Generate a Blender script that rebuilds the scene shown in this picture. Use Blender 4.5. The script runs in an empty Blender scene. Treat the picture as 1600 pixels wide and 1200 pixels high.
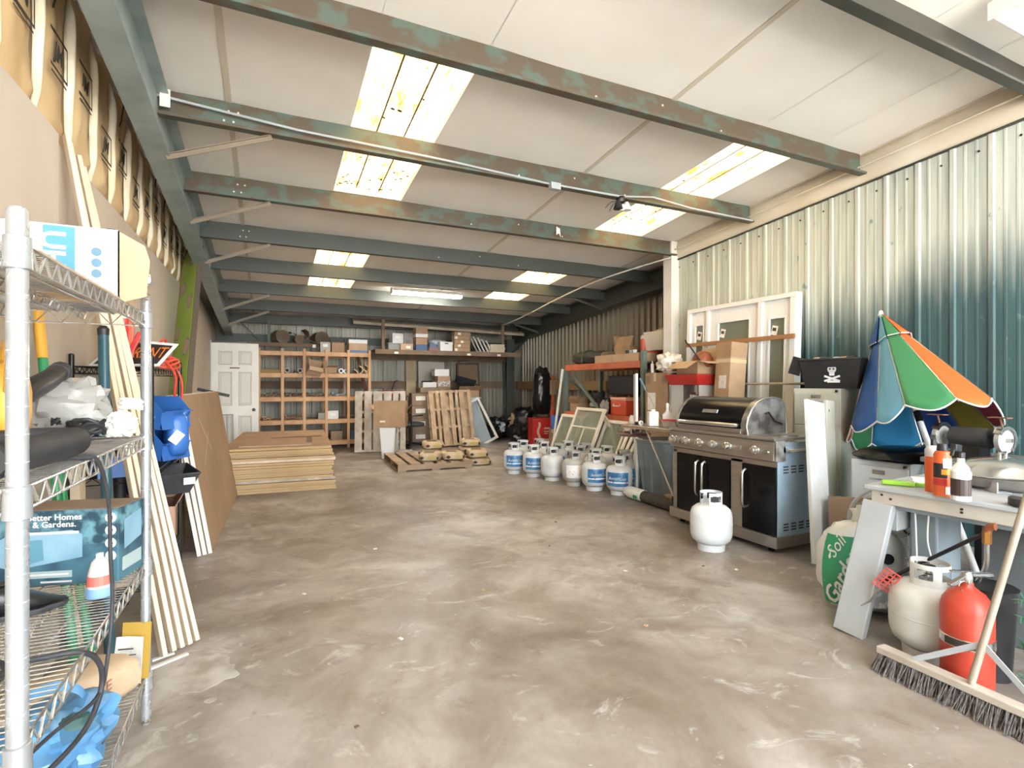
import bpy, bmesh, math, random
from math import sin, cos, pi, radians as R, sqrt, atan2
from mathutils import Vector as V, Matrix, Euler
random.seed(7)
S = bpy.context.scene
COL = S.collection
# ---------------------------------------------------------------- camera, sky, sun, exposure
cam = bpy.data.cameras.new('camera'); camo = bpy.data.objects.new('camera', cam); COL.objects.link(camo)
camo.location = (0, 0, 1.27); camo.rotation_euler = (pi/2, 0, -math.atan2(382, 820))
cam.sensor_width = 36; cam.lens = 820/1600*36; cam.clip_start = .02; cam.clip_end = 200
S.camera = camo
W = bpy.data.worlds.new('sky'); S.world = W; W.use_nodes = True
bg = W.node_tree.nodes['Background']; bg.inputs[0].default_value = (.87, .94, 1, 1); bg.inputs[1].default_value = 7.5
sun = bpy.data.lights.new('sun', 'SUN'); sun.energy = 60; sun.angle = R(1); sun.color = (1, .94, .85)
suno = bpy.data.objects.new('sun', sun); COL.objects.link(suno); suno.rotation_euler = (R(-28), R(8), 0)
vs = S.view_settings; vs.view_transform = 'Standard'; vs.look = 'None'; vs.gamma = 1; vs.use_curve_mapping = False; vs.exposure = 1.08

# ---------------------------------------------------------------- colour + materials
def hx(h):
    c = [int(h[i:i+2], 16)/255 for i in (0, 2, 4)]
    return tuple([x/12.92 if x <= .04045 else ((x+.055)/1.055)**2.4 for x in c]+[1])
MATS = {}
def pm(name, c, c2=None, sc=8, ro=.6, me=0, bump=0, st=(1, 1, 1), lo=.35, hi=.65, det=5, spec=None, alpha=None, coat=0, rv=0, trans=0):
    if name in MATS: return MATS[name]
    m = bpy.data.materials.new(name); m.use_nodes = True; MATS[name] = m
    nt = m.node_tree; b = nt.nodes['Principled BSDF']; L = nt.links.new
    b.inputs['Roughness'].default_value = ro; b.inputs['Metallic'].default_value = me
    b.inputs['Base Color'].default_value = hx(c)
    if spec is not None: b.inputs['Specular IOR Level'].default_value = spec
    if alpha is not None: b.inputs['Alpha'].default_value = alpha
    if coat: b.inputs['Coat Weight'].default_value = coat
    if trans: b.inputs['Transmission Weight'].default_value = trans
    if c2 or bump or rv:
        tc = nt.nodes.new('ShaderNodeTexCoord'); mp = nt.nodes.new('ShaderNodeMapping'); mp.inputs['Scale'].default_value = st
        n = nt.nodes.new('ShaderNodeTexNoise'); n.inputs['Scale'].default_value = sc; n.inputs['Detail'].default_value = det
        L(tc.outputs['Object'], mp.inputs[0]); L(mp.outputs[0], n.inputs['Vector'])
        if c2:
            r = nt.nodes.new('ShaderNodeValToRGB'); e = r.color_ramp.elements
            e[0].position = lo; e[0].color = hx(c); e[1].position = hi; e[1].color = hx(c2)
            L(n.outputs[0], r.inputs[0]); L(r.outputs[0], b.inputs['Base Color'])
        if bump:
            bp = nt.nodes.new('ShaderNodeBump'); bp.inputs['Strength'].default_value = bump; bp.inputs['Distance'].default_value = .02
            L(n.outputs[0], bp.inputs['Height']); L(bp.outputs[0], b.inputs['Normal'])
        if rv:
            mr = nt.nodes.new('ShaderNodeMapRange'); mr.inputs['To Min'].default_value = max(0, ro-rv); mr.inputs['To Max'].default_value = min(1, ro+rv)
            L(n.outputs[0], mr.inputs[0]); L(mr.outputs[0], b.inputs['Roughness'])
    return m
def node(nt, t, **k):
    n = nt.nodes.new(t)
    for a, b in k.items(): setattr(n, a, b)
    return n

# ---------------------------------------------------------------- mesh helpers
class MB:
    def __init__(s): s.v = []; s.f = []
    def add(s, vs, fs):
        o = len(s.v); s.v += [tuple(q) for q in vs]; s.f += [tuple(i+o for i in f) for f in fs]; return s
    def box(s, x0, x1, y0, y1, z0, z1):
        return s.add([(x, y, z) for z in (z0, z1) for y in (y0, y1) for x in (x0, x1)],
                     [(0, 2, 3, 1), (4, 5, 7, 6), (0, 1, 5, 4), (2, 6, 7, 3), (0, 4, 6, 2), (1, 3, 7, 5)])
    def obox(s, c, size, rot=(0, 0, 0)):
        M = Euler(rot).to_matrix(); c = V(c); a, b, d = [q/2 for q in size]
        return s.add([c+M@V((x, y, z)) for z in (-d, d) for y in (-b, b) for x in (-a, a)],
                     [(0, 2, 3, 1), (4, 5, 7, 6), (0, 1, 5, 4), (2, 6, 7, 3), (0, 4, 6, 2), (1, 3, 7, 5)])
    def beam(s, p, q, w, h, up=(0, 0, 1)):
        p, q, up = V(p), V(q), V(up); d = (q-p).normalized(); a = d.cross(up)
        if a.length < 1e-4: a = d.cross(V((1, 0, 0)))
        a.normalize(); b = a.cross(d)
        vs = [e+a*x*w/2+b*y*h/2 for e in (p, q) for x, y in ((-1, -1), (1, -1), (1, 1), (-1, 1))]
        return s.add(vs, [(3, 2, 1, 0), (4, 5, 6, 7), (0, 1, 5, 4), (1, 2, 6, 5), (2, 3, 7, 6), (3, 0, 4, 7)])
    def tube(s, pts, r, n=8, closed=False, caps=True, r2=None):
        pts = [V(p) for p in pts]; N = len(pts); vs = []; fs = []; pa = None
        for i, p in enumerate(pts):
            d = (pts[(i+1) % N]-pts[i-1]) if closed else (pts[min(i+1, N-1)]-pts[max(i-1, 0)])
            d.normalize()
            if pa is None:
                pa = d.cross(V((0, 0, 1)))
                if pa.length < 1e-3: pa = d.cross(V((1, 0, 0)))
            pa = (pa-d*pa.dot(d)).normalized(); b = d.cross(pa)
            rr = r[i] if isinstance(r, (list, tuple)) else (r if r2 is None else r+(r2-r)*i/(N-1))
            vs += [p+pa*cos(2*pi*k/n)*rr+b*sin(2*pi*k/n)*rr for k in range(n)]
        for i in range(N if closed else N-1):
            j = (i+1) % N
            fs += [(i*n+k, i*n+(k+1) % n, j*n+(k+1) % n, j*n+k) for k in range(n)]
        if caps and not closed:
            fs.append(tuple(range(n-1, -1, -1))); fs.append(tuple((N-1)*n+k for k in range(n)))
        return s.add(vs, fs)
    def lathe(s, prof, n=20, c=(0, 0, 0), axis='z', a0=0, a1=2*pi, sx=1, sy=1):
        full = abs(a1-a0-2*pi) < 1e-6; m = n if full else n+1; vs = []; fs = []
        for r_, z in prof:
            for k in range(m):
                a = a0+(a1-a0)*k/n; x, y = r_*cos(a)*sx, r_*sin(a)*sy
                q = (x, y, z) if axis == 'z' else ((z, x, y) if axis == 'x' else (y, z, x))
                vs.append((q[0]+c[0], q[1]+c[1], q[2]+c[2]))
        for i in range(len(prof)-1):
            for k in range(n):
                j = (k+1) % m
                fs.append((i*m+k, i*m+j, (i+1)*m+j, (i+1)*m+k))
        if full:
            if prof[0][0] > 1e-5: fs.append(tuple(range(m-1, -1, -1)))
            if prof[-1][0] > 1e-5: fs.append(tuple((len(prof)-1)*m+k for k in range(m)))
        return s.add(vs, fs)
    def prism(s, poly, a, b, axis='z'):
        n = len(poly)
        def q(p, t): return (p[0], p[1], t) if axis == 'z' else ((t, p[0], p[1]) if axis == 'x' else (p[0], t, p[1]))
        return s.add([q(p, a) for p in poly]+[q(p, b) for p in poly],
                     [tuple(range(n-1, -1, -1)), tuple(range(n, 2*n))]+[(i, (i+1) % n, (i+1) % n+n, i+n) for i in range(n)])
    def grid(s, fn, nu, nv, closed=False):
        vs = [fn(i/nu, j/nv) for j in range(nv+1) for i in range(nu+(0 if closed else 1))]; m = nu+(0 if closed else 1)
        fs = [(j*m+i, j*m+(i+1) % m, (j+1)*m+(i+1) % m, (j+1)*m+i) for j in range(nv) for i in range(nu)]
        return s.add(vs, fs)
    def xf(s, M):
        s.v = [tuple(M@V(q)) for q in s.v]; return s
def B(*a): return MB().box(*a)
def mesh(name, mb, smooth=0, fix=True):
    me = bpy.data.meshes.new(name); me.from_pydata(mb.v, [], mb.f)
    if fix:
        bm = bmesh.new(); bm.from_mesh(me); bmesh.ops.recalc_face_normals(bm, faces=bm.faces); bm.to_mesh(me); bm.free()
    if smooth:
        me.polygons.foreach_set('use_smooth', [True]*len(me.polygons)); me.set_sharp_from_angle(angle=R(smooth))
    me.update(); return me
def link(name, data, parent=None, loc=(0, 0, 0), rot=(0, 0, 0)):
    o = bpy.data.objects.new(name, data); COL.objects.link(o); o.location = loc; o.rotation_euler = rot
    if parent: o.parent = parent
    return o
def O(name, mb, m, parent=None, loc=(0, 0, 0), rot=(0, 0, 0), sm=0, bev=0, seg=2, thick=0, sub=0, label=None):
    me = mb if isinstance(mb, bpy.types.Mesh) else mesh(name, mb, sm)
    if not me.materials: me.materials.append(m)
    o = link(name, me, parent, loc, rot)
    if thick: d = o.modifiers.new('s', 'SOLIDIFY'); d.thickness = thick; d.offset = 0
    if sub: d = o.modifiers.new('u', 'SUBSURF'); d.levels = d.render_levels = sub
    if bev: d = o.modifiers.new('b', 'BEVEL'); d.width = bev; d.segments = seg; d.limit_method = 'ANGLE'; d.angle_limit = R(40)
    if label: o['label'] = label
    return o
def tag(o, label, cat, group=None):
    o['label'] = label; o['category'] = cat
    if group: o['group'] = group
    return o
def T(name, label, cat, loc=(0, 0, 0), rz=0, group=None, rot=None):
    o = link(name, None, None, loc, rot or (0, 0, rz)); o.empty_display_size = .1
    return tag(o, label, cat, group)
def ST(name, mb, m, parent=None, **k):
    o = O(name, mb, m, parent, **k)
    if not parent: o['kind'] = 'structure'
    return o
def dup(root, loc, rot=None, label=None, group=None):
    def cp(o, par):
        c = o.copy(); COL.objects.link(c); c.parent = par
        for ch in o.children: cp(ch, c)
        return c
    r = cp(root, None); r.location = loc
    if rot is not None: r.rotation_euler = rot
    if label: r['label'] = label
    if group: r['group'] = group
    return r
_tc = {}
def text(body, size, m, parent, loc, rot, name='lettering', sx=1, shear=0, ext=.0004, bold=0):
    key = (body, size, m.name, sx, shear, bold)
    if key not in _tc:
        cu = bpy.data.curves.new('txt', 'FONT'); cu.body = body; cu.size = size; cu.align_x = 'CENTER'; cu.align_y = 'CENTER'
        cu.extrude = ext; cu.shear = shear; cu.resolution_u = 2; cu.offset = bold
        to = bpy.data.objects.new('txt', cu); COL.objects.link(to)
        me = bpy.data.meshes.new_from_object(to.evaluated_get(bpy.context.evaluated_depsgraph_get()))
        bpy.data.objects.remove(to); bpy.data.curves.remove(cu); me.materials.clear(); me.materials.append(m); _tc[key] = me
    o = link(name, _tc[key], parent, loc, rot); o.scale = (sx, 1, 1); return o
def ns(x, y=0, z=0):
    from mathutils import noise
    return noise.noise(V((x, y, z)))
def blob(c, size, n=24, m=16, amp=.08, fr=2.5, seed=0, sq=.6, flat=0):
    # lumpy rounded body: superellipsoid with noise, flattened at the bottom
    def sg(v, e): return math.copysign(abs(v)**e, v)
    def fn(i, j):
        a = 2*pi*i; t = pi*(j-.5)*.998
        x, y, z = sg(cos(t), sq)*sg(cos(a), sq), sg(cos(t), sq)*sg(sin(a), sq), sg(sin(t), sq)
        k = 1+amp*(ns(x*fr+seed, y*fr, z*fr+seed)+.5*ns(x*fr*2.3, y*fr*2.3+seed, z*fr*2.3))
        x, y, z = x*k, y*k, max(z*k, -1+flat)
        return (c[0]+x*size[0]/2, c[1]+y*size[1]/2, c[2]+z*size[2]/2)
    return MB().grid(fn, n, m, closed=True)
def arc(c, r, a0, a1, n=12, pl='xz'):
    out = []
    for k in range(n+1):
        a = a0+(a1-a0)*k/n; u, w = r*cos(a), r*sin(a)
        out.append({'xz': (c[0]+u, c[1], c[2]+w), 'xy': (c[0]+u, c[1]+w, c[2]), 'yz': (c[0], c[1]+u, c[2]+w)}[pl])
    return out
def spline(pts, n=8):
    P = [V(p) for p in pts]; out = []
    for i in range(len(P)-1):
        p0, p1, p2, p3 = P[max(i-1, 0)], P[i], P[i+1], P[min(i+2, len(P)-1)]
        for k in range(n):
            t = k/n
            out.append(.5*((2*p1)+(p2-p0)*t+(2*p0-5*p1+4*p2-p3)*t*t+(3*p1-p0-3*p2+p3)*t**3))
    out.append(P[-1]); return out

# ---------------------------------------------------------------- material set
def mat_floor():
    m = bpy.data.materials.new('stained_concrete'); m.use_nodes = True; nt = m.node_tree; b = nt.nodes['Principled BSDF']; L = nt.links.new
    tc = node(nt, 'ShaderNodeTexCoord')
    def noise(sc, det, st=(1, 1, 1), dis=0, rough=.5):
        mp = node(nt, 'ShaderNodeMapping'); mp.inputs['Scale'].default_value = st; L(tc.outputs['Object'], mp.inputs[0])
        n = node(nt, 'ShaderNodeTexNoise'); n.inputs['Scale'].default_value = sc; n.inputs['Detail'].default_value = det; n.inputs['Distortion'].default_value = dis; n.inputs['Roughness'].default_value = rough
        L(mp.outputs[0], n.inputs['Vector']); return n.outputs[0]
    def ramp(src, stops):
        r = node(nt, 'ShaderNodeValToRGB'); e = r.color_ramp.elements
        while len(e) < len(stops): e.new(.5)
        for q, (p, c) in zip(e, stops): q.position = p; q.color = hx(c)
        L(src, r.inputs[0]); return r.outputs[0]
    def mix(f, a, bb, fac=None, mode='MIX'):
        x = node(nt, 'ShaderNodeMix', data_type='RGBA', blend_type=mode)
        if fac is not None: x.inputs[0].default_value = fac
        else: L(f, x.inputs[0])
        for q, w in ((6, a), (7, bb)):
            if isinstance(w, str): x.inputs[q].default_value = hx(w)
            else: L(w, x.inputs[q])
        return x.outputs[2]
    base = ramp(noise(.75, 7, dis=.6, rough=.62), [(.3, '6d645b'), (.43, '898077'), (.55, 'a29b94'), (.68, 'bfbdba')])
    b2 = mix(ramp(noise(2.6, 8, dis=.9, rough=.65), [(.42, '000000'), (.66, 'ffffff')]), base, mix(None, base, '685a4d', .6))
    dk = ramp(noise(5.5, 6, dis=.4, rough=.7), [(.58, '000000'), (.72, 'bbbbbb')])
    b3 = mix(dk, b2, '5c4d41')
    wh = ramp(noise(3.1, 9, st=(1, 1.4, 1), dis=1.6, rough=.72), [(.57, '000000'), (.70, 'cccccc')])
    b4 = mix(wh, b3, 'cbc9c6')
    sp = ramp(noise(26, 3), [(.74, '000000'), (.78, 'ffffff')])
    b5 = mix(sp, b4, 'd8d4cc')
    L(b5, b.inputs['Base Color'])
    mr = node(nt, 'ShaderNodeMapRange'); mr.inputs['From Min'].default_value = .3; mr.inputs['From Max'].default_value = .7; mr.inputs['To Min'].default_value = .30; mr.inputs['To Max'].default_value = .62
    L(noise(1.4, 6, dis=.5), mr.inputs[0]); L(mr.outputs[0], b.inputs['Roughness'])
    bp = node(nt, 'ShaderNodeBump'); bp.inputs['Strength'].default_value = .12; bp.inputs['Distance'].default_value = .01
    L(noise(40, 4), bp.inputs['Height']); L(bp.outputs[0], b.inputs['Normal'])
    return m
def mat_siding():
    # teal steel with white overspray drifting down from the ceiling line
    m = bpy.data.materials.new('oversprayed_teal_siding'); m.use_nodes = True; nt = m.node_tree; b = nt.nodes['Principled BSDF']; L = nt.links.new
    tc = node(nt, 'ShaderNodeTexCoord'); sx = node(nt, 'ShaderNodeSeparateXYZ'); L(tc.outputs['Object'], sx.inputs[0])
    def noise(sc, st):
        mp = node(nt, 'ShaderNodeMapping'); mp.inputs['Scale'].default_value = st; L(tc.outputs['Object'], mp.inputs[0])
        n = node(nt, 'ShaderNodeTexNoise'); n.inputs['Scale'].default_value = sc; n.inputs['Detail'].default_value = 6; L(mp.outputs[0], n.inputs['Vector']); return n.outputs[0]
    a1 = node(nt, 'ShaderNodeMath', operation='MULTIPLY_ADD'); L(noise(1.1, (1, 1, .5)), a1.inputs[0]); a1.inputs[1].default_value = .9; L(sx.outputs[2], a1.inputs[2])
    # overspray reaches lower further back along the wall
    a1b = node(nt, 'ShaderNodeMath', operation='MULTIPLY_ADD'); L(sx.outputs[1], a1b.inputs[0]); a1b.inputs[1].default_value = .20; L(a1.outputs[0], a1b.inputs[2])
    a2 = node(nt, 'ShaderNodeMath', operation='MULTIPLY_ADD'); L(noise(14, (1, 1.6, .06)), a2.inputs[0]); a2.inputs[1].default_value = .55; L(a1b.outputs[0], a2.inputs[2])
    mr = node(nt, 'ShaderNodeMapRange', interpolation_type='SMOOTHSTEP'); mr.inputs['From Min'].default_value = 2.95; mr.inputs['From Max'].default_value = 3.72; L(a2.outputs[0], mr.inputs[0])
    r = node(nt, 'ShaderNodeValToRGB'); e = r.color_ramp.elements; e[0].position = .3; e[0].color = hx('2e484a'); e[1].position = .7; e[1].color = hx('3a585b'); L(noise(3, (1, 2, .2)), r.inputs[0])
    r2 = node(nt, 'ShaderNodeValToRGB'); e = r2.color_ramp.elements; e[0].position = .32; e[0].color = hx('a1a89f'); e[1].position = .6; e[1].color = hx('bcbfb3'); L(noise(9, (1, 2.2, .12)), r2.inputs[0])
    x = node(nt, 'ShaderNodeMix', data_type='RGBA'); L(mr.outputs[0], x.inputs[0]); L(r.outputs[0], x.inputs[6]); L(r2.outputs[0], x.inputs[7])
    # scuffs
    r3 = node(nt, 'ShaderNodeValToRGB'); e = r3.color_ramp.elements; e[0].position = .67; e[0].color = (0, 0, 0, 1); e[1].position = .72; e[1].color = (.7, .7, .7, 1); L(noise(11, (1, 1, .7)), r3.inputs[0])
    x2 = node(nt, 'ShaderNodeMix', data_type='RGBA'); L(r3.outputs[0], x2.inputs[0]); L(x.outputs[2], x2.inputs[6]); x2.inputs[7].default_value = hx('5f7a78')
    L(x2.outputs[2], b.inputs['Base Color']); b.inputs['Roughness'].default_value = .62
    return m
def mat_skylight():
    m = bpy.data.materials.new('weathered_fibreglass'); m.use_nodes = True; nt = m.node_tree; L = nt.links.new; nt.nodes.remove(nt.nodes['Principled BSDF'])
    out = nt.nodes['Material Output']; tc = node(nt, 'ShaderNodeTexCoord')
    def noise(sc, st, dis=0):
        mp = node(nt, 'ShaderNodeMapping'); mp.inputs['Scale'].default_value = st; L(tc.outputs['Object'], mp.inputs[0])
        n = node(nt, 'ShaderNodeTexNoise'); n.inputs['Scale'].default_value = sc; n.inputs['Detail'].default_value = 8; n.inputs['Roughness'].default_value = .7; n.inputs['Distortion'].default_value = dis; L(mp.outputs[0], n.inputs['Vector']); return n.outputs[0]
    def ramp(src, st):
        r = node(nt, 'ShaderNodeValToRGB'); e = r.color_ramp.elements
        while len(e) < len(st): e.new(.5)
        for q, (p, c) in zip(e, st): q.position = p; q.color = hx(c)
        L(src, r.inputs[0]); return r.outputs[0]
    c1 = ramp(noise(9, (1, .35, 1)), [(.36, 'a87a34'), (.47, 'e6c684'), (.6, 'fff3d6')])
    c2 = ramp(noise(42, (1, .6, 1)), [(.33, '54390f'), (.44, 'ffffff')])
    x = node(nt, 'ShaderNodeMix', data_type='RGBA', blend_type='MULTIPLY'); x.inputs[0].default_value = 1; L(c1, x.inputs[6]); L(c2, x.inputs[7])
    d = node(nt, 'ShaderNodeBsdfDiffuse'); t = node(nt, 'ShaderNodeBsdfTranslucent'); mx = node(nt, 'ShaderNodeMixShader'); mx.inputs[0].default_value = .14
    L(x.outputs[2], d.inputs[0]); L(x.outputs[2], t.inputs[0]); L(d.outputs[0], mx.inputs[1]); L(t.outputs[0], mx.inputs[2]); L(mx.outputs[0], out.inputs[0])
    return m
def emit(name, c, k):
    m = bpy.data.materials.new(name); m.use_nodes = True; b = m.node_tree.nodes['Principled BSDF']
    b.inputs['Base Color'].default_value = hx(c); b.inputs['Emission Color'].default_value = hx(c); b.inputs['Emission Strength'].default_value = k; return m
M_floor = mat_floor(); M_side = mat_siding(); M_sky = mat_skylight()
M_liner = pm('white_vinyl_liner', 'eee9e3', 'e4ddd5', sc=1.3, ro=.55, lo=.35, hi=.7, bump=.06)
M_linerY = pm('cream_liner', 'd9d0c0', 'cbbfaa', sc=2, ro=.6)
M_rust = pm('rusted_green_steel', '54483a', '515d53', sc=5.5, ro=.5, st=(1, 1.6, 1.6), lo=.47, hi=.57, det=12, rv=.15)
M_green = pm('green_primer_steel', '3e433d', '474b44', sc=2, ro=.5, rv=.1)
M_dkgreen = pm('dark_green_steel', '2a2d2a', '3a382f', sc=2, ro=.45, lo=.4, hi=.6)
M_raft = pm('grey_green_rafter_steel', '8f9b98', '7d8b89', sc=4, ro=.5, st=(1, 1, 1), lo=.4, hi=.62, det=7)
M_dry = pm('unpainted_drywall', 'c8bbab', 'beb0a0', sc=1.2, ro=.85)
M_kraft = pm('kraft_paper_facing', 'cfb48b', 'bd9d72', sc=2.2, ro=.7, bump=.35, st=(1, 1, .6))
M_batt = pm('pale_batt_edge', 'e0d5c0', 'd3c4a4', sc=6, ro=.9, bump=.3)
M_ink = pm('black_ink', '3a332b', ro=.8)
M_galv = pm('dirty_galvanised_wall', '9a917f', '867c69', sc=2, ro=.45, me=.25, st=(1, 1, .25), rv=.1)
M_galvB = pm('grey_galvanised_wall', '8f8b7d', '7d786a', sc=2, ro=.45, me=.25, st=(1, 1, .25), rv=.1)
M_white = pm('white_paint', 'd9d5ce', 'cdc8bf', sc=3, ro=.45)
M_wht2 = pm('bright_white_plastic', 'dededc', ro=.35)
M_chrome = pm('chrome_wire', 'd9dadb', 'c5c2bb', sc=12, ro=.22, me=.85, rv=.1)
M_chrpost = pm('chrome_post', 'b7babd', 'a5a8aa', sc=9, ro=.28, me=.6, rv=.1)
M_black = pm('black_plastic', '1d1d1f', '29292b', sc=9, ro=.45)
M_blkmet = pm('black_enamel', '18181a', ro=.3)
M_rub = pm('black_rubber', '35363a', '2b2b2d', sc=20, ro=.6)
M_card = pm('cardboard', 'a98b6d', '9b7d5f', sc=5, ro=.85)
M_card2 = pm('pale_cardboard', 'b99e80', 'ac9072', sc=5, ro=.85)
M_card3 = pm('grey_cardboard', '8f7a66', '826d59', sc=5, ro=.85)
M_mdfF = pm('mdf_face', 'b0937a', 'a28468', sc=2.5, ro=.7)
M_mdfE = pm('mdf_edge', 'b79c74', 'a88b63', sc=10, ro=.8, st=(.3, .3, 6))
M_pine = pm('pine_lumber', 'd0a67c', 'bd9068', sc=5, ro=.65, st=(1, 1, .2))
M_pale = pm('pale_pine', 'dccbb2', 'cdb697', sc=6, ro=.6, st=(1, 1, .12))
M_pal = pm('pallet_wood', 'bba285', 'a1866a', sc=7, ro=.8, st=(1, 1, .15))
M_palg = pm('weathered_pallet_wood', 'b7ada0', '9b9185', sc=7, ro=.85, st=(1, 1, .15))
M_steel = pm('brushed_stainless', 'b1aca7', 'a7a29c', sc=60, ro=.3, me=.8, st=(1, .05, 1), rv=.05)
M_steel2 = pm('polished_steel', 'd5d5d3', 'bdbcb8', sc=8, ro=.18, me=.9, rv=.1)
M_greym = pm('grey_painted_steel', 'a9adaf', '9fa3a5', sc=4, ro=.4)
M_glass = pm('window_glass', 'a6ab9c', ro=.06, alpha=.45, spec=.7)
M_clear = pm('clear_plastic', 'e4e0d8', ro=.2, alpha=.4)
M_bagp = pm('black_trash_bag', '17181b', '212226', sc=7, ro=.24, bump=.9, spec=.6)
M_tank = pm('white_tank_enamel', 'cdd0d1', 'bfbebb', sc=5, ro=.38, lo=.4, hi=.8)
M_tankd = pm('scuffed_grey_tank', 'b7b9b8', 'a39f98', sc=5, ro=.45)
M_orange = pm('orange_rack_steel', 'c06a48', 'ab5637', sc=4, ro=.5)
M_red = pm('red_enamel', 'c2352f', 'b12c28', sc=4, ro=.35)
M_concB = pm('printed_cement_bag', 'bdab90', 'aa9575', sc=6, ro=.75, bump=.3)
M_dust = pm('brown_dusty_wood', '7a6551', '6a5644', sc=4, ro=.8)
# ================================================================ STRUCTURE
SL = .0833
def zr(y): return 3.63-SL*y
def zb(y): return 3.43-SL*y
YB = 11.9; YF = -3.2
FL = ST('floor', B(-1.15, 6.0, YF, YB+.1, -.12, 0), M_floor)
ST('ground_apron', B(-40, 40, -45, YF, -.14, -.015), pm('pale_concrete_apron', 'b5b4b0', 'a6a5a1', sc=.6, ro=.8))
M_spill = pm('white_paint_spill', 'b4b0aa', '958c82', sc=9, ro=.6, lo=.38, hi=.66)
for (cx_, cy_, sx_, sy_, sd_) in ((-.27, 2.66, .15, .14, 1), (1.58, 5.02, .07, .035, 7), (-.21, 2.42, .022, .016, 2)):
    n_ = 40; pts_ = []
    for k_ in range(n_):
        a_ = 2*pi*k_/n_; q_ = 1+.35*ns(cos(a_)*1.6+sd_, sin(a_)*1.6, sd_)+.18*ns(cos(a_)*5, sin(a_)*5+sd_, 1); pts_.append((cx_+sx_*q_*cos(a_), cy_+sy_*q_*sin(a_)))
    O('paint_spill', MB().prism(pts_, 0.0003, .0016), M_spill, FL)
# --- ceiling of liner panels with two rows of skylights
roofc = ST('ceiling', MB().prism([(YF, zr(YF)+.10), (YB+.1, zr(YB+.1)+.10), (YB+.1, zr(YB+.1)+.101), (YF, zr(YF)+.101)], -1.15, -1.12, 'x'), M_liner)
HX = [(.59, 1.26), (3.66, 4.38)]; HY = [(3.05, 5.44), (7.25, 9.3)]
xs = [-1.12, -.25, .59, 1.26, 2.73, 3.66, 4.38, 4.95, 5.95]
for i in range(len(xs)-1):
    a, b = xs[i], xs[i+1]; hole = any(abs(a-h[0]) < .01 for h in HX)
    segs = [(YF, 3.05), (5.44, 7.25), (9.3, YB+.1)] if hole else [(YF, YB+.1)]
    for y0, y1 in segs:
        n = max(1, int((y1-y0)/.5)); mb = MB()
        def fn(u, v, a=a, b=b, y0=y0, y1=y1, up=0):
            X = a+.003+(b-a-.006)*u; Y = y0+(y1-y0)*v
            sag = .012*sin(pi*u)*(1 if not hole else .3)*(.6+.6*ns(X*.9, Y*.9, 3))
            return (X, Y, zr(Y)-sag)
        mb.grid(fn, 6, n*2)
        mb.prism([(y0, zr(y0)+.004), (y1, zr(y1)+.004), (y1, zr(y1)+.06), (y0, zr(y0)+.06)], a, b, 'x')
        O('liner_panel', mb, M_liner, roofc, sm=60)
M_seam = pm('liner_seam', 'cbbfae', ro=.6)
for X in (-.25, 2.73, 4.95):
    O('seam_tape', MB().prism([(YF, zr(YF)-.006), (YB, zr(YB)-.006), (YB, zr(YB)+.003), (YF, zr(YF)+.003)], X-.02, X+.02, 'x'), M_seam, roofc)
M_deb = pm('leaf_debris', '4a3a20', ro=.9)
for hx0, hx1 in HX:
    for y0, y1 in HY:
        sk = None; k = 0
        w = (hx1-hx0)/3
        sk = ST('window_skylight_%d' % (HX.index((hx0, hx1))*2+HY.index((y0, y1))+1), MB().prism([(y0-.03, zr(y0-.03)+.061), (y1+.03, zr(y1+.03)+.061), (y1+.03, zr(y1+.03)+.066), (y0-.03, zr(y0-.03)+.066)], hx0-.02, hx0-.012, 'x'), M_sky)
        for k in range(3):
            prof = [(0, 0), (.03, 0), (.05, .03), (.075, .03), (.095, 0), (w*.5-.02, 0), (w*.5, .008), (w*.5+.02, 0), (w-.06, 0), (w-.045, .008), (w-.03, 0), (w-.004, 0)]
            mb = MB(); vs = []
            for Y in (y0-.08, y1+.08):
                vs += [(hx0+k*w+t+(-.06 if (k == 0 and t == 0) else (.06 if (k == 2 and t > w-.01) else (.01 if t > w-.01 else 0))), Y, zr(Y)+.07+h) for t, h in prof]
            m = len(prof); mb.add(vs, [(i, i+1, m+i+1, m+i) for i in range(m-1)])
            O('skylight_sheet', mb, M_sky, sk)
            O('sheet_lap', MB().beam((hx0+k*w-.004, y0-.03, zr(y0)+.066), (hx0+k*w-.004, y1+.03, zr(y1)+.066), .012, .006), M_dust, sk)
        mb = MB()
        for q in range(70):
            Y = y1-abs(random.gauss(0, .35)) if random.random() < .85 else random.uniform(y0, y1)
            X = random.uniform(hx0+.02, hx1-.02); s = random.uniform(.006, .026)
            if y0 < Y < y1: mb.obox((X, Y, zr(Y)+.062), (s*random.uniform(.6, 1.6), s, .003), (0, 0, random.uniform(0, 3)))
        d = O('leaf_debris', mb, M_deb, sk); d['kind'] = 'stuff'
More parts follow.
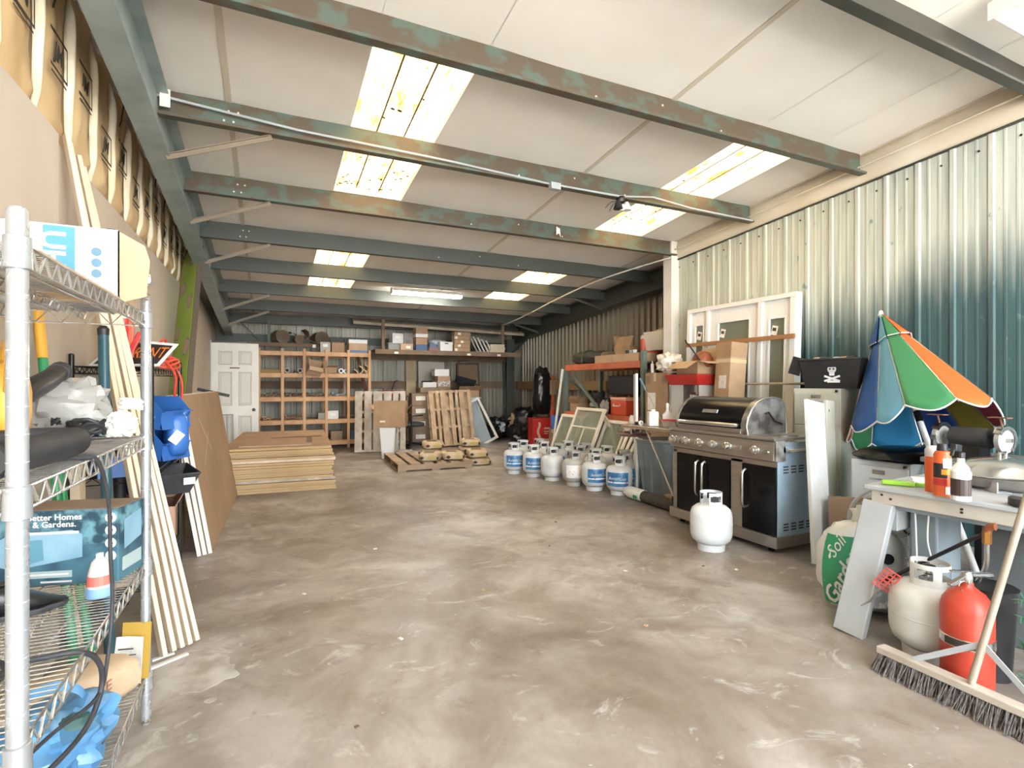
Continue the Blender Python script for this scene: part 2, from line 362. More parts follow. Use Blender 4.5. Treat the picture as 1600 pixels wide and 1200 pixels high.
# --- purlins: Z-section steel
PY = [3.02+1.2145*(k-1) for k in range(0, 9)]
for k, Y in enumerate(PY):
    x0, x1 = -.78, (4.93 if k <= 3 else 5.55)
    z0 = zb(Y); h = .2; d = .0
    prof = [(Y-.065, z0+.02), (Y-.065, z0), (Y+.006, z0), (Y+.006, z0+h-.006), (Y+.07, z0+h-.006-SL*.07), (Y+.07, z0+h-SL*.07), (Y-.002, z0+h), (Y-.002, z0+.006), (Y-.059, z0+.006), (Y-.059, z0+.02)]
    o = ST('roof_purlin', MB().prism(prof, x0, x1, 'x'), M_dkgreen if k == 0 else (M_rust if k <= 3 else M_green), bev=.002, seg=1)
    tag(o, ['dark steel roof purlin nearest the viewer, cutting the top right corner', 'widest rusty green roof purlin above the first skylight', 'rusty green roof purlin crossing the long skylights, carrying the motion light', 'green rusty roof purlin at the far end of the long skylights', 'green roof purlin fourth from the front, before the small skylights', 'green roof purlin between the two halves of the small skylights', 'green roof purlin beside the hanging tube light', 'green roof purlin second from the back wall', 'green eave purlin against the back wall'][k], 'purlin', 'roof purlins')
    mb = MB()
    for q in range(7): mb.lathe([(0, -.004), (.008, -.004), (.008, 0)], 6, (x0+.5+q*.03+(.55*q if q > 3 else 0), Y-.003, z0+.06+.07*(q % 2)), 'y')
    O('bolts', mb, M_white if k < 5 else M_green, o)
# --- rafters
def ibeam(name, x0, x1, ya, yb, zlow, dep, m, label):
    xc = (x0+x1)/2; mb = MB()
    def pr(a, b, za, zb_): mb.prism([(ya, zlow(ya)+za), (yb, zlow(yb)+za), (yb, zlow(yb)+zb_), (ya, zlow(ya)+zb_)], a, b, 'x')
    pr(x0, x1, 0, .012); pr(x0, x1, dep-.012, dep); pr(xc-.005, xc+.005, .012, dep-.012)
    o = ST(name, mb, m, bev=.002, seg=1); tag(o, label, 'rafter'); return o
ibeam('rafter', -.745, -.60, YF, 11.5, lambda y: 2.81+SL*(4.26-y), .40, M_raft, 'long green steel rafter above the paper-faced insulation on the left')
ibeam('rafter', 5.42, 5.64, 5.5, YB, lambda y: 2.74-SL*(y-6.27), .32, M_green, 'long green steel rafter along the corrugated wall behind the white post')
pb = ST('support_post', MB().box(5.22, 5.42, 11.5, 11.515, 0, 2.35).box(5.22, 5.42, 11.685, 11.70, 0, 2.35).box(5.315, 5.325, 11.515, 11.685, 0, 2.35), M_green); tag(pb, 'green steel post in the back right corner', 'post')
# --- flange braces
def brace(p, q, label, m=M_green):
    o = ST('angle_brace', MB().beam(p, q, .035, .006).beam(V(p)+V((0, 0, -.018)), V(q)+V((0, 0, -.018)), .006, .036), m); tag(o, label, 'brace', 'flange braces')
M_brbr = pm('brown_brace_steel', '6d604f', '7b6d5a', sc=4, ro=.5)
for (Y, t) in ((PY[2], 'first'), (PY[3], 'second'), (PY[4], 'third'), (PY[6], 'fourth'), (PY[7], 'fifth')):
    brace((-.62, Y-.03, 2.82+SL*(4.26-Y)), (.03, Y-.03, zb(Y)+.005), 'thin steel angle brace on the left rafter, %s from the front' % t, M_brbr)
for (Y, t) in ((PY[5], 'nearer'), (PY[7], 'farther')):
    brace((5.44, Y-.03, 2.76-SL*(Y-6.27)), (4.85, Y-.03, zb(Y)+.005), 'thin steel angle brace on the right rafter, %s one' % t)
brace((5.32, 11.5, 2.0), (5.55, 10.9, 2.4), 'short diagonal knee brace on the back corner post')
# --- left wall: backing, drywall panels, paper-faced batts
wl = ST('wall_left', B(-1.15, -1.07, YF, YB+.1, 0, 4.05), pm('dim_sheathing', '8b7a5e', ro=.9))
O('drywall_panel', B(-.93, -.885, YF, 3.12, 0, 2.44), M_dry, wl)
ypn = [3.125, 4.345, 5.565, 6.785, 7.75]
for a, b in zip(ypn, ypn[1:]): O('drywall_panel', B(-.95, -.925, a+.002, b-.002, 0, 2.44), M_dry, wl)
M_dry2 = pm('shaded_tan_drywall', 'bfa98e', 'b59f84', sc=1.2, ro=.85)
for a, b in ((7.75, 8.97), (8.97, 10.19), (10.19, YB)): O('drywall_panel', MB().prism([(a+.002, 0), (b-.002, 0), (b-.002, zr(b)-.3), (a+.002, zr(a)-.3)], -.95, -.925, 'x'), M_dry, wl)
rb = random.Random(3)
Y = 1.0; kk = 0
while Y < 7.7:
    w = .40; zt = zr(Y)-.02; ph = rb.random()*9
    def fn(u, v, Y=Y, w=w, zt=zt, ph=ph):
        yy = Y+w*u+.014*ns(v*4, ph)*(1 if 0 < u < 1 else 1.4); zz = 2.30+(zt-2.30)*v
        bulge = (.075*(1-(2*u-1)**4)+.03*ns(u*2.2+ph, v*3.5, ph)+.012*ns(u*7, v*9, ph))*min(1, max(0, (zz-2.40)/.12))
        return (-1.0+bulge, yy, zz)
    o = O('insulation_batt', MB().grid(fn, 14, 18), M_kraft, wl, sm=75)
    # pale stapling flange folded out along one edge
    fw = .025+.035*rb.random(); z0f = 2.45
    def fl(u, v, Y=Y, w=w, zt=zt, ph=ph, fw=fw, z0f=z0f):
        zz = z0f+(zt-.04-z0f)*v; s = min(1, v*5+.25, (1-v)*5+.3)*(.8+.35*ns(v*3.5, ph))
        return (-.95+.03*sin(pi*u)*s+.02*s*u, Y+w-.03+fw*u*s+.02*ns(v*3, ph*2), zz)
    f = O('batt_flange', MB().grid(fl, 8, 14), M_batt, o, sm=75, thick=.012)
    lg = text('JM', .11, M_ink, o, (-.915, Y+w*.45, 2.72+.22*rb.random()), (pi/2+.06, 0, pi/2), bold=.003)
    zc = lg.location[2]; fr = MB()
    for q in ((.0, .085), (0, -.085)): fr.box(-.0005, .0005, -.11, .11, q[1]-.006, q[1]+.006)
    fr.box(-.0005, .0005, .105, .115, -.09, .09)
    O('logo_frame', fr, M_ink, o, (-.914, Y+w*.45, zc))
    O('print_line', B(-.0005, .0005, -.10, .10, -.004, .004), M_ink, o, (-.914, Y+w*.45, zc-.115))
    if rb.random() < .75:
        cr = [(-.912, Y+w*.2+.03*q+.02*rb.random(), zc+.18+.05*q) for q in range(5)]
        O('marker_squiggle', MB().tube(cr, .004, 5), M_ink, o)
    Y += .41; kk += 1
# --- ribbed steel wall panels
def ribsheet(t0, t1, pitch, place, ztop, rib=.012, minor=.0025, z0=0):
    pts = []; t = t0
    n = max(1, round((t1-t0)/pitch)); p = (t1-t0)/n
    for k in range(n):
        b = t0+k*p
        pts += [(b, 0), (b+.012, rib), (b+.04, rib), (b+.055, 0), (b+p*.42, 0), (b+p*.45, minor), (b+p*.5, minor), (b+p*.53, 0), (b+p*.72, 0), (b+p*.75, minor), (b+p*.8, minor), (b+p*.83, 0)]
    pts.append((t1, 0)); m = len(pts); mb = MB()
    vs = [place(t, h, z0) for t, h in pts]+[place(t, h, ztop(t)) for t, h in pts]
    return mb.add(vs, [(i, i+1, m+i+1, m+i) for i in range(m-1)])
wb = ST('wall_back', B(-1.15, 6.0, YB, YB+.1, 0, 2.95), M_galvB)
x = -1.0
while x < 5.7:
    O('siding_panel', ribsheet(x, min(x+.9, 5.75), .3, lambda t, h, z: (t, YB-.04+h, z), lambda t: 2.62), M_galvB, wb); x += .9
for z in (1.25, 2.2): O('wall_girt', B(-1.0, 5.7, YB-.10, YB-.045, z-.08, z+.08), M_dust if z < 2 else M_green, wb)
wr = ST('wall_right_rear', B(5.82, 5.95, 5.5, YB, 0, 3.3), M_galv)
y = 5.56
while y < YB-.2:
    O('siding_panel', ribsheet(y, min(y+.9, YB-.05), .15, lambda t, h, z: (5.78-h*1.2, t, z), lambda t: zr(t)-.15, rib=.03, minor=.004), M_galv, wr); y += .9
O('wall_girt', B(5.62, 5.74, 5.6, YB-.05, 1.15, 1.33), pm('brown_girt', '8a7550', '75613f', sc=3, ro=.7), wr)
ztop = lambda t: 3.324-.0733*t
wf = ST('wall_right_front', B(5.02, 5.1, YF, 5.5, 0, 4.05), M_linerY)
y = YF
while y < 5.3:
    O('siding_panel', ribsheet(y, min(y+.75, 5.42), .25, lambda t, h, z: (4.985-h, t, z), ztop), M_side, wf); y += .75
mb = MB()
for k in range(23):
    yy = -.1+k*.25; mb.lathe([(0, -.006), (.009, -.006), (.009, 0)], 6, (4.98, yy, ztop(yy)-.10), 'x')
O('screw_row', mb, M_blkmet, wf)
mb = MB()
mb.grid(lambda u, v: (4.975-.05*sin(pi*v)*.6+.02*v*ns(u*6, v*2), YF+(5.5-YF)*u, ztop(YF+(5.5-YF)*u)+.012+(zr(YF+(5.5-YF)*u)+.0-ztop(YF+(5.5-YF)*u)-.012)*v), 40, 6)
O('liner_fascia', mb, M_linerY, wf, sm=80)
O('edge_trim', MB().beam((4.972, YF, ztop(YF)+.005), (4.972, 5.42, ztop(5.42)+.005), .03, .012), M_dkgreen, wf)
O('conduit', MB().tube([(4.90, 0, zr(0)-.13), (4.90, 5.4, zr(5.4)-.13)], .009, 6), M_linerY, wf)
ST('wall_step', B(5.0, 5.85, 5.44, 5.54, 0, 3.25), M_galv)
ST('trim_1', B(4.86, 5.02, 5.42, 5.58, 0, 3.17), M_white, bev=.004)
ST('trim_2', MB().obox((3.6, 11.25, 2.52), (4.0, .14, .05), (R(25), R(1.5), 0)).obox((3.6, 11.2, 2.49), (4.0, .05, .06), (0, R(1.5), 0)), pm('folded_liner', 'b9aa90', 'a3947c', sc=4, ro=.6), bev=.006)
# --- tube lights
M_tubel = emit('lit_tube_diffuser', 'fffaf0', 55.0); M_tubel2 = emit('dim_tube_diffuser', 'fffaf0', 5.0)
def tubelight(loc, L, label, rz=0, M_tubel=M_tubel):
    t = T('tube_light', label, 'light', loc, rz, 'ceiling tube lights')
    O('housing', MB().prism([(-.05, .07), (.05, .07), (.075, .012), (-.075, .012)], -L/2, L/2, 'x'), M_white, t)
    O('diffuser', MB().prism([(-.07, .012), (.07, .012), (.055, -.02), (.03, -.034), (-.03, -.034), (-.055, -.02)], -L/2+.01, L/2-.01, 'x'), M_tubel, t, sm=40)
    for s in (-1, 1): O('end_cap', B(s*L/2-.006, s*L/2+.006, -.077, .077, -.03, .072), M_white, t)
    for s in (-1, 1): O('hanger', MB().tube([(s*L*.35, 0, .07), (s*L*.35, 0, .17)], .004, 6), M_greym, t)
tubelight((2.44, 8.62, 2.78), 1.2, 'lit tube light hanging between the far green purlins')
tubelight((4.35, 1.50, 3.38), 1.2, 'lit tube light cut off by the top right corner of the picture', M_tubel=M_tubel2)
# ================================================================ GENERIC BUILDERS
M_tape = pm('packing_tape', 'c9b48f', ro=.3)
M_lab = pm('paper_label', 'ece8df', 'd9d4c8', sc=30, ro=.7)
def carton(label, loc, size, rz=0, m=None, flaps=None, tape=True, patch=None, group=None, name='cardboard_box', rot=None, lidm=None):
    m = m or M_card; w, d, h = size; t = T(name, label, 'box', loc, rz, group, rot); g = .004
    if flaps is None:
        O('body', B(-w/2, w/2, -d/2, d/2, 0, h), m, t, bev=.004)
        if tape:
            O('tape', MB().box(-w/2-.001, w/2+.001, -.025, .025, h, h+.001).box(-w/2-.001, -w/2, -.025, .025, h-.06, h).box(w/2, w/2+.001, -.025, .025, h-.06, h), M_tape, t)
    else:
        O('body', MB().box(-w/2, w/2, -d/2, d/2, 0, g).box(-w/2, w/2, -d/2, -d/2+g, 0, h).box(-w/2, w/2, d/2-g, d/2, 0, h).box(-w/2, -w/2+g, -d/2, d/2, 0, h).box(w/2-g, w/2, -d/2, d/2, 0, h), m, t)
        for k, a in enumerate(flaps):      # -y, +y, -x, +x; angle out from straight up
            if a is None: continue
            L = d*.48 if k < 2 else d*.45
            s = -1 if k in (0, 2) else 1
            if k < 2: O('flap', MB().obox((0, s*(d/2+sin(a)*L/2), h+cos(a)*L/2), (w-.004, .004, L), (-s*a, 0, 0)), lidm or m, t)
            else: O('flap', MB().obox((s*(w/2+sin(a)*L/2), 0, h+cos(a)*L/2), (.004, d-.004, L), (0, s*a, 0)), lidm or m, t)
    if patch:   # (face, u, z, w, h)
        for fc, u, z, pw, phh in patch:
            if fc == '-y': O('printed_label', B(u-pw/2, u+pw/2, -d/2-.0015, -d/2, z-phh/2, z+phh/2), M_lab, t)
            else: O('printed_label', B(-w/2-.0015, -w/2, u-pw/2, u+pw/2, z-phh/2, z+phh/2), M_lab, t)
    return t
def board(name, label, cat, p, q, w, th, m, up=(0, 0, 1), group=None, bev=.002):
    c = (V(p)+V(q))/2
    o = O(name, MB().beam(V(p)-c, V(q)-c, w, th, up), m, None, c, bev=bev, seg=1); return tag(o, label, cat, group)

# ================================================================ CHROME WIRE RACK AND ITS LOAD
XR0, XR1, YR0, YR1 = -.769, -.413, 1.247, 2.36
SZ = [1.53, 1.075, .605, .18]
rk = T('wire_shelving_rack', 'chrome wire shelving rack with four shelves in the left foreground', 'rack', ((XR0+XR1)/2, (YR0+YR1)/2, 0))
hw, hd = (XR1-XR0)/2, (YR1-YR0)/2
for sx in (-1, 1):
    for sy in (-1, 1):
        p = O('post', MB().lathe([(.0165, .02), (.0165, 1.585), (.012, 1.592)], 16, (sx*hw, sy*hd, 0)), M_chrpost, rk, sm=40)
        O('levelling_foot', MB().lathe([(.016, 0), (.016, .006), (.007, .008), (.007, .022)], 10, (sx*hw, sy*hd, 0)), M_chrome, p)
        mb = MB()
        for q in range(30): mb.lathe([(.0167, .06+q*.0508), (.0169, .0608+q*.0508), (.0167, .0616+q*.0508)], 14, (sx*hw, sy*hd, 0))
        O('groove_rings', mb, M_greym, p)
for z in SZ:
    sh = O('shelf', MB().tube([(-hw, -hd, z), (hw, -hd, z), (hw, hd, z), (-hw, hd, z)], .0035, 6, closed=True).tube([(-hw, -hd, z-.042), (hw, -hd, z-.042), (hw, hd, z-.042), (-hw, hd, z-.042)], .0035, 6, closed=True), M_chrome, rk)
    mb = MB(); n = int(2*hd/.023)
    for q in range(1, n): mb.tube([(-hw, -hd+2*hd*q/n, z), (hw, -hd+2*hd*q/n, z)], .0019, 5, caps=False)
    for q in (-.45, 0, .45): mb.tube([(hw*q, -hd, z-.004), (hw*q, hd, z-.004)], .003, 5, caps=False)
    d = O('wire_deck', mb, M_chrome, sh); d['kind'] = 'stuff'
    mb = MB()
    for sx in (-1, 1):
        m = 34; mb.tube([(sx*hw, -hd+2*hd*q/m, z-(.042 if q % 2 else 0)) for q in range(m+1)], .0028, 5)
    for sy in (-1, 1):
        m = 10; mb.tube([(-hw+2*hw*q/m, sy*hd, z-(.042 if q % 2 else 0)) for q in range(m+1)], .0028, 5)
    mb.tube([(0, -hd+2*hd*q/34, z-(.03 if q % 2 else .004)) for q in range(35)], .0024, 5)
    O('truss_wire', mb, M_chrome, sh)
    for sx in (-1, 1):
        for sy in (-1, 1): O('collar', MB().lathe([(.0175, z-.052), (.022, z-.05), (.0205, z+.008), (.0175, z+.01)], 16, (sx*hw, sy*hd, 0)), M_chrpost, sh, sm=40)
# --- top shelf
M_boxw = pm('white_glossy_carton', 'cfcecc', ro=.4); M_bblue = pm('teal_blue_print', '4c8aa2', '3f7c94', sc=4, ro=.4)
bx = carton('white carton with a blue panel and three round icons on the top wire shelf', (-.60, 2.215, 1.536), (.32, .23, .235), m=M_boxw, flaps=[-1.57, -1.57, None, None])
O('end_flap', MB().prism([(0, .0), (.075, .03), (.085, .15), (.07, .20), (0, .233)], -.002, .002, 'y').xf(Matrix.Translation((.16, -.112, 0))@Matrix.Rotation(R(25), 4, 'Z')), M_card2, bx); O('end_face', B(.1602, .161, -.113, .113, .002, .232), M_card2, bx)
O('blue_panel', B(-.035, .045, -.1165, -.115, .02, .232), M_bblue, bx)
text('UH', .085, M_boxw, bx, (-.012, -.117, .155), (pi/2, pi/2, 0), bold=.002)
text('BLAND', .036, M_ink, bx, (-.085, -.117, .165), (pi/2, pi/2, 0))
for q in range(3): O('round_icon', MB().lathe([(0, 0), (.014, 0), (.014, .001)], 16, (.1, -.1165, .16-.035*q), 'y'), pm('icon_blue', '55788c', ro=.5), bx)
tag(O('cardboard_sheet', B(-.17, .17, -.35, .3, 0, .006), M_card2, None, (-.59, 1.72, 1.537), bev=.001), 'flat tan cardboard sheet lying on the top wire shelf', 'cardboard')
board('grey_board', 'dark grey panel leaning on the wall above the top wire shelf', 'panel', (-.83, 2.17, 1.54), (-.87, 2.19, 2.0), .32, .012, M_greym, up=(1, 0, 0))
tag(O('black_tube', MB().tube([(-.74, 3.62, .02), (-.80, 3.64, 2.14)], .028, 14), M_black, None, sm=40), 'tall black plastic tube standing behind the open white carton', 'tube')
cl = T('clamp_lamp_bracket', 'white wooden bracket with metal hardware on the far corner of the wire rack', 'bracket', (-.43, 2.345, 1.594), .3)
O('wood_block', MB().obox((-.01, 0, .045), (.022, .03, .10), (0, .35, 0)), M_white, cl, bev=.002)
O('metal_bracket', MB().tube([(.01, -.017, .02), (.03, -.018, .05), (.028, -.018, .08), (.006, -.018, .075)], .006, 8).lathe([(0, -.012), (.012, -.012), (.012, .0)], 12, (.02, -.012, .06), 'y'), M_steel2, cl, sm=40)
O('hook', MB().tube(arc((.02, -.016, .0), .012, .5, 5, 10), .003, 6), M_steel2, cl)
# --- second shelf: yellow blower, hose, cord, bags
M_yel = pm('yellow_tool_plastic', 'e0a63c', 'd0952f', sc=5, ro=.35)
bl = T('leaf_blower', 'yellow and black leaf blower lying on the second wire shelf', 'leaf blower', (-.66, 1.93, 1.08), .4)
O('housing', blob((0, 0, .13), (.10, .17, .25), 22, 16, .03, 2, 1, .75), M_yel, bl, sm=70)
O('fan_cover', MB().lathe([(.02, -.03), (.085, -.03), (.10, -.01), (.10, .03), (.06, .05)], 24, (-.07, 0, .12), 'x'), M_black, bl, sm=50)
O('nozzle_tube', MB().tube([(.02, .03, .15), (.10, .16, .20), (.14, .28, .225)], .034, 14, r2=.028), M_black, bl, sm=50)
O('nozzle_tip', MB().tube([(.14, .28, .225), (.155, .33, .235)], .033, 12), M_rub, bl, sm=40)
O('handle', MB().tube(spline([(.0, -.09, .17), (.0, -.12, .27), (0, 0, .30), (0, .07, .24)]), .016, 10), M_yel, bl, sm=50)
O('drain_spout', MB().lathe([(.012, .0), (.016, .03), (.012, .06)], 12, (.035, -.05, 0)), M_yel, bl, sm=50)
pts = spline([(-.47, 1.28, 1.125), (-.462, 1.50, 1.122), (-.455, 1.68, 1.12), (-.485, 1.80, 1.118), (-.56, 1.82, 1.118), (-.65, 1.72, 1.118), (-.70, 1.5, 1.118)], 14)
rr = [.034+.0025*(1 if i % 2 else -1)*(1 if i < 40 else 0) for i in range(len(pts))]
tag(O('vacuum_hose', MB().tube(pts, rr, 14), M_rub, None, sm=60), 'thick ribbed black vacuum hose curling along the second wire shelf', 'hose')
def plasticbag(name, label, c, size, m, seed, amp=.22, cat='bag', group=None, n=26, k=18, fr=2.6, sq=.8):
    o = O(name, blob((0, 0, size[2]/2), size, n, k, amp, fr, seed, sq, .12), m, None, c, sm=35); return tag(o, label, cat, group)
M_pbag = pm('crinkled_clear_bag', 'aba8a2', '97948e', sc=9, ro=.3, bump=.8, alpha=.8)
plasticbag('plastic_bag', 'crumpled clear plastic bag behind the yellow leaf blower', (-.62, 2.27, 1.08), (.22, .14, .2), M_pbag, 3, .35)
plasticbag('plastic_bag', 'small white plastic bag at the far end of the second shelf', (-.47, 2.26, 1.08), (.09, .10, .09), pm('white_bag', 'e8e5df', sc=8, ro=.4, bump=.6), 9, .35)
cc = T('power_cord', 'coiled black power cord on the second wire shelf', 'cord', (-.535, 2.14, 1.08))
O('coil', MB().tube([(.045*cos(a*.35)*(1+.1*sin(a)), .03*sin(a*.35), .03+.012*sin(a*.9)+.0004*a) for a in range(0, 90)], .007, 6), M_black, cc, sm=50)
O('plug', MB().box(-.09, -.05, -.012, .012, .0, .05).tube([(-.05, 0, .03), (-.03, .02, .04)], .006, 6), M_rub, cc, bev=.004)
O('cord_ties', MB().tube([(-.08+.01*sin(q*1.3), .01*cos(q), .06+.01*(q % 3)) for q in range(12)], .004, 5), M_black, cc)
tag(O('white_cable', MB().tube([(.03*cos(a*.5)*(1+.2*sin(a*.23)), .024*sin(a*.5), .012+.0006*a) for a in range(60)], .006, 6), M_wht2, None, (-.44, 2.27, 1.17), sm=50), 'bundle of white cable on the second shelf beside the far post', 'cable')
# --- third shelf: printed carton, bottle, shoe, cable
M_bhg = pm('dark_teal_print', '2c4a5c', '47707f', sc=9, ro=.4, lo=.4, hi=.6); M_leaf = pm('leafy_print', '25414f', '63909b', sc=26, ro=.4, lo=.42, hi=.62, det=3)
bh = T('printed_carton', 'dark teal printed carton for a boxed homeware on the third wire shelf', 'box', (-.585, 2.262, .613), R(-15))
O('body', B(-.185, .165, -.09, .07, 0, .245), M_bhg, bh, bev=.003)
O('top_face', B(-.184, .164, -.089, .069, .245, .2465), M_card3, bh)
O('leaf_print', MB().box(-.184, .164, -.0912, -.09, .13, .244).box(.165, .1662, -.089, .069, .12, .244), M_leaf, bh)
O('product_picture', MB().add([(-.184, -.0925, .15), (-.16, -.0925, .165), (.03, -.0925, .18), (.06, -.0925, .165), (.06, -.0925, .09), (-.14, -.0925, .055), (-.184, -.0925, .07)], [(0, 1, 2, 3, 4, 5, 6)]), pm('pale_blue_print', '86a9bb', '6f96ad', sc=6, ro=.4), bh)
O('picture_panel', MB().add([(-.115, -.0935, .148), (-.055, -.0935, .152), (-.05, -.0935, .085), (-.11, -.0935, .07)], [(0, 1, 2, 3)]), pm('mid_teal_print', '5b8a9c', ro=.4), bh)
text('Better Homes', .0275, M_boxw, bh, (-.020, -.0935, .222), (pi/2, 0, 0), bold=.0006)
text('& Gardens.', .0275, M_boxw, bh, (-.020, -.0935, .199), (pi/2, 0, 0), bold=.0006)
O('print_lines', MB().box(-.15, .05, -.0935, -.0928, .168, .176), M_boxw, bh)
O('caption_strip', MB().box(-.135, .03, -.0926, -.0915, .026, .048).box(.09, .13, -.0926, -.0915, .026, .038), pm('grey_print', '9fb0b0', ro=.5), bh)
O('caption_lines', MB().box(-.12, .02, -.0935, -.0927, .034, .040).box(-.06, .03, -.0935, -.0927, .010, .016), M_boxw, bh)
for q in range(4):
    O('round_icon', MB().lathe([(0, 0), (.0165, 0), (.0165, .001)], 18, (.143, -.0925, .215-.042*q), 'y'), M_boxw, bh)
    O('icon_mark', MB().obox((.143, -.0932, .215-.042*q), (.013, .0008, .012), (0, .5*q, 0)), M_bhg, bh)
O('side_picture', MB().add([(.1675, -.06, .20), (.1675, .05, .215), (.1675, .05, .12), (.1675, -.06, .10)], [(0, 1, 2, 3)]), MATS['pale_blue_print'], bh)
O('side_text_block', MB().box(.1662, .1672, -.07, .05, .03, .075), MATS['grey_print'], bh)
sp = T('spray_cleaner_bottle', 'small clear bottle with red print and a blue base on the third wire shelf', 'bottle', (-.475, 2.03, .61))
O('body', MB().lathe([(.0, .012), (.03, .014), (.034, .03), (.031, .07), (.022, .105), (.012, .118), (0, .118)], 18), pm('cloudy_plastic', 'd9cfc9', ro=.25, alpha=.85), sp, sm=50)
O('base', MB().lathe([(0, 0), (.036, 0), (.038, .012), (.035, .03), (0, .03)], 18), pm('blue_cap', '7c9fc4', ro=.35), sp, sm=50)
O('red_band', MB().lathe([(.0325, .035), (.0335, .037), (.0315, .066), (.030, .067)], 18), pm('red_print', 'c9695c', ro=.5), sp)
O('neck', MB().lathe([(.010, .116), (.010, .132), (.0, .133)], 12), M_wht2, sp)
so = T('work_shoe', 'shiny black shoe at the near end of the third wire shelf', 'shoe', (-.665, 1.95, .610), R(28))
def shoef(u, v):
    a = 2*pi*u; L = -.13+.26*v; e = min(1, 4*v+.25, 3.2*(1-v)+.12)
    w = (.036+.012*sin(pi*min(1, v*1.1)))*e**.5; top = (.098 if v < .45 else .098-.075*((v-.45)/.55)**.8)*(.75+.25*e)
    c, s_ = cos(a), sin(a); return (L, w*math.copysign(abs(c)**.7, c), max(.012, .012+(top-.012)*(.5+.5*math.copysign(abs(s_)**.8, s_))))
O('upper', MB().grid(shoef, 24, 20, closed=True), M_blkmet, so, sm=60)
O('sole', MB().prism([(-.135, -.02), (-.12, -.036), (-.03, -.034), (.06, -.048), (.12, -.03), (.135, 0), (.12, .03), (.06, .046), (-.03, .034), (-.12, .036), (-.135, .02)], 0, .016), M_rub, so, bev=.004)
O('opening', MB().lathe([(0, 0), (.024, .0), (.028, .006), (.024, .008)], 18, (-.055, 0, .094), sx=2.1), M_rub, so)
O('strap', MB().tube([(.03, -.046, .03), (.025, -.02, .088), (.025, .02, .088), (.03, .046, .03)], .006, 6), M_black, so)
# dangling appliance cable
pts = spline([(-.47, 1.62, 1.09), (-.425, 1.66, 1.082), (-.402, 1.70, 1.07), (-.395, 1.77, .95), (-.395, 1.79, .80), (-.393, 1.80, .66), (-.395, 1.76, .52), (-.40, 1.68, .46), (-.45, 1.52, .47), (-.52, 1.34, .45)], 8)
tag(O('appliance_cable', MB().tube(pts, .005, 8), M_rub, None, sm=60), 'long grey appliance cable dangling in front of the wire shelves', 'cable')
pts = spline([(-.66, 1.62, .623), (-.52, 1.60, .62), (-.42, 1.62, .61), (-.395, 1.68, .55), (-.395, 1.70, .47), (-.41, 1.62, .415), (-.45, 1.47, .41), (-.52, 1.32, .42)], 9)
tag(O('power_cord', MB().tube(pts, .0065, 8), M_rub, None, sm=60), 'thick dark cord looping off the near edge of the third wire shelf', 'cord')
pts = spline([(-.70, 1.50, .62), (-.60, 1.45, .622), (-.53, 1.52, .623), (-.58, 1.62, .624), (-.68, 1.60, .626), (-.66, 1.46, .632), (-.56, 1.44, .636), (-.52, 1.56, .634)], 8)
tag(O('power_cord', MB().tube(pts, .006, 8), M_rub, None, sm=60), 'grey cord lying in a loose loop on the third wire shelf', 'cord')
# --- bottom shelf
M_paper = pm('brown_paper_bag', 'c9b296', 'b89f80', sc=5, ro=.8, bump=.5)
pb_ = T('paper_bag', 'crumpled brown paper bag lying open on the bottom wire shelf', 'bag', (-.585, 2.14, .186), R(60))
def bagf(u, v):
    a = 2*pi*u; w = .055+.018*v; hh = .085*(1-.25*v)
    c, s_ = cos(a), sin(a); k = 1+.10*ns(c*2+v*3, s_*2, v*5)
    return (-.19+.36*v, w*1.5*math.copysign(abs(c)**.6, c)*k, max(.002, hh+hh*math.copysign(abs(s_)**.6, s_)*k))
O('bag_body', MB().grid(bagf, 24, 14, closed=True), M_paper, pb_, sm=40)
O('bag_bottom', MB().lathe([(0, .0), (.06, .0)], 12, (-.188, 0, .085), 'x'), M_paper, pb_)
text('SAVE', .05, pm('brown_print', '9a6a55', ro=.8), pb_, (.0, -.105, .09), (pi/2, 0, 0))
O('purple_lining', blob((.165, 0, .06), (.03, .11, .06), 12, 8, .1), pm('purple_cloth', 'a58cc0', ro=.8), pb_, sm=60)
ps = O('paper_sheet', MB().grid(lambda u, v: (.10*(u-.5), .015*sin(3*u+v), .16*v), 6, 6), M_lab, None, (-.465, 2.30, .187), (R(-12), 0, R(-15)), thick=.001); tag(ps, 'white printed paper sheet propped at the end of the bottom wire shelf', 'paper')
O('print_lines', MB().box(-.03, .02, -.012, -.009, .12, .124).box(-.03, .03, -.012, -.009, .10, .103), M_ink, ps)
tag(O('envelope', B(-.05, .05, -.002, .002, 0, .20), pm('yellow_envelope', 'b08f3c', ro=.7), None, (-.445, 2.335, .187), (R(-6), 0, R(-20))), 'yellow envelope behind the white paper on the bottom wire shelf', 'envelope')
M_tarp = pm('blue_plastic_bag', '5c8fb5', '46749c', sc=8, ro=.28, bump=.5)
tb = T('plastic_bag', 'crumpled blue plastic shopping bag on the bottom wire shelf', 'bag', (-.55, 1.86, .184), .2)
O('bag_body', blob((0, 0, .09), (.27, .30, .18), 34, 24, .34, 2.3, 21, .9, .1), M_tarp, tb, sm=25)
O('handle_loop', MB().grid(lambda u, v: (.08*cos(pi*u), .02+.02*v, .15+.07*sin(pi*u)+.02*v), 14, 2), M_tarp, tb, thick=.002)
O('inner_fold', blob((.04, -.06, .15), (.10, .05, .05), 14, 8, .3, 3, 4), pm('dark_green_print', '34524c', ro=.4), tb, sm=30)
rb_ = T('seed_bag', 'cream paper bag with a red letter on the bottom wire shelf', 'bag', (-.645, 2.08, .184), R(20))
O('bag_body', blob((0, 0, .075), (.20, .22, .15), 20, 12, .14, 2.5, 31, .6, .1), pm('cream_paper', 'dccbb4', 'cdb89c', sc=6, ro=.8), rb_, sm=40)
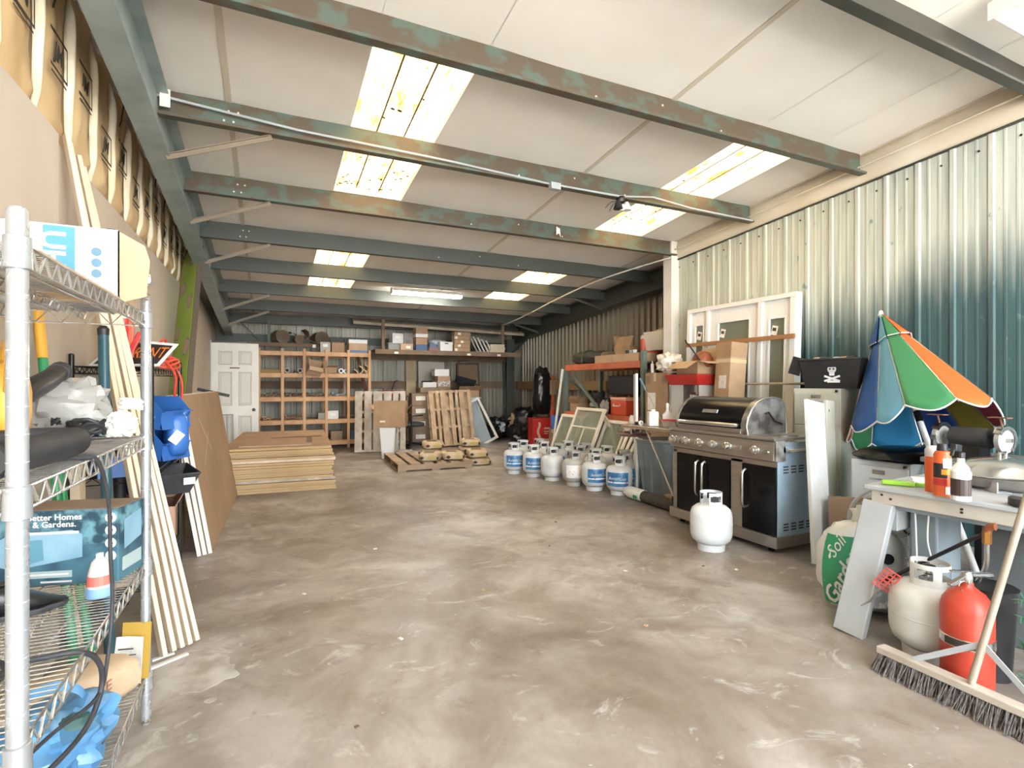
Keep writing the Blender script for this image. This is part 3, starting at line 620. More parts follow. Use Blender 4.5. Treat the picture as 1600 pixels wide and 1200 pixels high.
text('Y', .08, pm('red_letter', 'b8433c', ro=.7), rb_, (.03, -.117, .08), (pi/2-.1, 0, 0), bold=.004)
O('price_label', MB().obox((.09, -.09, .06), (.06, .002, .09), (0, 0, .6)), M_lab, rb_)
# ================================================================ LUMBER LEANING BESIDE THE RACK
tops = [(-.90, 3.27, 2.50), (-.90, 3.31, 2.47), (-.90, 3.45, 2.46), (-.90, 3.53, 2.43), (-.90, 3.56, 2.40)]
bots = [(-.435, 2.88, 0.012), (-.405, 2.92, .012), (-.375, 2.94, .012), (-.345, 2.96, .012), (-.318, 2.99, .012)]
for k, (a, b) in enumerate(zip(bots, tops)):
    board('lumber_board', 'pale pine board leaning on the drywall past the rack, %s of five' % ['leftmost', 'second from left', 'middle', 'second from right', 'rightmost'][k], 'board', a, b, .045, .02, M_pale, up=(.8, .5, 0), group='pale leaning pine boards')
tag(O('wood_trim_scrap', MB().beam((0, 0, .004), (.16, .10, .004), .02, .008).beam((.02, .09, .006), (.10, .13, .006), .02, .008), M_white, None, (-.50, 2.78, 0)), 'white trim scraps on the floor behind the far post of the chrome rack', 'scrap')
M_teal = pm('dark_teal_paint', '2f5560', ro=.3)
pl = T('push_pole', 'dark teal pole with a pale collar leaning behind the chrome rack', 'pole', (-.60, 2.72, 0))
O('shaft', MB().tube([(0, 0, .0), (-.075, .22, 1.50)], .021, 14), M_teal, pl, sm=40)
O('collar', MB().tube([(-.052, .152, 1.04), (-.059, .172, 1.17)], .0225, 14), pm('pale_teal', 'a9cdd0', ro=.3), pl, sm=40)
O('cap', MB().lathe([(.022, 0), (.024, .03), (.012, .045)], 14, (-.075, .22, 1.49)), M_black, pl, sm=40)
M_gh = pm('green_handle', '2e8b57', ro=.3)
for k, (p, q) in enumerate((((-.66, 2.55, 0), (-.865, 2.80, 1.60)), ((-.62, 2.64, 0), (-.86, 2.96, 1.02)))):
    t = T('tool_handle', ['green tool handle with a yellow grip leaning on the drywall', 'shorter green tool handle beside the yellow-gripped one'][k], 'tool', p)
    v = V(q)-V(p); O('shaft', MB().tube([(0, 0, 0), v*(.86 if k == 0 else 1)], .017, 12), M_gh, t, sm=40)
    if k == 0: O('grip', MB().tube([v*.86, v], .019, 12), M_yel, t, sm=40)
    O('ferrule', MB().tube([v*.0, v*.06], .02, 12), M_greym, t, sm=40)
tag(O('saw_blade', MB().prism([(0, 0), (.05, .02), (.075, .30), (.065, .36), (.03, .37)], -.002, .002, 'x'), M_greym, None, (-.87, 2.70, 1.25)), 'thin grey blade hanging on the drywall beside the green handle', 'blade')
# ================================================================ BLACK RACK
b0 = T('black_wire_rack', 'black wire rack with bins standing behind the leaning pine boards', 'rack', (-.735, 3.87, 0))
BW, BD = .17, .50; BZ = [1.36, .78, .20]
for sx in (-1, 1):
    for sy in (-1, 1):
        p = O('post', MB().lathe([(.0125, 0), (.0125, 1.42), (.008, 1.425)], 10, (sx*BW, sy*BD, 0)), M_blkmet, b0, sm=40)
for z in BZ:
    s_ = O('shelf', MB().tube([(-BW, -BD, z), (BW, -BD, z), (BW, BD, z), (-BW, BD, z)], .004, 6, closed=True).tube([(-BW, -BD, z-.035), (BW, -BD, z-.035), (BW, BD, z-.035), (-BW, BD, z-.035)], .004, 6, closed=True), M_blkmet, b0)
    mb = MB()
    for q in range(1, 34): mb.tube([(-BW, -BD+q/34*2*BD, z), (BW, -BD+q/34*2*BD, z)], .002, 4, caps=False)
    for sx in (-1, 1): mb.tube([(sx*BW, -BD+2*BD*q/24, z-(.035 if q % 2 else 0)) for q in range(25)], .0025, 4)
    for sy in (-1, 1): mb.tube([(-BW+2*BW*q/8, sy*BD, z-(.035 if q % 2 else 0)) for q in range(9)], .0025, 4)
    O('wire_deck', mb, M_blkmet, s_)['kind'] = 'stuff'
# sign on top
sg = T('yard_sign', 'black white and orange yard sign lying tilted on the black rack', 'sign', (-.735, 3.62, 1.372), R(-25), rot=(R(-35), 0, R(-28)))
O('white_border', MB().prism([(-.22, 0), (.20, 0), (.25, .16), (-.12, .20)], 0, .006, 'y'), M_wht2, sg)
O('black_panel', MB().prism([(-.19, .015), (.185, .015), (.225, .145), (-.105, .18)], -.0015, 0, 'y'), M_black, sg)
text('FOR RENT', .11, pm('orange_print', 'd9772f', ro=.5), sg, (.02, -.0025, .09), (pi/2, 0, 0), sx=.72, shear=.2)
# orange cord and red saw
M_oc = pm('orange_red_cord', 'd24a35', ro=.4)
oc = T('extension_cord', 'coiled orange-red extension cord on the far end of the black rack', 'cord', (-.66, 4.18, 1.37))
for q in range(5): O('coil', MB().tube([(.12*cos(a)*(1-.05*q), .13*sin(a), .02+.012*q+.02*sin(2*a+q)) for a in [2*pi*k/26 for k in range(26)]], .008, 6, closed=True), M_oc, oc, sm=60)
O('hanging_loop', MB().tube(spline([(.06, -.12, .05), (.11, -.10, -.05), (.10, -.06, -.18), (.13, 0, -.2), (.12, .05, -.06), (.06, .06, .05)]), .008, 6), M_oc, oc, sm=60)
O('upright_loop', MB().tube(spline([(-.02, -.05, .05), (0, -.02, .16), (.03, .06, .2), (.02, .1, .08)]), .007, 6), M_oc, oc, sm=60)
rs = T('caulking_gun', 'red caulking gun hanging upright behind the pine boards', 'tool', (-.74, 3.62, 1.42))
O('barrel', MB().lathe([(.03, .10), (.03, .36), (.02, .40)], 14), M_red, rs, sm=40)
O('frame', MB().box(-.035, .035, -.006, .006, .08, .40).box(.02, .05, -.012, .012, .0, .2), pm('salmon_plastic', 'd1604a', ro=.4), rs, bev=.004)
O('handle', MB().obox((.055, 0, .08), (.03, .03, .14), (0, .4, 0)), M_red, rs, bev=.006)
O('label_band', MB().lathe([(.0306, .22), (.0306, .28)], 14), M_wht2, rs)
# blue bins
M_blue = pm('blue_bin_plastic', '3a6fb8', '3265ac', sc=4, ro=.4)
def stackbin(label, loc, rz, s=1.0, rx=0):
    t = T('stack_bin', label, 'bin', loc, rot=(rx, 0, rz), group='blue stacking bins'); w, d, h = .21*s, .30*s, .17*s
    O('shell', MB().box(-w/2, w/2, -d/2, d/2, 0, .004).box(-w/2, w/2, d/2-.004, d/2, 0, h).prism([(-d/2, 0), (d/2, 0), (d/2, h), (-d/2+.06, h), (-d/2-.02, h*.55)], -w/2, -w/2+.004, 'x').prism([(-d/2, 0), (d/2, 0), (d/2, h), (-d/2+.06, h), (-d/2-.02, h*.55)], w/2-.004, w/2, 'x').obox((0, -d/2-.01, h*.27), (w, .004, h*.56), (R(-12), 0, 0)), M_blue, t)
    O('rim', MB().box(-w/2-.008, -w/2+.006, -d/2+.06, d/2, h-.014, h).box(w/2-.006, w/2+.008, -d/2+.06, d/2, h-.014, h).box(-w/2, w/2, d/2-.006, d/2+.008, h-.014, h), M_blue, t, bev=.002)
    O('card_label', MB().obox((w*.28, -d/2-.0145, h*.3), (.045*s, .001, .045*s), (R(-12), R(45), 0)), M_lab, t)
    O('lip', MB().obox((0, -d/2-.028, h*.54), (w, .024, .006), (0, 0, 0)), M_blue, t)
    return t
stackbin('blue stacking bin at the near end of the black rack shelf, lowest', (-.735, 3.53, .785), R(20), 1.15)
stackbin('blue stacking bin on top of another near the black rack post', (-.735, 3.58, .985), R(20), 1.1)
stackbin('blue stacking bin at the far end of the black rack shelf, lowest', (-.70, 4.10, .785), R(60), 1.15)
stackbin('blue stacking bin on the far end of the black rack, topmost', (-.70, 4.06, .985), R(60), 1.2)
jg = T('blue_jug', 'blue plastic jug hanging off the front of the black rack', 'jug', (-.54, 4.02, .80), .4)
O('body', blob((0, 0, .14), (.13, .16, .28), 20, 14, .04, 2, 5, .6), M_blue, jg, sm=60)
O('spout', MB().tube([(.03, 0, .25), (.06, 0, .30)], .02, 10), M_blue, jg, sm=40)
O('sticker', MB().obox((-.02, -.083, .13), (.06, .002, .08), (0, R(40), 0)), M_lab, jg)
tr = T('grey_tray', 'dark grey plastic tray under the blue bins', 'tray', (-.58, 3.90, .61), R(15))
O('tray_body', MB().grid(lambda u, v: ((u-.5)*.26*(1+.2*v), (v2 := 0) or 0.0, 0), 1, 1) if False else MB().add([(-.10, -.2, 0), (.10, -.2, 0), (.10, .2, 0), (-.10, .2, 0), (-.15, -.25, .12), (.15, -.25, .12), (.15, .25, .12), (-.15, .25, .12)], [(3, 2, 1, 0), (0, 1, 5, 4), (1, 2, 6, 5), (2, 3, 7, 6), (3, 0, 4, 7)]), M_rub, tr, thick=.004)
O('tray_rim', MB().tube([(-.15, -.25, .12), (.15, -.25, .12), (.15, .25, .12), (-.15, .25, .12)], .006, 6, closed=True), M_rub, tr)
O('paper_tag', B(.06, .12, -.27, -.268, .06, .10), M_lab, tr)
tt = T('storage_tote', 'navy blue storage tote with white lettering behind the leaning sheets', 'tote', (-.758, 4.62, .502), 0)
O('tote_body', MB().add([(-.13, -.19, 0), (.13, -.19, 0), (.13, .19, 0), (-.13, .19, 0), (-.16, -.23, .30), (.16, -.23, .30), (.16, .23, .30), (-.16, .23, .30)], [(3, 2, 1, 0), (0, 1, 5, 4), (1, 2, 6, 5), (2, 3, 7, 6), (3, 0, 4, 7), (4, 5, 6, 7)]), pm('navy_plastic', '1d3560', ro=.4), tt)
O('tote_rim', MB().tube([(-.16, -.23, .29), (.16, -.23, .29), (.16, .23, .29), (-.16, .23, .29)], .009, 6, closed=True), MATS['navy_plastic'], tt)
text('MS', .15, pm('pale_print', 'a9b6c9', ro=.6), tt, (.150, -.03, .19), (R(96), 0, pi/2), bold=.004)
text('-', .2, MATS['pale_print'], tt, (.154, .12, .21), (R(96), 0, pi/2), bold=.004)
O('logo_block', MB().obox((.139, -.03, .07), (.002, .15, .07), (0, R(6), 0)), MATS['pale_print'], tt)
carton('tall brown carton on the floor under the navy tote', (-.745, 4.66, 0), (.30, .42, .50), 0, M_card, patch=[('-y', .02, .1, .12, .03)])
pk = carton('open pinkish cardboard box on the lower black rack shelf', (-.66, 3.92, .205), (.26, .34, .32), R(8), pm('pinkish_card', 'b58f7a', 'a98270', sc=5, ro=.85), flaps=[None, None, None, .5])
O('print_block', B(.1301, .1315, -.10, .08, .25, .285), M_ink, pk)
tag(O('planter_box', MB().add([(-.11, -.17, 0), (.11, -.17, 0), (.11, .17, 0), (-.11, .17, 0), (-.13, -.19, .30), (.13, -.19, .30), (.13, .19, .30), (-.13, .19, .30)], [(3, 2, 1, 0), (0, 1, 5, 4), (1, 2, 6, 5), (2, 3, 7, 6), (3, 0, 4, 7)]), pm('beige_plastic', 'c9bda8', 'c0b39d', sc=4, ro=.5), None, (-.735, 3.53, .205), (0, 0, .1), thick=.006), 'beige plastic planter box on the near end of the lower black rack shelf', 'planter')
tag(O('wood_stud', B(-.02, .02, -.045, .045, 0, 1.30), M_pale, None, (-.845, 3.24, 0), bev=.002), 'short upright pale stud between the drywall and the black rack', 'stud')
# ================================================================ LEANING SHEETS + LIME BOARD
M_shF = pm('brown_board_face', 'a08468', '947759', sc=1.5, ro=.7); M_shE = pm('pale_board_edge', 'e6dfd2', 'cfd3d2', sc=8, ro=.7)
for k in range(3):
    a = R(9.5)
    t = T('drywall_sheet', 'brown-faced sheet leaning against the black rack, %s of three' % ['innermost', 'middle', 'outermost'][k], 'sheet', (-.455+.034*k, 4.47+.02*k, 0.003), R(-1.6), 'leaning brown-faced sheets')
    t.rotation_euler = (0, -a, R(-1.6))
    O('core', B(-.014, .013, 0, 2.28, 0, 1.20), M_shE, t, bev=.002)
    O('paper_face', B(.013, .0145, .003, 2.277, .003, 1.197), M_shF, t)
    if k == 2: O('scratch', MB().beam((.0147, .55, 1.0), (.0147, .95, .68), .004, .0006, (1, 0, 0)).beam((.0147, .45, .62), (.0147, .95, .85), .003, .0005, (1, 0, 0)), M_shE, t)
gb = T('lime_board', 'tall lime green panel with painted swirls leaning on the left wall', 'panel', (-.80, 5.35, .11))
gb.rotation_euler = (R(-32), R(0), 0)
M_lime = pm('lime_paint', 'a3bb50', '94ab42', sc=3, ro=.55); M_pink = pm('dusty_pink_paint', 'c49a8e', ro=.6); M_purp = pm('grey_purple_outline', '7c7390', ro=.6)
O('panel_core', MB().prism([(-.22, 0), (.22, 0), (.22, 3.05), (.18, 3.20), (.0, 3.26), (-.18, 3.20), (-.22, 3.05)], 0, .05, 'y').xf(Matrix.Rotation(R(-62), 4, 'Z')), pm('dark_board_edge', '5c5246', ro=.7), gb)
O('painted_face', MB().prism([(-.205, .01), (.205, .01), (.205, 3.04), (.17, 3.18), (.0, 3.24), (-.17, 3.18), (-.205, 3.04)], -.003, 0, 'y').xf(Matrix.Rotation(R(-62), 4, 'Z')), M_lime, gb)
rg = random.Random(5)
for q in range(9):
    z = .5+q*.31; x_ = (-1 if q % 2 else 1)*rg.uniform(.08, .13); r_ = rg.uniform(.04, .06)
    def swl(rad, yy, x_=x_, z=z, q=q): return MB().prism([(x_+rad*(1+.35*ns(cos(a)*1.3+q, sin(a)*1.3))*cos(a), z+1.7*rad*(1+.35*ns(cos(a)*1.3+q, sin(a)*1.3))*sin(a)) for a in [2*pi*k/22 for k in range(22)]], yy-.001, yy, 'y').xf(Matrix.Rotation(R(-62), 4, 'Z'))
    so_ = O('swirl_outline', swl(r_*1.2, -.0035), M_purp, gb); O('swirl', swl(r_, -.005), M_pink, so_)
# ================================================================ STACK OF MDF SHEETS
rg = random.Random(11)
z = 0.0; k = 0
groups = [(4, .0285), ('sp', .03), (7, .028), ('spw', .035), (5, .0275)]
nsheet = 0; ORD = ['lowest on the floor', 'second from the floor', 'third from the floor', 'just under the lower spacer sticks', 'just above the lower spacer sticks', 'second above the lower spacers', 'third above the lower spacers', 'fourth above the lower spacers', 'fifth above the lower spacers', 'sixth above the lower spacers', 'just under the pale middle boards', 'just above the pale middle boards', 'second above the pale middle boards', 'third above the pale middle boards', 'second from the top', 'topmost with a bare brown face']
for gi, (cnt, th) in enumerate(groups):
    if cnt in ('sp', 'spw'):
        if cnt == 'sp':
            for q in range(4):
                tag(O('spacer_stick', B(-.56, .56, -.045, .045, 0, th), M_palg, None, (.195, 6.79+q*.74, z), (0, 0, R(-3)), bev=.002), 'grey wooden spacer stick in the lower gap of the sheet stack, %s' % ['at the front edge', 'second from the front', 'third from the front', 'at the far edge'][q], 'spacer', 'lower spacer sticks')
        else:
            for q in range(3):
                tag(O('spacer_board', B(-.57, .57, -.10, .10, 0, th), M_pale, None, (.19, 6.86+q*1.0, z), (0, 0, R(-3)), bev=.002), 'pale weathered board spacing the middle of the sheet stack, %s' % ['front', 'centre', 'rear'][q], 'spacer', 'middle spacer boards')
        z += th+.001; continue
    for q in range(cnt):
        dx, dy = rg.uniform(-.014, .014), rg.uniform(-.035, .035)
        t = T('mdf_sheet', 'tan fibreboard sheet in the knee-high stack, %s' % ORD[nsheet], 'sheet', (.225+dx-.01*gi, 7.92+dy, z), R(-3)+rg.uniform(-.01, .01), 'stacked fibreboard sheets')
        O('core', B(-.59, .59, -1.2, 1.2, 0, th-.0015), M_mdfE, t, bev=.0015, seg=1)
        if q == cnt-1: O('top_face', B(-.588, .588, -1.198, 1.198, th-.0015, th-.001), M_mdfF, t)
        z += th+.0005; nsheet += 1
ZS = z
tag(O('panel_offcut', B(-.40, .40, -.09, .09, 0, .016), M_mdfF, None, (.10, 6.98, ZS), (0, 0, R(-3)), bev=.001), 'narrow fibreboard offcut with a pale front edge on the sheet stack', 'offcut')
tag(O('dark_strip', B(-.33, .33, -.03, .03, 0, .012), M_dust, None, (.37, 7.95, ZS), (0, 0, R(2)), bev=.001), 'long dark strip lying across the top of the sheet stack', 'strip')
tag(O('dark_strip', B(-.035, .035, -.40, .40, 0, .012), M_dust, None, (.50, 7.42, ZS), (0, 0, R(-4)), bev=.001), 'short dark strip lying lengthwise on the sheet stack', 'strip')
# ================================================================ WHITE SIX PANEL DOOR, handcart, scraper
M_door = pm('door_white_paint', 'e4e1d8', 'dad6cb', sc=2, ro=.4); M_doors = pm('door_recess_paint', 'd3d0c6', ro=.5)
dr = T('panel_door', 'white six-panel door leaning beside the wooden shelf unit', 'door', (-.525, 10.66, 0)); dr.rotation_euler = (R(-4), 0, R(2))
O('slab', B(-.38, .38, 0, .04, 0, 2.02), M_door, dr, bev=.003)
for (x0, x1) in ((-.27, -.05), (.05, .27)):
    for (z0, z1) in ((1.62, 1.88), (.88, 1.50), (.22, .70)):
        O('door_panel', MB().add([(x0, 0, z0), (x1, 0, z0), (x1, 0, z1), (x0, 0, z1), (x0+.012, -.008, z0+.012), (x1-.012, -.008, z0+.012), (x1-.012, -.008, z1-.012), (x0+.012, -.008, z1-.012), (x0+.03, -.001, z0+.03), (x1-.03, -.001, z0+.03), (x1-.03, -.001, z1-.03), (x0+.03, -.001, z1-.03), (x0+.045, -.006, z0+.045), (x1-.045, -.006, z0+.045), (x1-.045, -.006, z1-.045), (x0+.045, -.006, z1-.045)],
          [(a+i, a+(i+1) % 4, a+4+(i+1) % 4, a+4+i) for a in (0, 4, 8) for i in range(4)]+[(12, 13, 14, 15)]), M_doors, dr)
kn = O('door_knob', MB().lathe([(.0, -.062), (.02, -.06), (.027, -.045), (.018, -.03), (.012, -.02), (.03, -.006), (.03, 0)], 16, (.30, 0, .80), 'y'), M_blkmet, dr, sm=50)
O('slide_latch', MB().box(-.09, .07, -.012, 0, 1.555, 1.575).lathe([(0, -.02), (.012, -.02), (.012, 0)], 10, (-.08, 0, 1.565), 'y'), M_dust, dr)
O('hinge_edge', B(-.395, -.382, 0, .05, 0, 2.06), M_white, dr)
hc = T('hand_truck', 'folded grey metal hand truck beside the white door', 'hand truck', (-.62, 9.6, 0), R(10))
for xx in (-.12, -.04, .04, .12): O('upright', MB().tube([(xx, 0, .05), (xx, .08, .78)], .012, 8), M_greym, hc, sm=40)
O('cross_bar', MB().tube([(-.13, .03, .3), (.13, .03, .3)], .01, 8).tube([(-.13, .08, .77), (.13, .08, .77)], .012, 8), M_greym, hc)
for s in (-1, 1): O('wheel', MB().lathe([(.03, -.02), (.09, -.02), (.10, 0), (.09, .02), (.03, .02)], 18, (s*.17, .03, .10), 'x'), M_black, hc, sm=40)
sc = T('floor_squeegee', 'black floor squeegee standing head up behind the leaning sheets', 'squeegee', (-.60, 7.05, 0), R(10))
O('shaft', MB().tube([(0, 0, .02), (.03, .04, 1.14)], .013, 8), M_greym, sc, sm=40)
O('head', MB().obox((.03, .04, 1.17), (.34, .045, .035), (0, R(14), R(-10))), M_rub, sc, bev=.006)
O('socket', MB().tube([(.03, .04, 1.10), (.03, .04, 1.16)], .022, 10), M_rub, sc)
# ================================================================ WOODEN SHELF UNIT
su = T('wooden_shelf_unit', 'open pine lumber shelf unit of five bays against the back wall', 'shelf', (0, 0, 0))
PX = [-.148, .258, .647, 1.05, 1.467, 1.88]; SHZ = [.156, .577, 1.022, 1.48, 1.90]
for X in PX:
    O('front_post', B(X-.026, X+.026, 10.88, 10.92, 0, 1.95), M_pine, su, bev=.002, seg=1)
    O('back_post', B(X-.019, X+.019, 11.46, 11.50, 0, 1.95), M_pine, su, bev=.002, seg=1)
for z in SHZ:
    for a, b in zip(PX, PX[1:]): O('front_rail', B(a+.027, b-.027, 10.885, 10.915, z-.085, z-.012), M_pine, su, bev=.002, seg=1)
    O('back_rail', B(PX[0], PX[-1], 11.50, 11.53, z-.085, z-.012), M_pine, su)
    if z < 1.6 or True: O('deck_board', B(PX[0]-.02, PX[-1]+.02, 10.922, 11.455, z-.012, z), M_pine, su)
    for X in PX: O('side_rail', B(X-.018, X+.018, 10.925, 11.455, z-.085, z-.013), M_pine, su)
# things on it
M_tanc = pm('tan_tile', 'd9c29a', 'c8ad80', sc=8, ro=.7)
for k, (X, r_) in enumerate(((.34, .05), (.57, .05))):
    tag(O('plastic_pipe', MB().lathe([(r_*.62, 0), (r_, 0), (r_, .5), (r_*.62, .5), (r_*.62, 0)], 18, (0, 0, r_), 'y'), pm('grey_pvc', 'a9a59c', ro=.5), None, (X, 10.90, 1.481), sm=40), ['short grey pipe with its open end forward, left of two', 'short grey pipe with its open end forward, right of two'][k], 'pipe', 'short grey pipes')
tag(O('olive_box', B(-.17, .17, -.15, .15, 0, .07), pm('olive_card', '8a7648', ro=.8), None, (.05, 11.08, 1.481), bev=.003), 'flat olive box in the top left bay of the wooden shelf', 'box')
carton('torn open cardboard box hanging out of the third bay of the wooden shelf', (.80, 10.88, 1.50), (.26, .20, .22), flaps=[1.9, None, .5, .7], m=M_card2, rot=(R(42), R(12), R(8)), name='torn_carton')
carton('orange-brown open box in the fourth bay of the wooden shelf', (1.15, 10.98, 1.481), (.18, .2, .12), flaps=[1.2, None, .8, .8], m=M_card, name='torn_carton')
for k, (X, r_, zz) in enumerate(((1.33, .05, 0), (1.42, .04, 0), (1.58, .085, 0), (1.76, .085, 0), (1.68, .085, .075), (1.79, .08, .10))):
    w = k < 2
    tag(O('curved_roof_tile' if not w else 'pipe_elbow', MB().lathe([(r_*.78, 0), (r_, 0), (r_, .3), (r_*.78, .3), (r_*.78, 0)], 14, (0, 0, 0), 'y', 0, pi) if not w else MB().lathe([(r_*.6, 0), (r_, 0), (r_, .2), (r_*.6, .2), (r_*.6, 0)], 14, (0, 0, r_), 'y'), M_tanc if not w else M_wht2, None, (X, 10.93, 1.481+zz), (0, R(-90) if not w and False else 0, 0), sm=40), ['left small white pipe fitting in the fourth bay of the wooden shelf', 'right small white pipe fitting in the fourth bay of the wooden shelf', 'cream half-round tile in the last shelf bay, lower left', 'cream half-round tile in the last shelf bay, lower right', 'cream half-round tile in the last shelf bay, upper left', 'cream half-round tile in the last shelf bay, upper right'][k], 'tile' if not w else 'pipe', 'half-round tiles' if not w else 'small white fittings')
def junk(name, label, cx, zz, n, m, cat, w=.32, kind='stick', y0=10.96):
    mb = MB(); r_ = random.Random(hash(label) % 1000 if False else len(label)*7+n)
    for q in range(n):
        mb.obox((cx+r_.uniform(-w/2, w/2), y0+r_.uniform(0, .22), zz+.012+r_.uniform(0, .055)), (r_.uniform(.03, .12), r_.uniform(.015, .05), r_.uniform(.012, .03)), (r_.uniform(-.5, .5), r_.uniform(-.5, .5), r_.uniform(0, 3)))
    o = tag(O(name, mb, m, None), label, cat); o['kind'] = 'stuff'; return o
M_scrap = pm('mixed_scrap', 'b89b7a', '6f5b48', sc=18, ro=.8); M_scrap2 = pm('dark_scrap', '4a4038', '8a7863', sc=16, ro=.7)
junk('pipe_fittings', 'jumble of tan pipe fittings in the left bay of the second shelf', .05, 1.024, 34, pm('tan_fittings', 'b59e83', '57493b', sc=14, ro=.7), 'fittings')
junk('wood_scraps', 'few wood scraps in the second bay of the second shelf', .45, 1.024, 16, M_scrap2, 'scraps')
junk('rag_pile', 'crumpled rags and rope in the third bay of the second shelf', .85, 1.024, 30, pm('grey_rag', 'a19686', '6a6053', sc=10, ro=.9), 'rags')
junk('metal_strips', 'grey metal strips in the fourth bay of the second shelf', 1.26, 1.024, 14, M_greym, 'metal')
junk('wood_scraps', 'heap of short wood scraps in the second bay of the third shelf', .45, .579, 60, M_scrap, 'scraps')
junk('wood_scraps', 'loose scraps in the left bay of the third shelf', -.02, .579, 8, M_card2, 'scraps', .2)
junk('hardware_pile', 'mixed hardware in the last bay of the third shelf', 1.62, .579, 22, M_scrap2, 'hardware', .25)
carton('white printed box beside the post in the fourth bay of the third shelf', (1.18, 11.05, .578), (.20, .24, .16), m=M_boxw, patch=[('-y', 0, .09, .1, .06)])
tag(O('electrical_box', MB().box(-.12, .02, -.1, .1, 0, .13).box(-.12, .02, -.11, -.1, .01, .12), pm('grey_green_box', '8a897a', ro=.5), None, (1.02, 11.05, .578), bev=.004), 'grey metal box in the third bay of the third shelf', 'box')
for k, (X, m_, w) in enumerate(((1.25, M_card3, .22), (1.62, pm('navy_box', '2f4258', ro=.6), .2))):
    carton(['dark brown box on the bottom shelf of the wooden unit', 'navy box on the bottom shelf of the wooden unit'][k], (X, 11.1, .157), (w, .25, .17), m=m_)
tag(O('leaning_plank', MB().beam((1.85, 11.0, 1.03), (1.70, 11.3, 1.88), .07, .02), pm('red_brown_plank', '6b4437', ro=.7), None), 'dark red-brown plank leaning in the last bay of the wooden shelf', 'plank')
# on top
carton('small grey printed box on the wooden shelf top, leftmost of three', (1.04, 11.08, 1.902), (.19, .2, .20), m=pm('grey_print_box', 'a9a39b', ro=.6), patch=[('-y', 0, .13, .09, .06)])
carton('open brown box with white packing on the wooden shelf top', (1.28, 11.08, 1.902), (.25, .22, .19), flaps=[-1.2, None, .2, .2], m=M_card)
t = carton('taller cardboard box with a white lid band and blue base on the shelf top', (1.66, 11.05, 1.902), (.36, .26, .26), m=M_card2)
O('white_band', B(-.182, .182, -.133, .133, .19, .264), M_boxw, t); O('blue_base', B(-.182, .182, -.133, .133, 0, .05), pm('blue_base_print', '5d7390', ro=.6), t)
# ================================================================ HIGH SHELVES AT THE BACK
hs = T('hanging_shelf', 'long brown storage shelf hung high along the back wall', 'shelf', (0, 0, 0))
O('front_beam', B(1.93, 5.15, 10.55, 10.60, 1.87, 1.965), M_dust, hs, bev=.002)
for k in range(6): O('deck_plank', B(1.93, 5.15, 10.61+k*.165, 10.77+k*.165, 1.94, 1.962), M_dust, hs)
O('back_beam', B(1.93, 5.45, 11.62, 11.68, 1.80, 1.93), M_dust, hs)
for X in (2.10, 4.72): O('hanger', B(X-.03, X+.03, 10.61, 10.65, 1.965, zb(10.6)+.02), M_dust, hs)
for X in (2.35, 3.9, 4.6): O('price_tag', B(X-.04, X+.04, 10.548, 10.55, 1.88, 1.92), M_lab, hs)
hs2 = T('hanging_shelf', 'short brown storage shelf hung above the white door', 'shelf', (0, 0, 0))
O('front_beam', B(-.3, .92, 11.1, 11.14, 2.0, 2.07), M_dust, hs2)
for k in range(3): O('deck_plank', B(-.3, .92, 11.145+k*.17, 11.31+k*.17, 2.04, 2.06), M_dust, hs2)
O('hanger', B(.0, .05, 11.145, 11.18, 2.06, zb(11.2)+.05), M_green, hs2); O('diagonal_strap', MB().beam((-.55, 11.62, 2.55), (-.05, 11.62, 2.06), .05, .02), M_green, hs2)
# curved forms
M_form = pm('brown_paper_tube', '8f7c68', '7b6856', sc=6, ro=.8)
for k, (X, Y, r_, L, a0, a1, rz, lab) in enumerate(((.22, 11.22, .13, .35, 0, 2*pi, .3, 'large open brown tube on the short high shelf, left'), (.42, 11.35, .12, .3, .3, 2*pi, -.2, 'grey-brown curled liner behind the large tube'), (.55, 11.2, .085, .35, 0, 2*pi, .1, 'smaller brown tube on the short high shelf'), (.62, 11.3, .11, .35, .2, 3.3, .2, 'pale curved half tube over the smaller brown tube'), (.98, 11.45, .14, .3, 0, 2*pi, .2, 'dim round tube behind the small boxes on the high shelf'))):
    tag(O('paper_tube', MB().lathe([(r_*.9, -L/2), (r_, -L/2), (r_, L/2), (r_*.9, L/2), (r_*.9, -L/2)], 26, (0, 0, r_), 'y', a0, a1), M_form, None, (X, Y, 2.061 if k != 3 else 2.14), (0, 0, rz), sm=40), lab, 'tube', 'curled tubes')
tag(O('bent_strip', MB().grid(lambda u, v: (.60+.32*u, 11.13+.05*v, 2.30-.2*u-.06*sin(3.1*u)), 12, 1), M_form, None, thick=.008), 'curved flat strip drooping down to the small boxes', 'strip')
tag(O('white_tag', B(-.03, .03, -.002, .002, 0, .06), M_lab, None, (.84, 11.095, 1.99)), 'small white tag on the front of the short high shelf', 'tag')
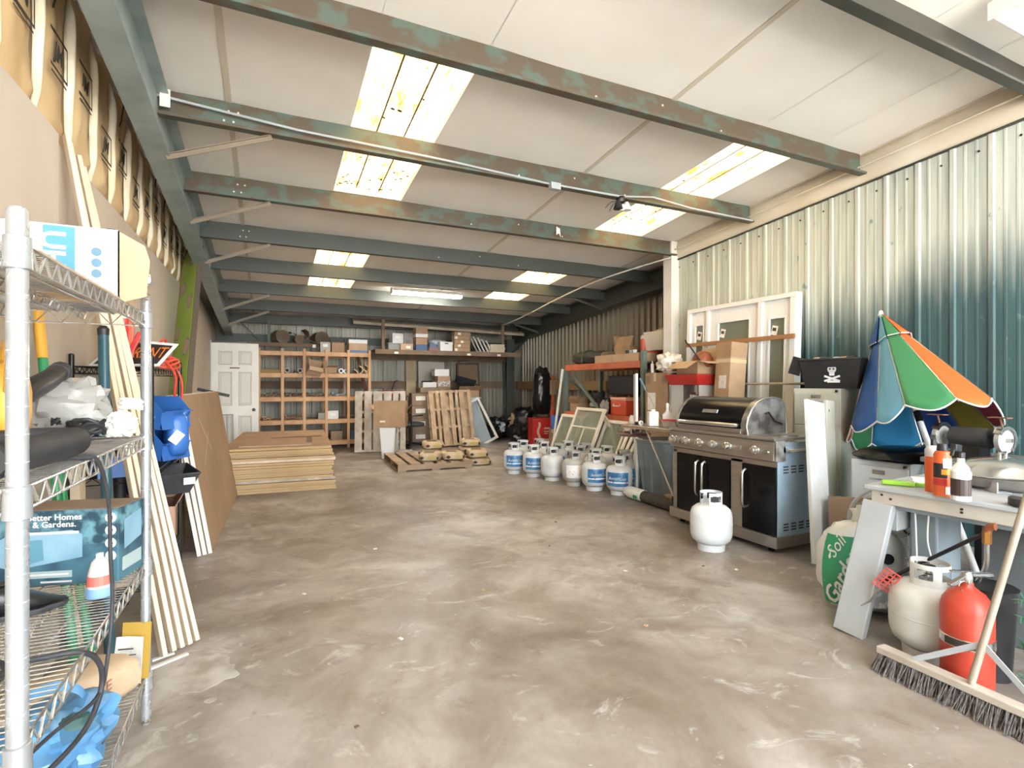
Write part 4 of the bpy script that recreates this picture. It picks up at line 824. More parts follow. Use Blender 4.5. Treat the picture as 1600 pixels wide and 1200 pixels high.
# boxes on the long shelf
ZH = 1.963
M_gp = pm('grey_printed_carton', '8b8580', '736d68', sc=10, ro=.6)
t = T('clear_tote', 'clear plastic tote with a lid under the tilted white box', 'tote', (2.36, 10.85, ZH)); O('tote_body', B(-.14, .14, -.14, .14, 0, .13), pm('dim_clear_tote', '8d8a82', ro=.3, alpha=.7), t, bev=.01); O('tote_lid', B(-.15, .15, -.15, .15, .13, .145), M_greym, t, bev=.005)
carton('white printed box sitting tilted on the clear tote', (2.41, 10.84, ZH+.147), (.23, .2, .20), R(8), M_boxw, patch=[('-y', 0, .12, .1, .06)])
carton('pale tan box at the front of the high shelf', (2.58, 10.70, ZH), (.25, .15, .13), 0, M_card2, patch=[('-y', .03, .06, .09, .05)])
carton('grey printed box behind the pale tan box', (2.70, 11.02, ZH), (.25, .25, .38), 0, M_gp)
carton('lower cardboard box with a blue front on the high shelf', (2.90, 10.78, ZH), (.24, .24, .12), 0, pm('blue_front_card', '3e5b80', ro=.6))
carton('middle cardboard box on the blue one', (2.90, 10.78, ZH+.123), (.24, .24, .14), 0, M_card)
t = carton('top cardboard box with a white stripe on the blue stack', (2.90, 10.78, ZH+.266), (.25, .25, .20), 0, M_card); O('white_stripe', B(-.127, .127, -.127, .127, .01, .08), M_boxw, t)
t = T('clear_tote', 'grey tote with a domed lid on the high shelf', 'tote', (3.32, 10.98, ZH)); O('tote_body', B(-.2, .2, -.15, .15, 0, .19), pm('blue_grey_tote', '5a7186', ro=.5), t, bev=.015); O('domed_lid', blob((0, 0, .19), (.42, .32, .16), 20, 10, .03, 2, 2, .7), M_greym, t, sm=60)
carton('flat red-blue box lying before the domed tote', (3.16, 10.71, ZH), (.22, .16, .07), 0, pm('muted_red_box', '8a5f62', ro=.6))
t = carton('white file box with a handle hole on the high shelf', (3.42, 10.70, ZH), (.27, .18, .19), 0, M_boxw, tape=False); O('lid', B(-.14, .14, -.095, .095, .14, .195), M_boxw, t, bev=.003); O('handle_hole', B(-.04, .04, -.0965, -.095, .15, .17), M_black, t)
for k in range(5): carton('thin brown carton, %s of five stacked on the high shelf' % ['lowest', 'second', 'middle', 'fourth', 'topmost'][k], (3.78+.006*((k*7) % 3-1), 10.74, ZH+k*.085), (.36, .22, .083), 0, M_card, patch=[('-y', -.13+.06*(k % 3), .04, .06, .05)], group='thin stacked cartons')
for k in range(4):
    t = T('picture_frame', 'white frame leaning on the high shelf, %s of four' % ['leftmost', 'second', 'third', 'rightmost'][k], 'frame', (4.22+.085*k, 10.68, ZH), rot=(0, R(-28), 0), group='white leaning frames')
    for a in ((-.01, .01, -.03, .0, 0, .38-.03*k), (-.01, .01, .17, .20, 0, .38-.03*k), (-.01, .01, 0, .17, 0, .03), (-.01, .01, 0, .17, .35-.03*k, .38-.03*k)): O('frame_bar', B(*a), M_white, t)
for k in range(6): tag(O('white_slab', B(-.17, .17, -.12, .12, 0, .028), pm('cream_slab', 'cfc4ad', 'bdb197', sc=6, ro=.7), None, (4.58+.008*((k*5) % 4), 10.72, ZH+k*.03), (0, 0, .01*(k % 3)), bev=.002), 'cream slab, %s of the six stacked at the end of the high shelf' % ['lowest', 'second', 'third', 'fourth', 'fifth', 'topmost'][k], 'slab', 'stacked cream slabs')
# ================================================================ PALLETS
def pallet(name, label, loc, rot, m, slats, L=1.0, W=1.15, t=.018, runners=3, back=True):
    # local: lying flat, slats run along Y (length W), across X (0..L); top at z=.11
    p = T(name, label, 'pallet', loc, rot=rot)
    for x0, x1 in slats: O('slat', B(x0, x1, 0, W, .094, .112), m, p, bev=.002, seg=1)
    for k in range(runners):
        y = (W-.05)*k/(runners-1); O('runner', B(0, L, y, y+.045, .018, .094), m, p, bev=.002, seg=1)
    if back:
        for x0, x1 in ((0, .12), (L/2-.06, L/2+.06), (L-.12, L)): O('bottom_slat', B(x0, x1, 0, W, 0, .018), m, p)
    return p
a = atan2(9.74-9.957, 2.357-1.46)
pallet('upright_pallet', 'weathered grey pallet standing on edge behind the white planter', (1.47, 10.05, 0.0), (R(83), 0, a), M_palg, [(0, .13), (.17, .30), (.33, .49), (.52, .66), (.69, .79), (.82, .92)], L=.92, W=1.13, runners=4)
pallet('upright_pallet', 'tan wooden pallet standing on edge behind the cement bags', (2.96, 10.16, 0.0), (R(80), R(-1.5), R(7)), M_pal, [(0, .10), (.15, .21), (.25, .37), (.44, .53), (.58, .64), (.67, .79), (.86, .94)], L=.94, W=1.13, runners=4)
pallet('flat_pallet', 'weathered pallet lying flat on the floor under the cement bags', (1.70, 7.53, 0), (0, 0, R(-3)), M_dust if False else pm('brown_grey_pallet', 'a18b73', '8a755f', sc=6, ro=.85, st=(.3, 1, 1)), [(0, .14), (.19, .33), (.38, .52), (.58, .72), (.78, .92), (.98, 1.12)], L=1.12, W=1.36, runners=3)
# cement bags
def cbag(label, loc, rz, s=1.0):
    t = T('cement_bag', label, 'bag', loc, rz, 'paper cement bags')
    O('sack', blob((0, 0, .055), (.33*s, .46*s, .115), 26, 14, .06, 2.4, loc[0]*9, .42, .06), M_concB, t, sm=50)
    O('yellow_print', MB().grid(lambda u, v: (-.02+.13*u, -.231*s-.003*sin(3*u), .035+.035*v), 6, 2), pm('yellow_band_print', 'b09a58', ro=.7), t)
    O('diamond_logo', MB().add([(-.10, -.234*s, .03), (-.06, -.236*s, .055), (-.10, -.234*s, .08), (-.14, -.230*s, .055)], [(0, 1, 2, 3)]), M_ink, t)
    O('dark_square', MB().add([(.12, -.234*s, .03), (.15, -.232*s, .03), (.15, -.232*s, .07), (.12, -.234*s, .07)], [(0, 1, 2, 3)]), M_ink, t)
    O('top_print', MB().grid(lambda u, v: (-.10+.16*u, -.12+.2*v, .1165+.0015*sin(5*u)), 3, 3), pm('dark_print_patch', '6f5c44', ro=.7), t)
    return t
cbag('cement bag at the front of the flat pallet, left', (2.26, 7.80, .115), R(-24)); cbag('cement bag at the front of the flat pallet, right', (2.60, 7.78, .115), R(-8))
cbag('cement bag on the rear of the flat pallet', (2.42, 8.30, .115), R(-18)); cbag('cement bag lying on top of the rear pallet bag', (2.44, 8.30, .232), R(-10))
cbag('cement bag on the floor right of the pallet, lower', (3.07, 7.83, .0), R(-12)); cbag('cement bag on the floor right of the pallet, upper', (3.04, 7.85, .118), R(-16))
cbag('cement bag behind the floor pair, lowest of three', (3.12, 8.36, .0), R(-14)); cbag('cement bag behind the floor pair, middle of three', (3.10, 8.36, .118), R(-10)); cbag('cement bag behind the floor pair, topmost of three', (3.11, 8.34, .236), R(-18))
plasticbag('plastic_film', 'crumpled clear plastic film on the floor beside the flat pallet', (2.15, 9.05, 0), (.40, .26, .12), pm('grey_film', 'b9b6ae', 'a19e97', sc=12, ro=.25, bump=.8), 17, .45, 'plastic')
# planter + box with plant
pt = T('tall_planter', 'tall white tapered planter standing on the floor', 'planter', (1.88, 9.05, 0), R(-20))
O('planter_body', MB().add([(-.10, -.10, 0), (.10, -.10, 0), (.10, .10, 0), (-.10, .10, 0), (-.135, -.135, .53), (.135, -.135, .53), (.135, .135, .53), (-.135, .135, .53)], [(3, 2, 1, 0), (0, 1, 5, 4), (1, 2, 6, 5), (2, 3, 7, 6), (3, 0, 4, 7)]), M_wht2, pt, bev=.015, seg=3)
O('planter_rim', MB().tube([(-.132, -.132, .527), (.132, -.132, .527), (.132, .132, .527), (-.132, .132, .527)], .006, 6, closed=True), M_wht2, pt)
carton('open cardboard box with side flaps resting on the white planter', (1.93, 9.07, .536), (.52, .34, .28), R(-20), M_card, flaps=[-.02, -.1, .75, .75], patch=[('-y', -.12, .10, .09, .03)])
pl_ = T('potted_plant', 'spiky green plant poking out of the open cardboard box', 'plant', (1.95, 9.07, .56), 0)
rp = random.Random(4)
for k in range(16):
    a = rp.uniform(0, 2*pi); L = rp.uniform(.16, .26); x0, y0 = rp.uniform(-.12, .12), rp.uniform(-.06, .06)
    O('leaf', MB().add([(x0, y0, .16), (x0+.012, y0, .3), (x0+cos(a)*L*.5, y0+sin(a)*L*.4, .42), (x0+cos(a)*L*.45-.014, y0+sin(a)*L*.4, .41)], [(0, 1, 2, 3)]), pm('leaf_green', '5f7a45', '7c8f58', sc=9, ro=.5), pl_)
O('soil_pot', MB().lathe([(0, 0), (.08, 0), (.10, .16), (0, .16)], 14), M_dust, pl_)
# ================================================================ CHAIR, FILE CARTONS, PANELS BEHIND THE PALLETS
ch = T('office_chair', 'black office chair turned sideways between the two pallets', 'chair', (2.62, 10.42, 0), R(100))
O('seat', blob((0, 0, .46), (.46, .46, .10), 20, 10, .03, 2, 1, .5), M_rub, ch, sm=50)
O('backrest', blob((0, .24, .74), (.42, .09, .50), 20, 12, .03, 2, 3, .6), M_rub, ch, sm=50)
O('gas_column', MB().lathe([(.025, .08), (.025, .42)], 12), M_blkmet, ch, sm=40)
for k in range(5):
    a = 2*pi*k/5; lg = O('base_arm', MB().beam((0, 0, .09), (.27*cos(a), .27*sin(a), .065), .04, .03), M_blkmet, ch)
    O('caster', MB().lathe([(.0, -.012), (.027, -.012), (.027, .012), (0, .012)], 12, (.27*cos(a), .27*sin(a), .028), 'y'), M_blkmet, lg)
for s in (-1, 1): O('armrest', MB().tube([(s*.24, .1, .46), (s*.27, .1, .64), (s*.27, -.12, .65)], .018, 8), M_blkmet, ch, sm=40)
fcx = [(0, .28), (.285, .26), (.55, .26), (.815, .26)]
for k, (z, h) in enumerate(fcx): carton('grey file carton with a label, %s in the stack by the office chair' % ['lowest', 'second', 'third', 'topmost'][k], (2.95, 10.95, z), (.42, .36, h), R(-4), M_card3, patch=[('-y', -.03, h*.6, .2, .09)], group='grey file cartons', tape=False)
carton('brown carton tower beside the grey file cartons', (3.38, 11.05, 0), (.40, .40, 1.09), 0, M_card, tape=False)
carton('wide flat carton on top of the file cartons', (3.24, 10.98, 1.093), (.66, .34, .10), 0, M_card3, tape=False)
t = carton('open white tray box with cables on the flat carton', (3.12, 10.94, 1.196), (.30, .24, .11), 0, M_boxw, flaps=[None, None, None, None]); O('cables', blob((-.02, 0, .11), (.24, .18, .06), 18, 8, .4, 4, 3), M_rub, t, sm=30)
t = carton('small carton printed with people photos on the flat carton', (3.43, 10.93, 1.196), (.28, .24, .24), 0, M_card); O('photo_print', B(-.141, .141, -.1215, -.12, .03, .14), pm('photo_print', '7f7680', 'c7b8b0', sc=30, ro=.5, lo=.45, hi=.55), t)
carton('white shoe box on top of the printed carton', (3.39, 10.95, 1.439), (.32, .26, .15), 0, M_boxw, tape=False)
board('plank', 'pale wide plank leaning on the back wall', 'plank', (2.94, 11.62, .0), (2.94, 11.78, 1.84), .22, .02, pm('dim_plank', 'b39d7c', ro=.7), up=(0, 1, 0))
board('leaning_board', 'dull white panel leaning on the back wall behind the boxes', 'board', (3.42, 11.58, .0), (3.42, 11.77, 1.78), .62, .03, pm('dull_white', 'c4bcae', ro=.6), up=(0, 1, 0))
t = T('framed_board', 'brown framed board leaning on the back wall', 'board', (4.30, 11.50, 0)); t.rotation_euler = (R(-7), 0, 0)
O('panel', B(-.24, .24, -.005, .005, 1.0, 1.74), pm('brown_board', '836c53', ro=.7), t); O('frame', MB().box(-.28, -.24, -.015, .015, 0, 1.78).box(.24, .28, -.015, .015, 0, 1.78).box(-.24, .24, -.015, .015, 1.74, 1.78).box(-.24, .24, -.015, .015, .96, 1.0), pm('dark_brown_frame', '5d4532', ro=.6), t)
O('lower_panel', B(-.24, .24, -.004, .004, 0, .96), MATS['brown_board'], t)
t = T('storage_crate', 'black wire crate lying tilted beside the boxes', 'crate', (4.05, 11.12, 1.20)); t.rotation_euler = (R(20), R(14), 0)
for k in range(9): O('rib', B(-.22+k*.054, -.21+k*.054, -.15, -.14, 0, .16), M_black, t)
O('rim', MB().box(-.23, .23, -.15, -.135, .15, .17).box(-.23, .23, -.15, .15, 0, .01).box(-.23, .23, .14, .15, 0, .17), M_black, t)
rt = T('red_tool', 'red and grey machine part showing above the grey pallet', 'machine', (2.34, 11.4, 1.022), .2); O('body', blob((0, 0, .05), (.5, .3, .12), 20, 10, .2, 3, 8), M_red, rt, sm=40); O('lever', MB().tube([(.1, 0, .1), (.2, .05, .3), (.26, .05, .32)], .012, 8), M_black, rt)
tag(O('support_table', MB().box(-.45, .45, -.25, .25, .98, 1.02).box(-.44, -.40, -.24, -.20, 0, .98).box(.40, .44, -.24, -.20, 0, .98).box(-.44, -.40, .20, .24, 0, .98).box(.40, .44, .20, .24, 0, .98), M_dust, None, (2.36, 11.42, 0)), 'dim brown table standing behind the grey pallet', 'table')
# grey sash windows with a box on top
M_sash = pm('blue_grey_sash', '97a4a8', '8b989c', sc=3, ro=.5)
for k in range(2):
    t = T('window_sash', ['blue-grey sash panel leaning beside the tan pallet', 'open white window sash leaning in front of the blue-grey panel'][k], 'window', (4.20+.10*k, 10.56-.10*k, 0)); t.rotation_euler = (R(-5), R(-20-6*k), R(-8))
    w, h = (.44, .98) if k == 0 else (.52, .98)
    for q in ((-w/2, -w/2+.05, 0, h), (w/2-.05, w/2, 0, h), (-w/2+.05, w/2-.05, 0, .05), (-w/2+.05, w/2-.05, h-.05, h)): O('frame_bar', B(q[0], q[1], -.02, .02, q[2]+(.2 if k else 0), q[3]+(.2 if k else 0)) if k == 0 else B(q[0], q[1], -.02, .02, q[2], q[3]), M_sash if k == 0 else M_white, t)
    if k == 0: O('panel', B(-w/2+.05, w/2-.05, -.006, .006, .05, h-.05), M_sash, t)
carton('open cardboard box on top of the sash windows', (4.0, 10.93, .99), (.46, .30, .14), R(-6), M_card, flaps=[.9, None, None, .6])
tag(O('sash_stand', MB().box(-.25, .25, -.2, .2, .95, .985).box(-.24, -.2, -.18, -.14, 0, .95).box(.2, .24, -.18, -.14, 0, .95).box(-.24, -.2, .14, .18, 0, .95).box(.2, .24, .14, .18, 0, .95), M_greym, None, (4.0, 10.93, 0)), 'grey stand holding the open cardboard box beside the sashes', 'stand')
# ================================================================ TRASH BAGS, RED BOX, JACK
plasticbag('trash_bag', 'black trash bag slumped at the foot of the back corner post', (4.85, 11.15, 0), (.55, .5, .50), M_bagp, 2, .3, group='black trash bags')
plasticbag('trash_bag', 'black trash bag on the floor left of the red box', (5.02, 10.35, 0), (.5, .45, .42), M_bagp, 8, .3, group='black trash bags')
plasticbag('trash_bag', 'black trash bag piled behind the red box', (5.33, 10.75, 0), (.5, .55, .72), M_bagp, 15, .28, group='black trash bags')
plasticbag('trash_bag', 'tall knotted black trash bag hung against the corrugated wall', (5.38, 10.02, .55), (.36, .36, 1.08), M_bagp, 23, .22, group='black trash bags', fr=2)
plasticbag('trash_bag', 'low black trash bag in front of the corner post', (4.55, 10.85, 0), (.4, .4, .36), M_bagp, 29, .3, group='black trash bags')
carton('brown box supporting the tall knotted trash bag', (5.42, 10.05, 0), (.34, .34, .55), 0, M_card3, tape=False)
plasticbag('rag_heap', 'tan crumpled rags between the trash bags', (5.18, 11.0, .0), (.3, .3, .55), pm('tan_rag', '9a8468', ro=.9, bump=.6), 33, .4, 'rags')
t = carton('glossy red box with pale print beside the trash bags', (5.17, 9.72, 0), (.42, .34, .56), R(-10), M_red, tape=False)
O('pale_figure_print', MB().grid(lambda u, v: (-.10+.05*u+.02*sin(9*v), -.1715, .08+.40*v), 2, 10), pm('cream_print', 'd8b9a8', ro=.5), t); O('print_lines', MB().box(.04, .16, -.1725, -.1705, .34, .37).box(.04, .14, -.1725, -.1705, .28, .30).box(.04, .12, -.1725, -.1705, .24, .255), M_boxw, t); O('print_block', B(.04, .16, -.1725, -.1705, .06, .14), MATS['cream_print'], t)
t = T('farm_jack', 'tall orange-red jack standing beside the red box', 'jack', (5.22, 9.26, 0), 0)
O('mast', B(-.025, .025, -.02, .02, 0, 1.43), M_orange, t); O('sleeve', MB().lathe([(.05, .25), (.05, .75)], 12), pm('jack_red', 'c2452f', ro=.4), t, sm=40); O('head', B(-.045, .045, -.04, .04, 1.05, 1.35), M_form, t, bev=.008); O('base_plate', B(-.1, .1, -.08, .08, 0, .02), M_blkmet, t)
tag(O('blue_bin', B(-.14, .14, -.1, .1, 0, .26), M_blue, None, (5.0, 8.6, .42), bev=.012), 'small blue bin behind the leaning windows', 'bin')
carton('brown box under the small blue bin', (5.0, 8.6, 0), (.32, .26, .415), 0, M_card3)
# ================================================================ ORANGE PALLET RACK AND LOAD
pr = T('pallet_rack', 'orange-beamed steel storage rack with green uprights beside the white post', 'rack', (0, 0, 0))
M_upr = pm('grey_green_upright', '6f7f78', '5f6e67', sc=4, ro=.5)
for Y in (5.86, 7.98):
    for X in (4.76, 5.50): O('upright', MB().box(X-.035, X+.035, Y-.03, Y+.03, 0, 1.74 if Y < 6 else 1.55), M_upr, pr, bev=.003)
    O('cross_brace', MB().beam((4.78, Y, .3), (5.48, Y, .85), .03, .03).beam((5.48, Y, .85), (4.78, Y, 1.4), .03, .03), M_upr, pr)
for X in (4.75, 5.51):
    O('upper_beam', B(X-.025, X+.025, 5.90, 7.94, 1.50, 1.60), M_orange, pr, bev=.004); O('lower_beam', B(X-.025, X+.025, 5.90, 7.94, .70, .80), M_orange, pr, bev=.004)
for k in range(10):
    y0 = 5.92+k*.2; O('upper_deck_plank', B(4.78, 5.48, y0, y0+.185, 1.575, 1.595), M_dust, pr); O('lower_deck_plank', B(4.78, 5.48, y0, y0+.185, .775, .795), M_dust, pr)
O('diagonal_strut', MB().beam((4.80, 7.75, 1.40), (4.80, 7.0, .85), .04, .03), M_upr, pr)
dbg = T('duffel_bag', 'dark green and black duffel bag on the top of the orange rack', 'bag', (5.0, 7.45, 1.598), R(10)); O('bag_body', blob((0, 0, .11), (.36, .95, .24), 26, 16, .12, 2.4, 3, .75, .1), pm('black_canvas', '26251f', '34352a', sc=6, ro=.75), dbg, sm=45)
O('strap', MB().tube([(-.19, .1, .02), (-.16, .1, .2), (0, .1, .245), (.16, .1, .2)], .02, 6), pm('olive_strap', '3f4a36', ro=.8), dbg); O('side_flap', blob((-.02, -.38, .10), (.30, .22, .2), 16, 10, .1, 3, 7), pm('brown_flap', '6c5a45', ro=.8), dbg, sm=50)
carton('open cardboard box at the back of the top orange rack shelf', (5.25, 6.78, 1.597), (.34, .40, .26), 0, M_card, flaps=[None, .2, -.4, None])
wc = T('wooden_crate', 'shallow tan wooden crate on the edge of the orange rack', 'crate', (4.92, 6.52, 1.597))
O('front', B(-.16, -.145, -.55, .55, 0, .12), M_card2, wc); O('back', B(.145, .16, -.55, .55, 0, .12), M_card2, wc); O('bottom', B(-.145, .145, -.55, .55, 0, .012), M_card2, wc)
for k in range(4): O('divider', B(-.145, .145, -.55+k*.36, -.53+k*.36, .012, .12), M_card2, wc)
ck = T('drink_cooler', 'orange drink cooler with a white lid on the orange rack', 'cooler', (5.16, 6.18, 1.597)); O('cooler_body', MB().lathe([(.15, 0), (.155, .02), (.155, .33), (.15, .34)], 24), pm('cooler_orange', 'd4502d', ro=.4), ck, sm=40); O('cooler_lid', MB().lathe([(.16, .34), (.162, .37), (.14, .40), (0, .405)], 24), M_white, ck, sm=50); O('spigot', MB().tube([(-.155, 0, .05), (-.19, 0, .05), (-.19, 0, .02)], .012, 8), M_white, ck)
ct = T('clear_tote', 'clear plastic tote stuffed with cream cloth beside the drink cooler', 'tote', (5.13, 5.86+.0, 1.745)); O('tote_body', MB().add([(-.20, -.20, 0), (.20, -.20, 0), (.20, .16, 0), (-.20, .16, 0), (-.24, -.24, .26), (.24, -.24, .26), (.24, .17, .26), (-.24, .17, .26)], [(3, 2, 1, 0), (0, 1, 5, 4), (1, 2, 6, 5), (2, 3, 7, 6), (3, 0, 4, 7)]), M_clear, ct); O('cloth', blob((0, -.02, .16), (.38, .34, .30), 20, 12, .2, 3, 4, .7), pm('cream_cloth', 'd8c8ae', 'c9b698', sc=5, ro=.9, bump=.4), ct, sm=45); O('tote_rim', MB().tube([(-.24, -.24, .26), (.24, -.24, .26), (.24, .17, .26), (-.24, .17, .26)], .008, 6, closed=True), M_clear, ct)
for k in range(3): tag(O('paint_can', MB().lathe([(0, 0), (.03, 0), (.03, .05), (0, .05)], 12), [M_wht2, M_greym, M_black][k], None, (4.86, 6.18+.09*k, 1.72), sm=40), ['small white can on the crate end', 'small grey can on the crate end', 'small black can on the crate end'][k], 'can')
# lower load
cl_ = T('ice_chest', 'orange-red ice chest with a white lid on the lower orange rack shelf', 'cooler', (4.92, 6.50, .797), R(-90)); O('chest_body', B(-.19, .19, -.13, .13, 0, .22), pm('cooler_orange2', 'cf5236', ro=.4), cl_, bev=.015); O('chest_lid', B(-.195, .195, -.135, .135, .22, .27), pm('salmon_lid', 'e0a08a', ro=.4), cl_, bev=.012); O('handle', MB().tube([(-.08, -.14, .17), (-.08, -.165, .14), (.08, -.165, .14), (.08, -.14, .17)], .01, 8), M_white, cl_)
tp = T('stock_pot', 'large dark stock pot on the lower orange rack shelf', 'pot', (4.98, 7.05, .797)); O('pot_body', MB().lathe([(0, 0), (.15, 0), (.155, .02), (.155, .24), (.165, .25), (.15, .25)], 24), M_blkmet, tp, sm=40)
for s in (-1, 1): O('handle', MB().tube([(.03, s*.155, .19), (0, s*.20, .2), (-.03, s*.155, .19)], .008, 8), M_steel2, tp)
tp2 = T('stock_pot', 'tall grey-banded stock pot behind the dark one', 'pot', (5.02, 7.38, .797)); O('pot_body', MB().lathe([(0, 0), (.12, 0), (.125, .32), (.13, .33)], 20), M_rub, tp2, sm=40); O('steel_band', MB().lathe([(.1255, .10), (.128, .12), (.1255, .16)], 20), M_greym, tp2)
carton('small open cardboard box on the far end of the lower rack shelf', (4.90, 7.72, .797), (.26, .26, .14), 0, M_card, flaps=[.6, .3, .8, None])
tag(O('black_tote', B(-.22, .22, -.35, .35, 0, .30), M_black, None, (5.15, 6.6, 1.10), bev=.02), 'black tote high on the lower shelf behind the ice chest', 'tote')
carton('brown box beneath the black tote', (5.22, 6.6, .797), (.3, .5, .30), 0, M_card3)
plasticbag('plastic_bag', 'white-grey plastic bag hanging beside the ice chest', (4.74, 6.78, .80), (.10, .16, .22), M_pbag, 5, .3)
# ================================================================ LEANING WINDOWS
def sash(label, Y0, Y1, xb, xt, zt, m, mull=None, b=.05):
    # frame leaning toward +X: bottom at xb, top at xt
    w = Y1-Y0; h = sqrt(zt*zt+(xt-xb)**2); a = atan2(xt-xb, zt)
    t = T('window_sash', label, 'window', (xb, (Y0+Y1)/2, .005), rot=(0, a, 0), group='white leaning window sashes')
    O('stile', B(-.02, .02, -w/2, -w/2+b, 0, h), m, t, bev=.004); O('stile', B(-.02, .02, w/2-b, w/2, 0, h), m, t, bev=.004)
    O('rail', B(-.02, .02, -w/2+b, w/2-b, 0, b), m, t, bev=.004); O('rail', B(-.02, .02, -w/2+b, w/2-b, h-b, h), m, t, bev=.004)
    O('pane', B(-.004, .004, -w/2+b, w/2-b, b, h-b), M_glass, t)
    if mull: O('mullion', B(-.012, .012, -.012, .012, b, h*mull), m, t); O('cross_mullion', B(-.012, .012, -w/2+b, w/2-b, h*mull-.012, h*mull+.012), m, t)
    return t
M_wf = pm('cream_window_frame', 'e9e2d4', 'ddd4c2', sc=4, ro=.45)
sash('tall white window sash leaning in front of the orange rack, foremost', 6.62, 7.42, 4.29, 4.66, .88, M_wf, .66)
sash('white window sash leaning to the left behind the foremost one', 7.30, 7.98, 4.40, 4.70, .74, M_wf)
sash('white window sash leaning to the right behind the foremost one', 6.10, 6.66, 4.38, 4.70, .72, M_wf)
aw = T('arched_window', 'half-round cream window standing behind the leaning sashes', 'window', (4.645, 6.95, .0), rot=(0, R(3), 0)); AR = .55
O('arch_frame', MB().lathe([(AR-.06, -.02), (AR, -.02), (AR, .02), (AR-.06, .02), (AR-.06, -.02)], 24, (0, 0, .30), 'x', 0, pi), M_wf, aw, sm=40); O('lower_frame', MB().box(-.02, .02, -AR, -AR+.06, 0, .30).box(-.02, .02, AR-.06, AR, 0, .30).box(-.02, .02, -AR+.06, AR-.06, 0, .06), M_wf, aw)
O('pane', MB().prism([(AR*.9*cos(pi*k/16), .30+AR*.9*sin(pi*k/16)) for k in range(17)]+[(-AR*.9, .06), (AR*.9, .06)], -.004, .004, 'x'), M_glass, aw)
for k in range(4): board('trim_strip', 'cream window trim slat leaning beside the trash can, %s of four' % ['leftmost', 'second', 'third', 'rightmost'][k], 'slat', (4.20+.03*k, 5.88-.06*k, .01), (4.55, 5.86-.10*k, .70-.03*k), .05, .025, M_wf, up=(1, 0, 0), group='leaning trim slats')
board('aluminium_bar', 'long thin white bar leaning on the end of the orange rack', 'bar', (4.55, 8.10, .02), (4.68, 7.95, 1.53), .04, .025, M_wht2, up=(1, 0, 0))
board('trim_board', 'white trim board standing on the grill side table', 'board', (3.93, 4.98, .0), (4.02, 5.10, 1.39), .10, .03, M_wht2, up=(.9, -.4, 0))
# ================================================================ PROPANE TANKS
M_hole = pm('dark_opening', '2e2d2b', ro=.8)
def tank_meshes():
    body = mesh('tank_body', MB().lathe([(0, .045), (.06, .045), (.11, .055), (.14, .08), (.152, .115), (.155, .14), (.155, .255), (.152, .28), (.14, .31), (.11, .335), (.05, .347), (0, .348)], 28), 60)
    # collar: ring with cut-outs built from panels
    cm = MB()
    def ringseg(a0, a1, z0, z1, r=.082, t=.004, n=5):
        cm.lathe([(r-t, z0), (r, z0), (r, z1), (r-t, z1), (r-t, z0)], n, (0, 0, 0), 'z', a0, a1)
    g0 = R(-30); span = R(300)
    ringseg(g0, g0+span, .335, .372, n=26); ringseg(g0, g0+span, .418, .440, n=26)
    for a, w in ((0, 18), (70, 24), (141, 18), (212, 24), (282, 18)): ringseg(g0+R(a), g0+R(a+w), .372, .418, n=3)
    collar = mesh('tank_collar', cm, 40)
    foot = mesh('tank_foot', MB().lathe([(.095, 0), (.10, 0), (.104, .05), (.099, .05), (.095, 0)], 26), 40)
    valve = mesh('tank_valve', MB().lathe([(.02, .345), (.02, .385), (.012, .39), (.012, .405), (0, .405)], 12).tube([(0, 0, .372), (.055, 0, .372)], .013, 10), 40)
    knob = mesh('tank_knob', MB().lathe([(.026, .404), (.028, .41), (.026, .424), (0, .426)], 12), 40)
    label_ = mesh('tank_label', MB().lathe([(.1535, .112), (.1562, .125), (.1566, .135), (.1566, .262), (.1545, .272)], 14, (0, 0, 0), 'z', R(-50), R(50)), 40)
    weld = mesh('tank_weld', MB().lathe([(.155, .196), (.1568, .199), (.155, .202)], 28), 40)
    band = mesh('label_band', MB().lathe([(.1568, .150), (.1573, .150), (.1573, .166), (.1568, .166)], 12, (0, 0, 0), 'z', R(-48), R(48)), 40)
    dec = mesh('collar_sticker', MB().lathe([(.0825, .376), (.0832, .376), (.0832, .414), (.0825, .414)], 5, (0, 0, 0), 'z', R(-22), R(22)), 40)
    return body, collar, foot, valve, knob, label_, weld, band, dec
TM = tank_meshes()
M_lblA = pm('blue_tank_label', '2e5c95', '4a8fb5', sc=14, ro=.35, lo=.4, hi=.62); M_lblB = pm('white_tank_label', 'e9e6e4', 'd8c4c2', sc=30, ro=.5, lo=.55, hi=.7)
M_bandw = pm('pale_label_text', 'dfe6ee', 'c46a6a', sc=40, ro=.5, lo=.55, hi=.6)
def cpm(me, m):
    c = me.copy(); c.materials.clear(); c.materials.append(m); return c
_tm = {}
def part(i, m):
    if (i, m.name) not in _tm: _tm[(i, m.name)] = cpm(TM[i], m)
    return _tm[(i, m.name)]
def tank(label, x, y, face, lab=None, m=None, s=1.0, z=0, txt=None, sticker=True, group='propane tanks', col=None):
    m = m or M_tank; t = T('propane_tank', label, 'propane tank', (x, y, z), face, group); t.scale = (s, s, s)
    O('tank_body', part(0, m), m, t); c = O('collar', part(1, m), m, t); O('foot_ring', part(2, m), m, t); O('valve', part(3, M_steel2), None, t); O('valve_knob', part(4, M_black), None, t); O('weld_seam', part(6, m), m, t)
    if sticker:
        for a in (0, 1.9, -2.0):
            d = O('collar_sticker', part(8, M_hole), None, c); d.rotation_euler = (0, 0, a)
    if lab:
        L_ = O('tank_label', part(5, lab), None, t); O('label_stripe', part(7, M_bandw), None, L_)
        if txt: text(txt, .05, M_boxw, L_, (.1590, 0, .205), (pi/2, 0, pi/2), name='brand_lettering', shear=.2)
    return t
fx = lambda x, y, d=0: atan2(-y, -x)+d
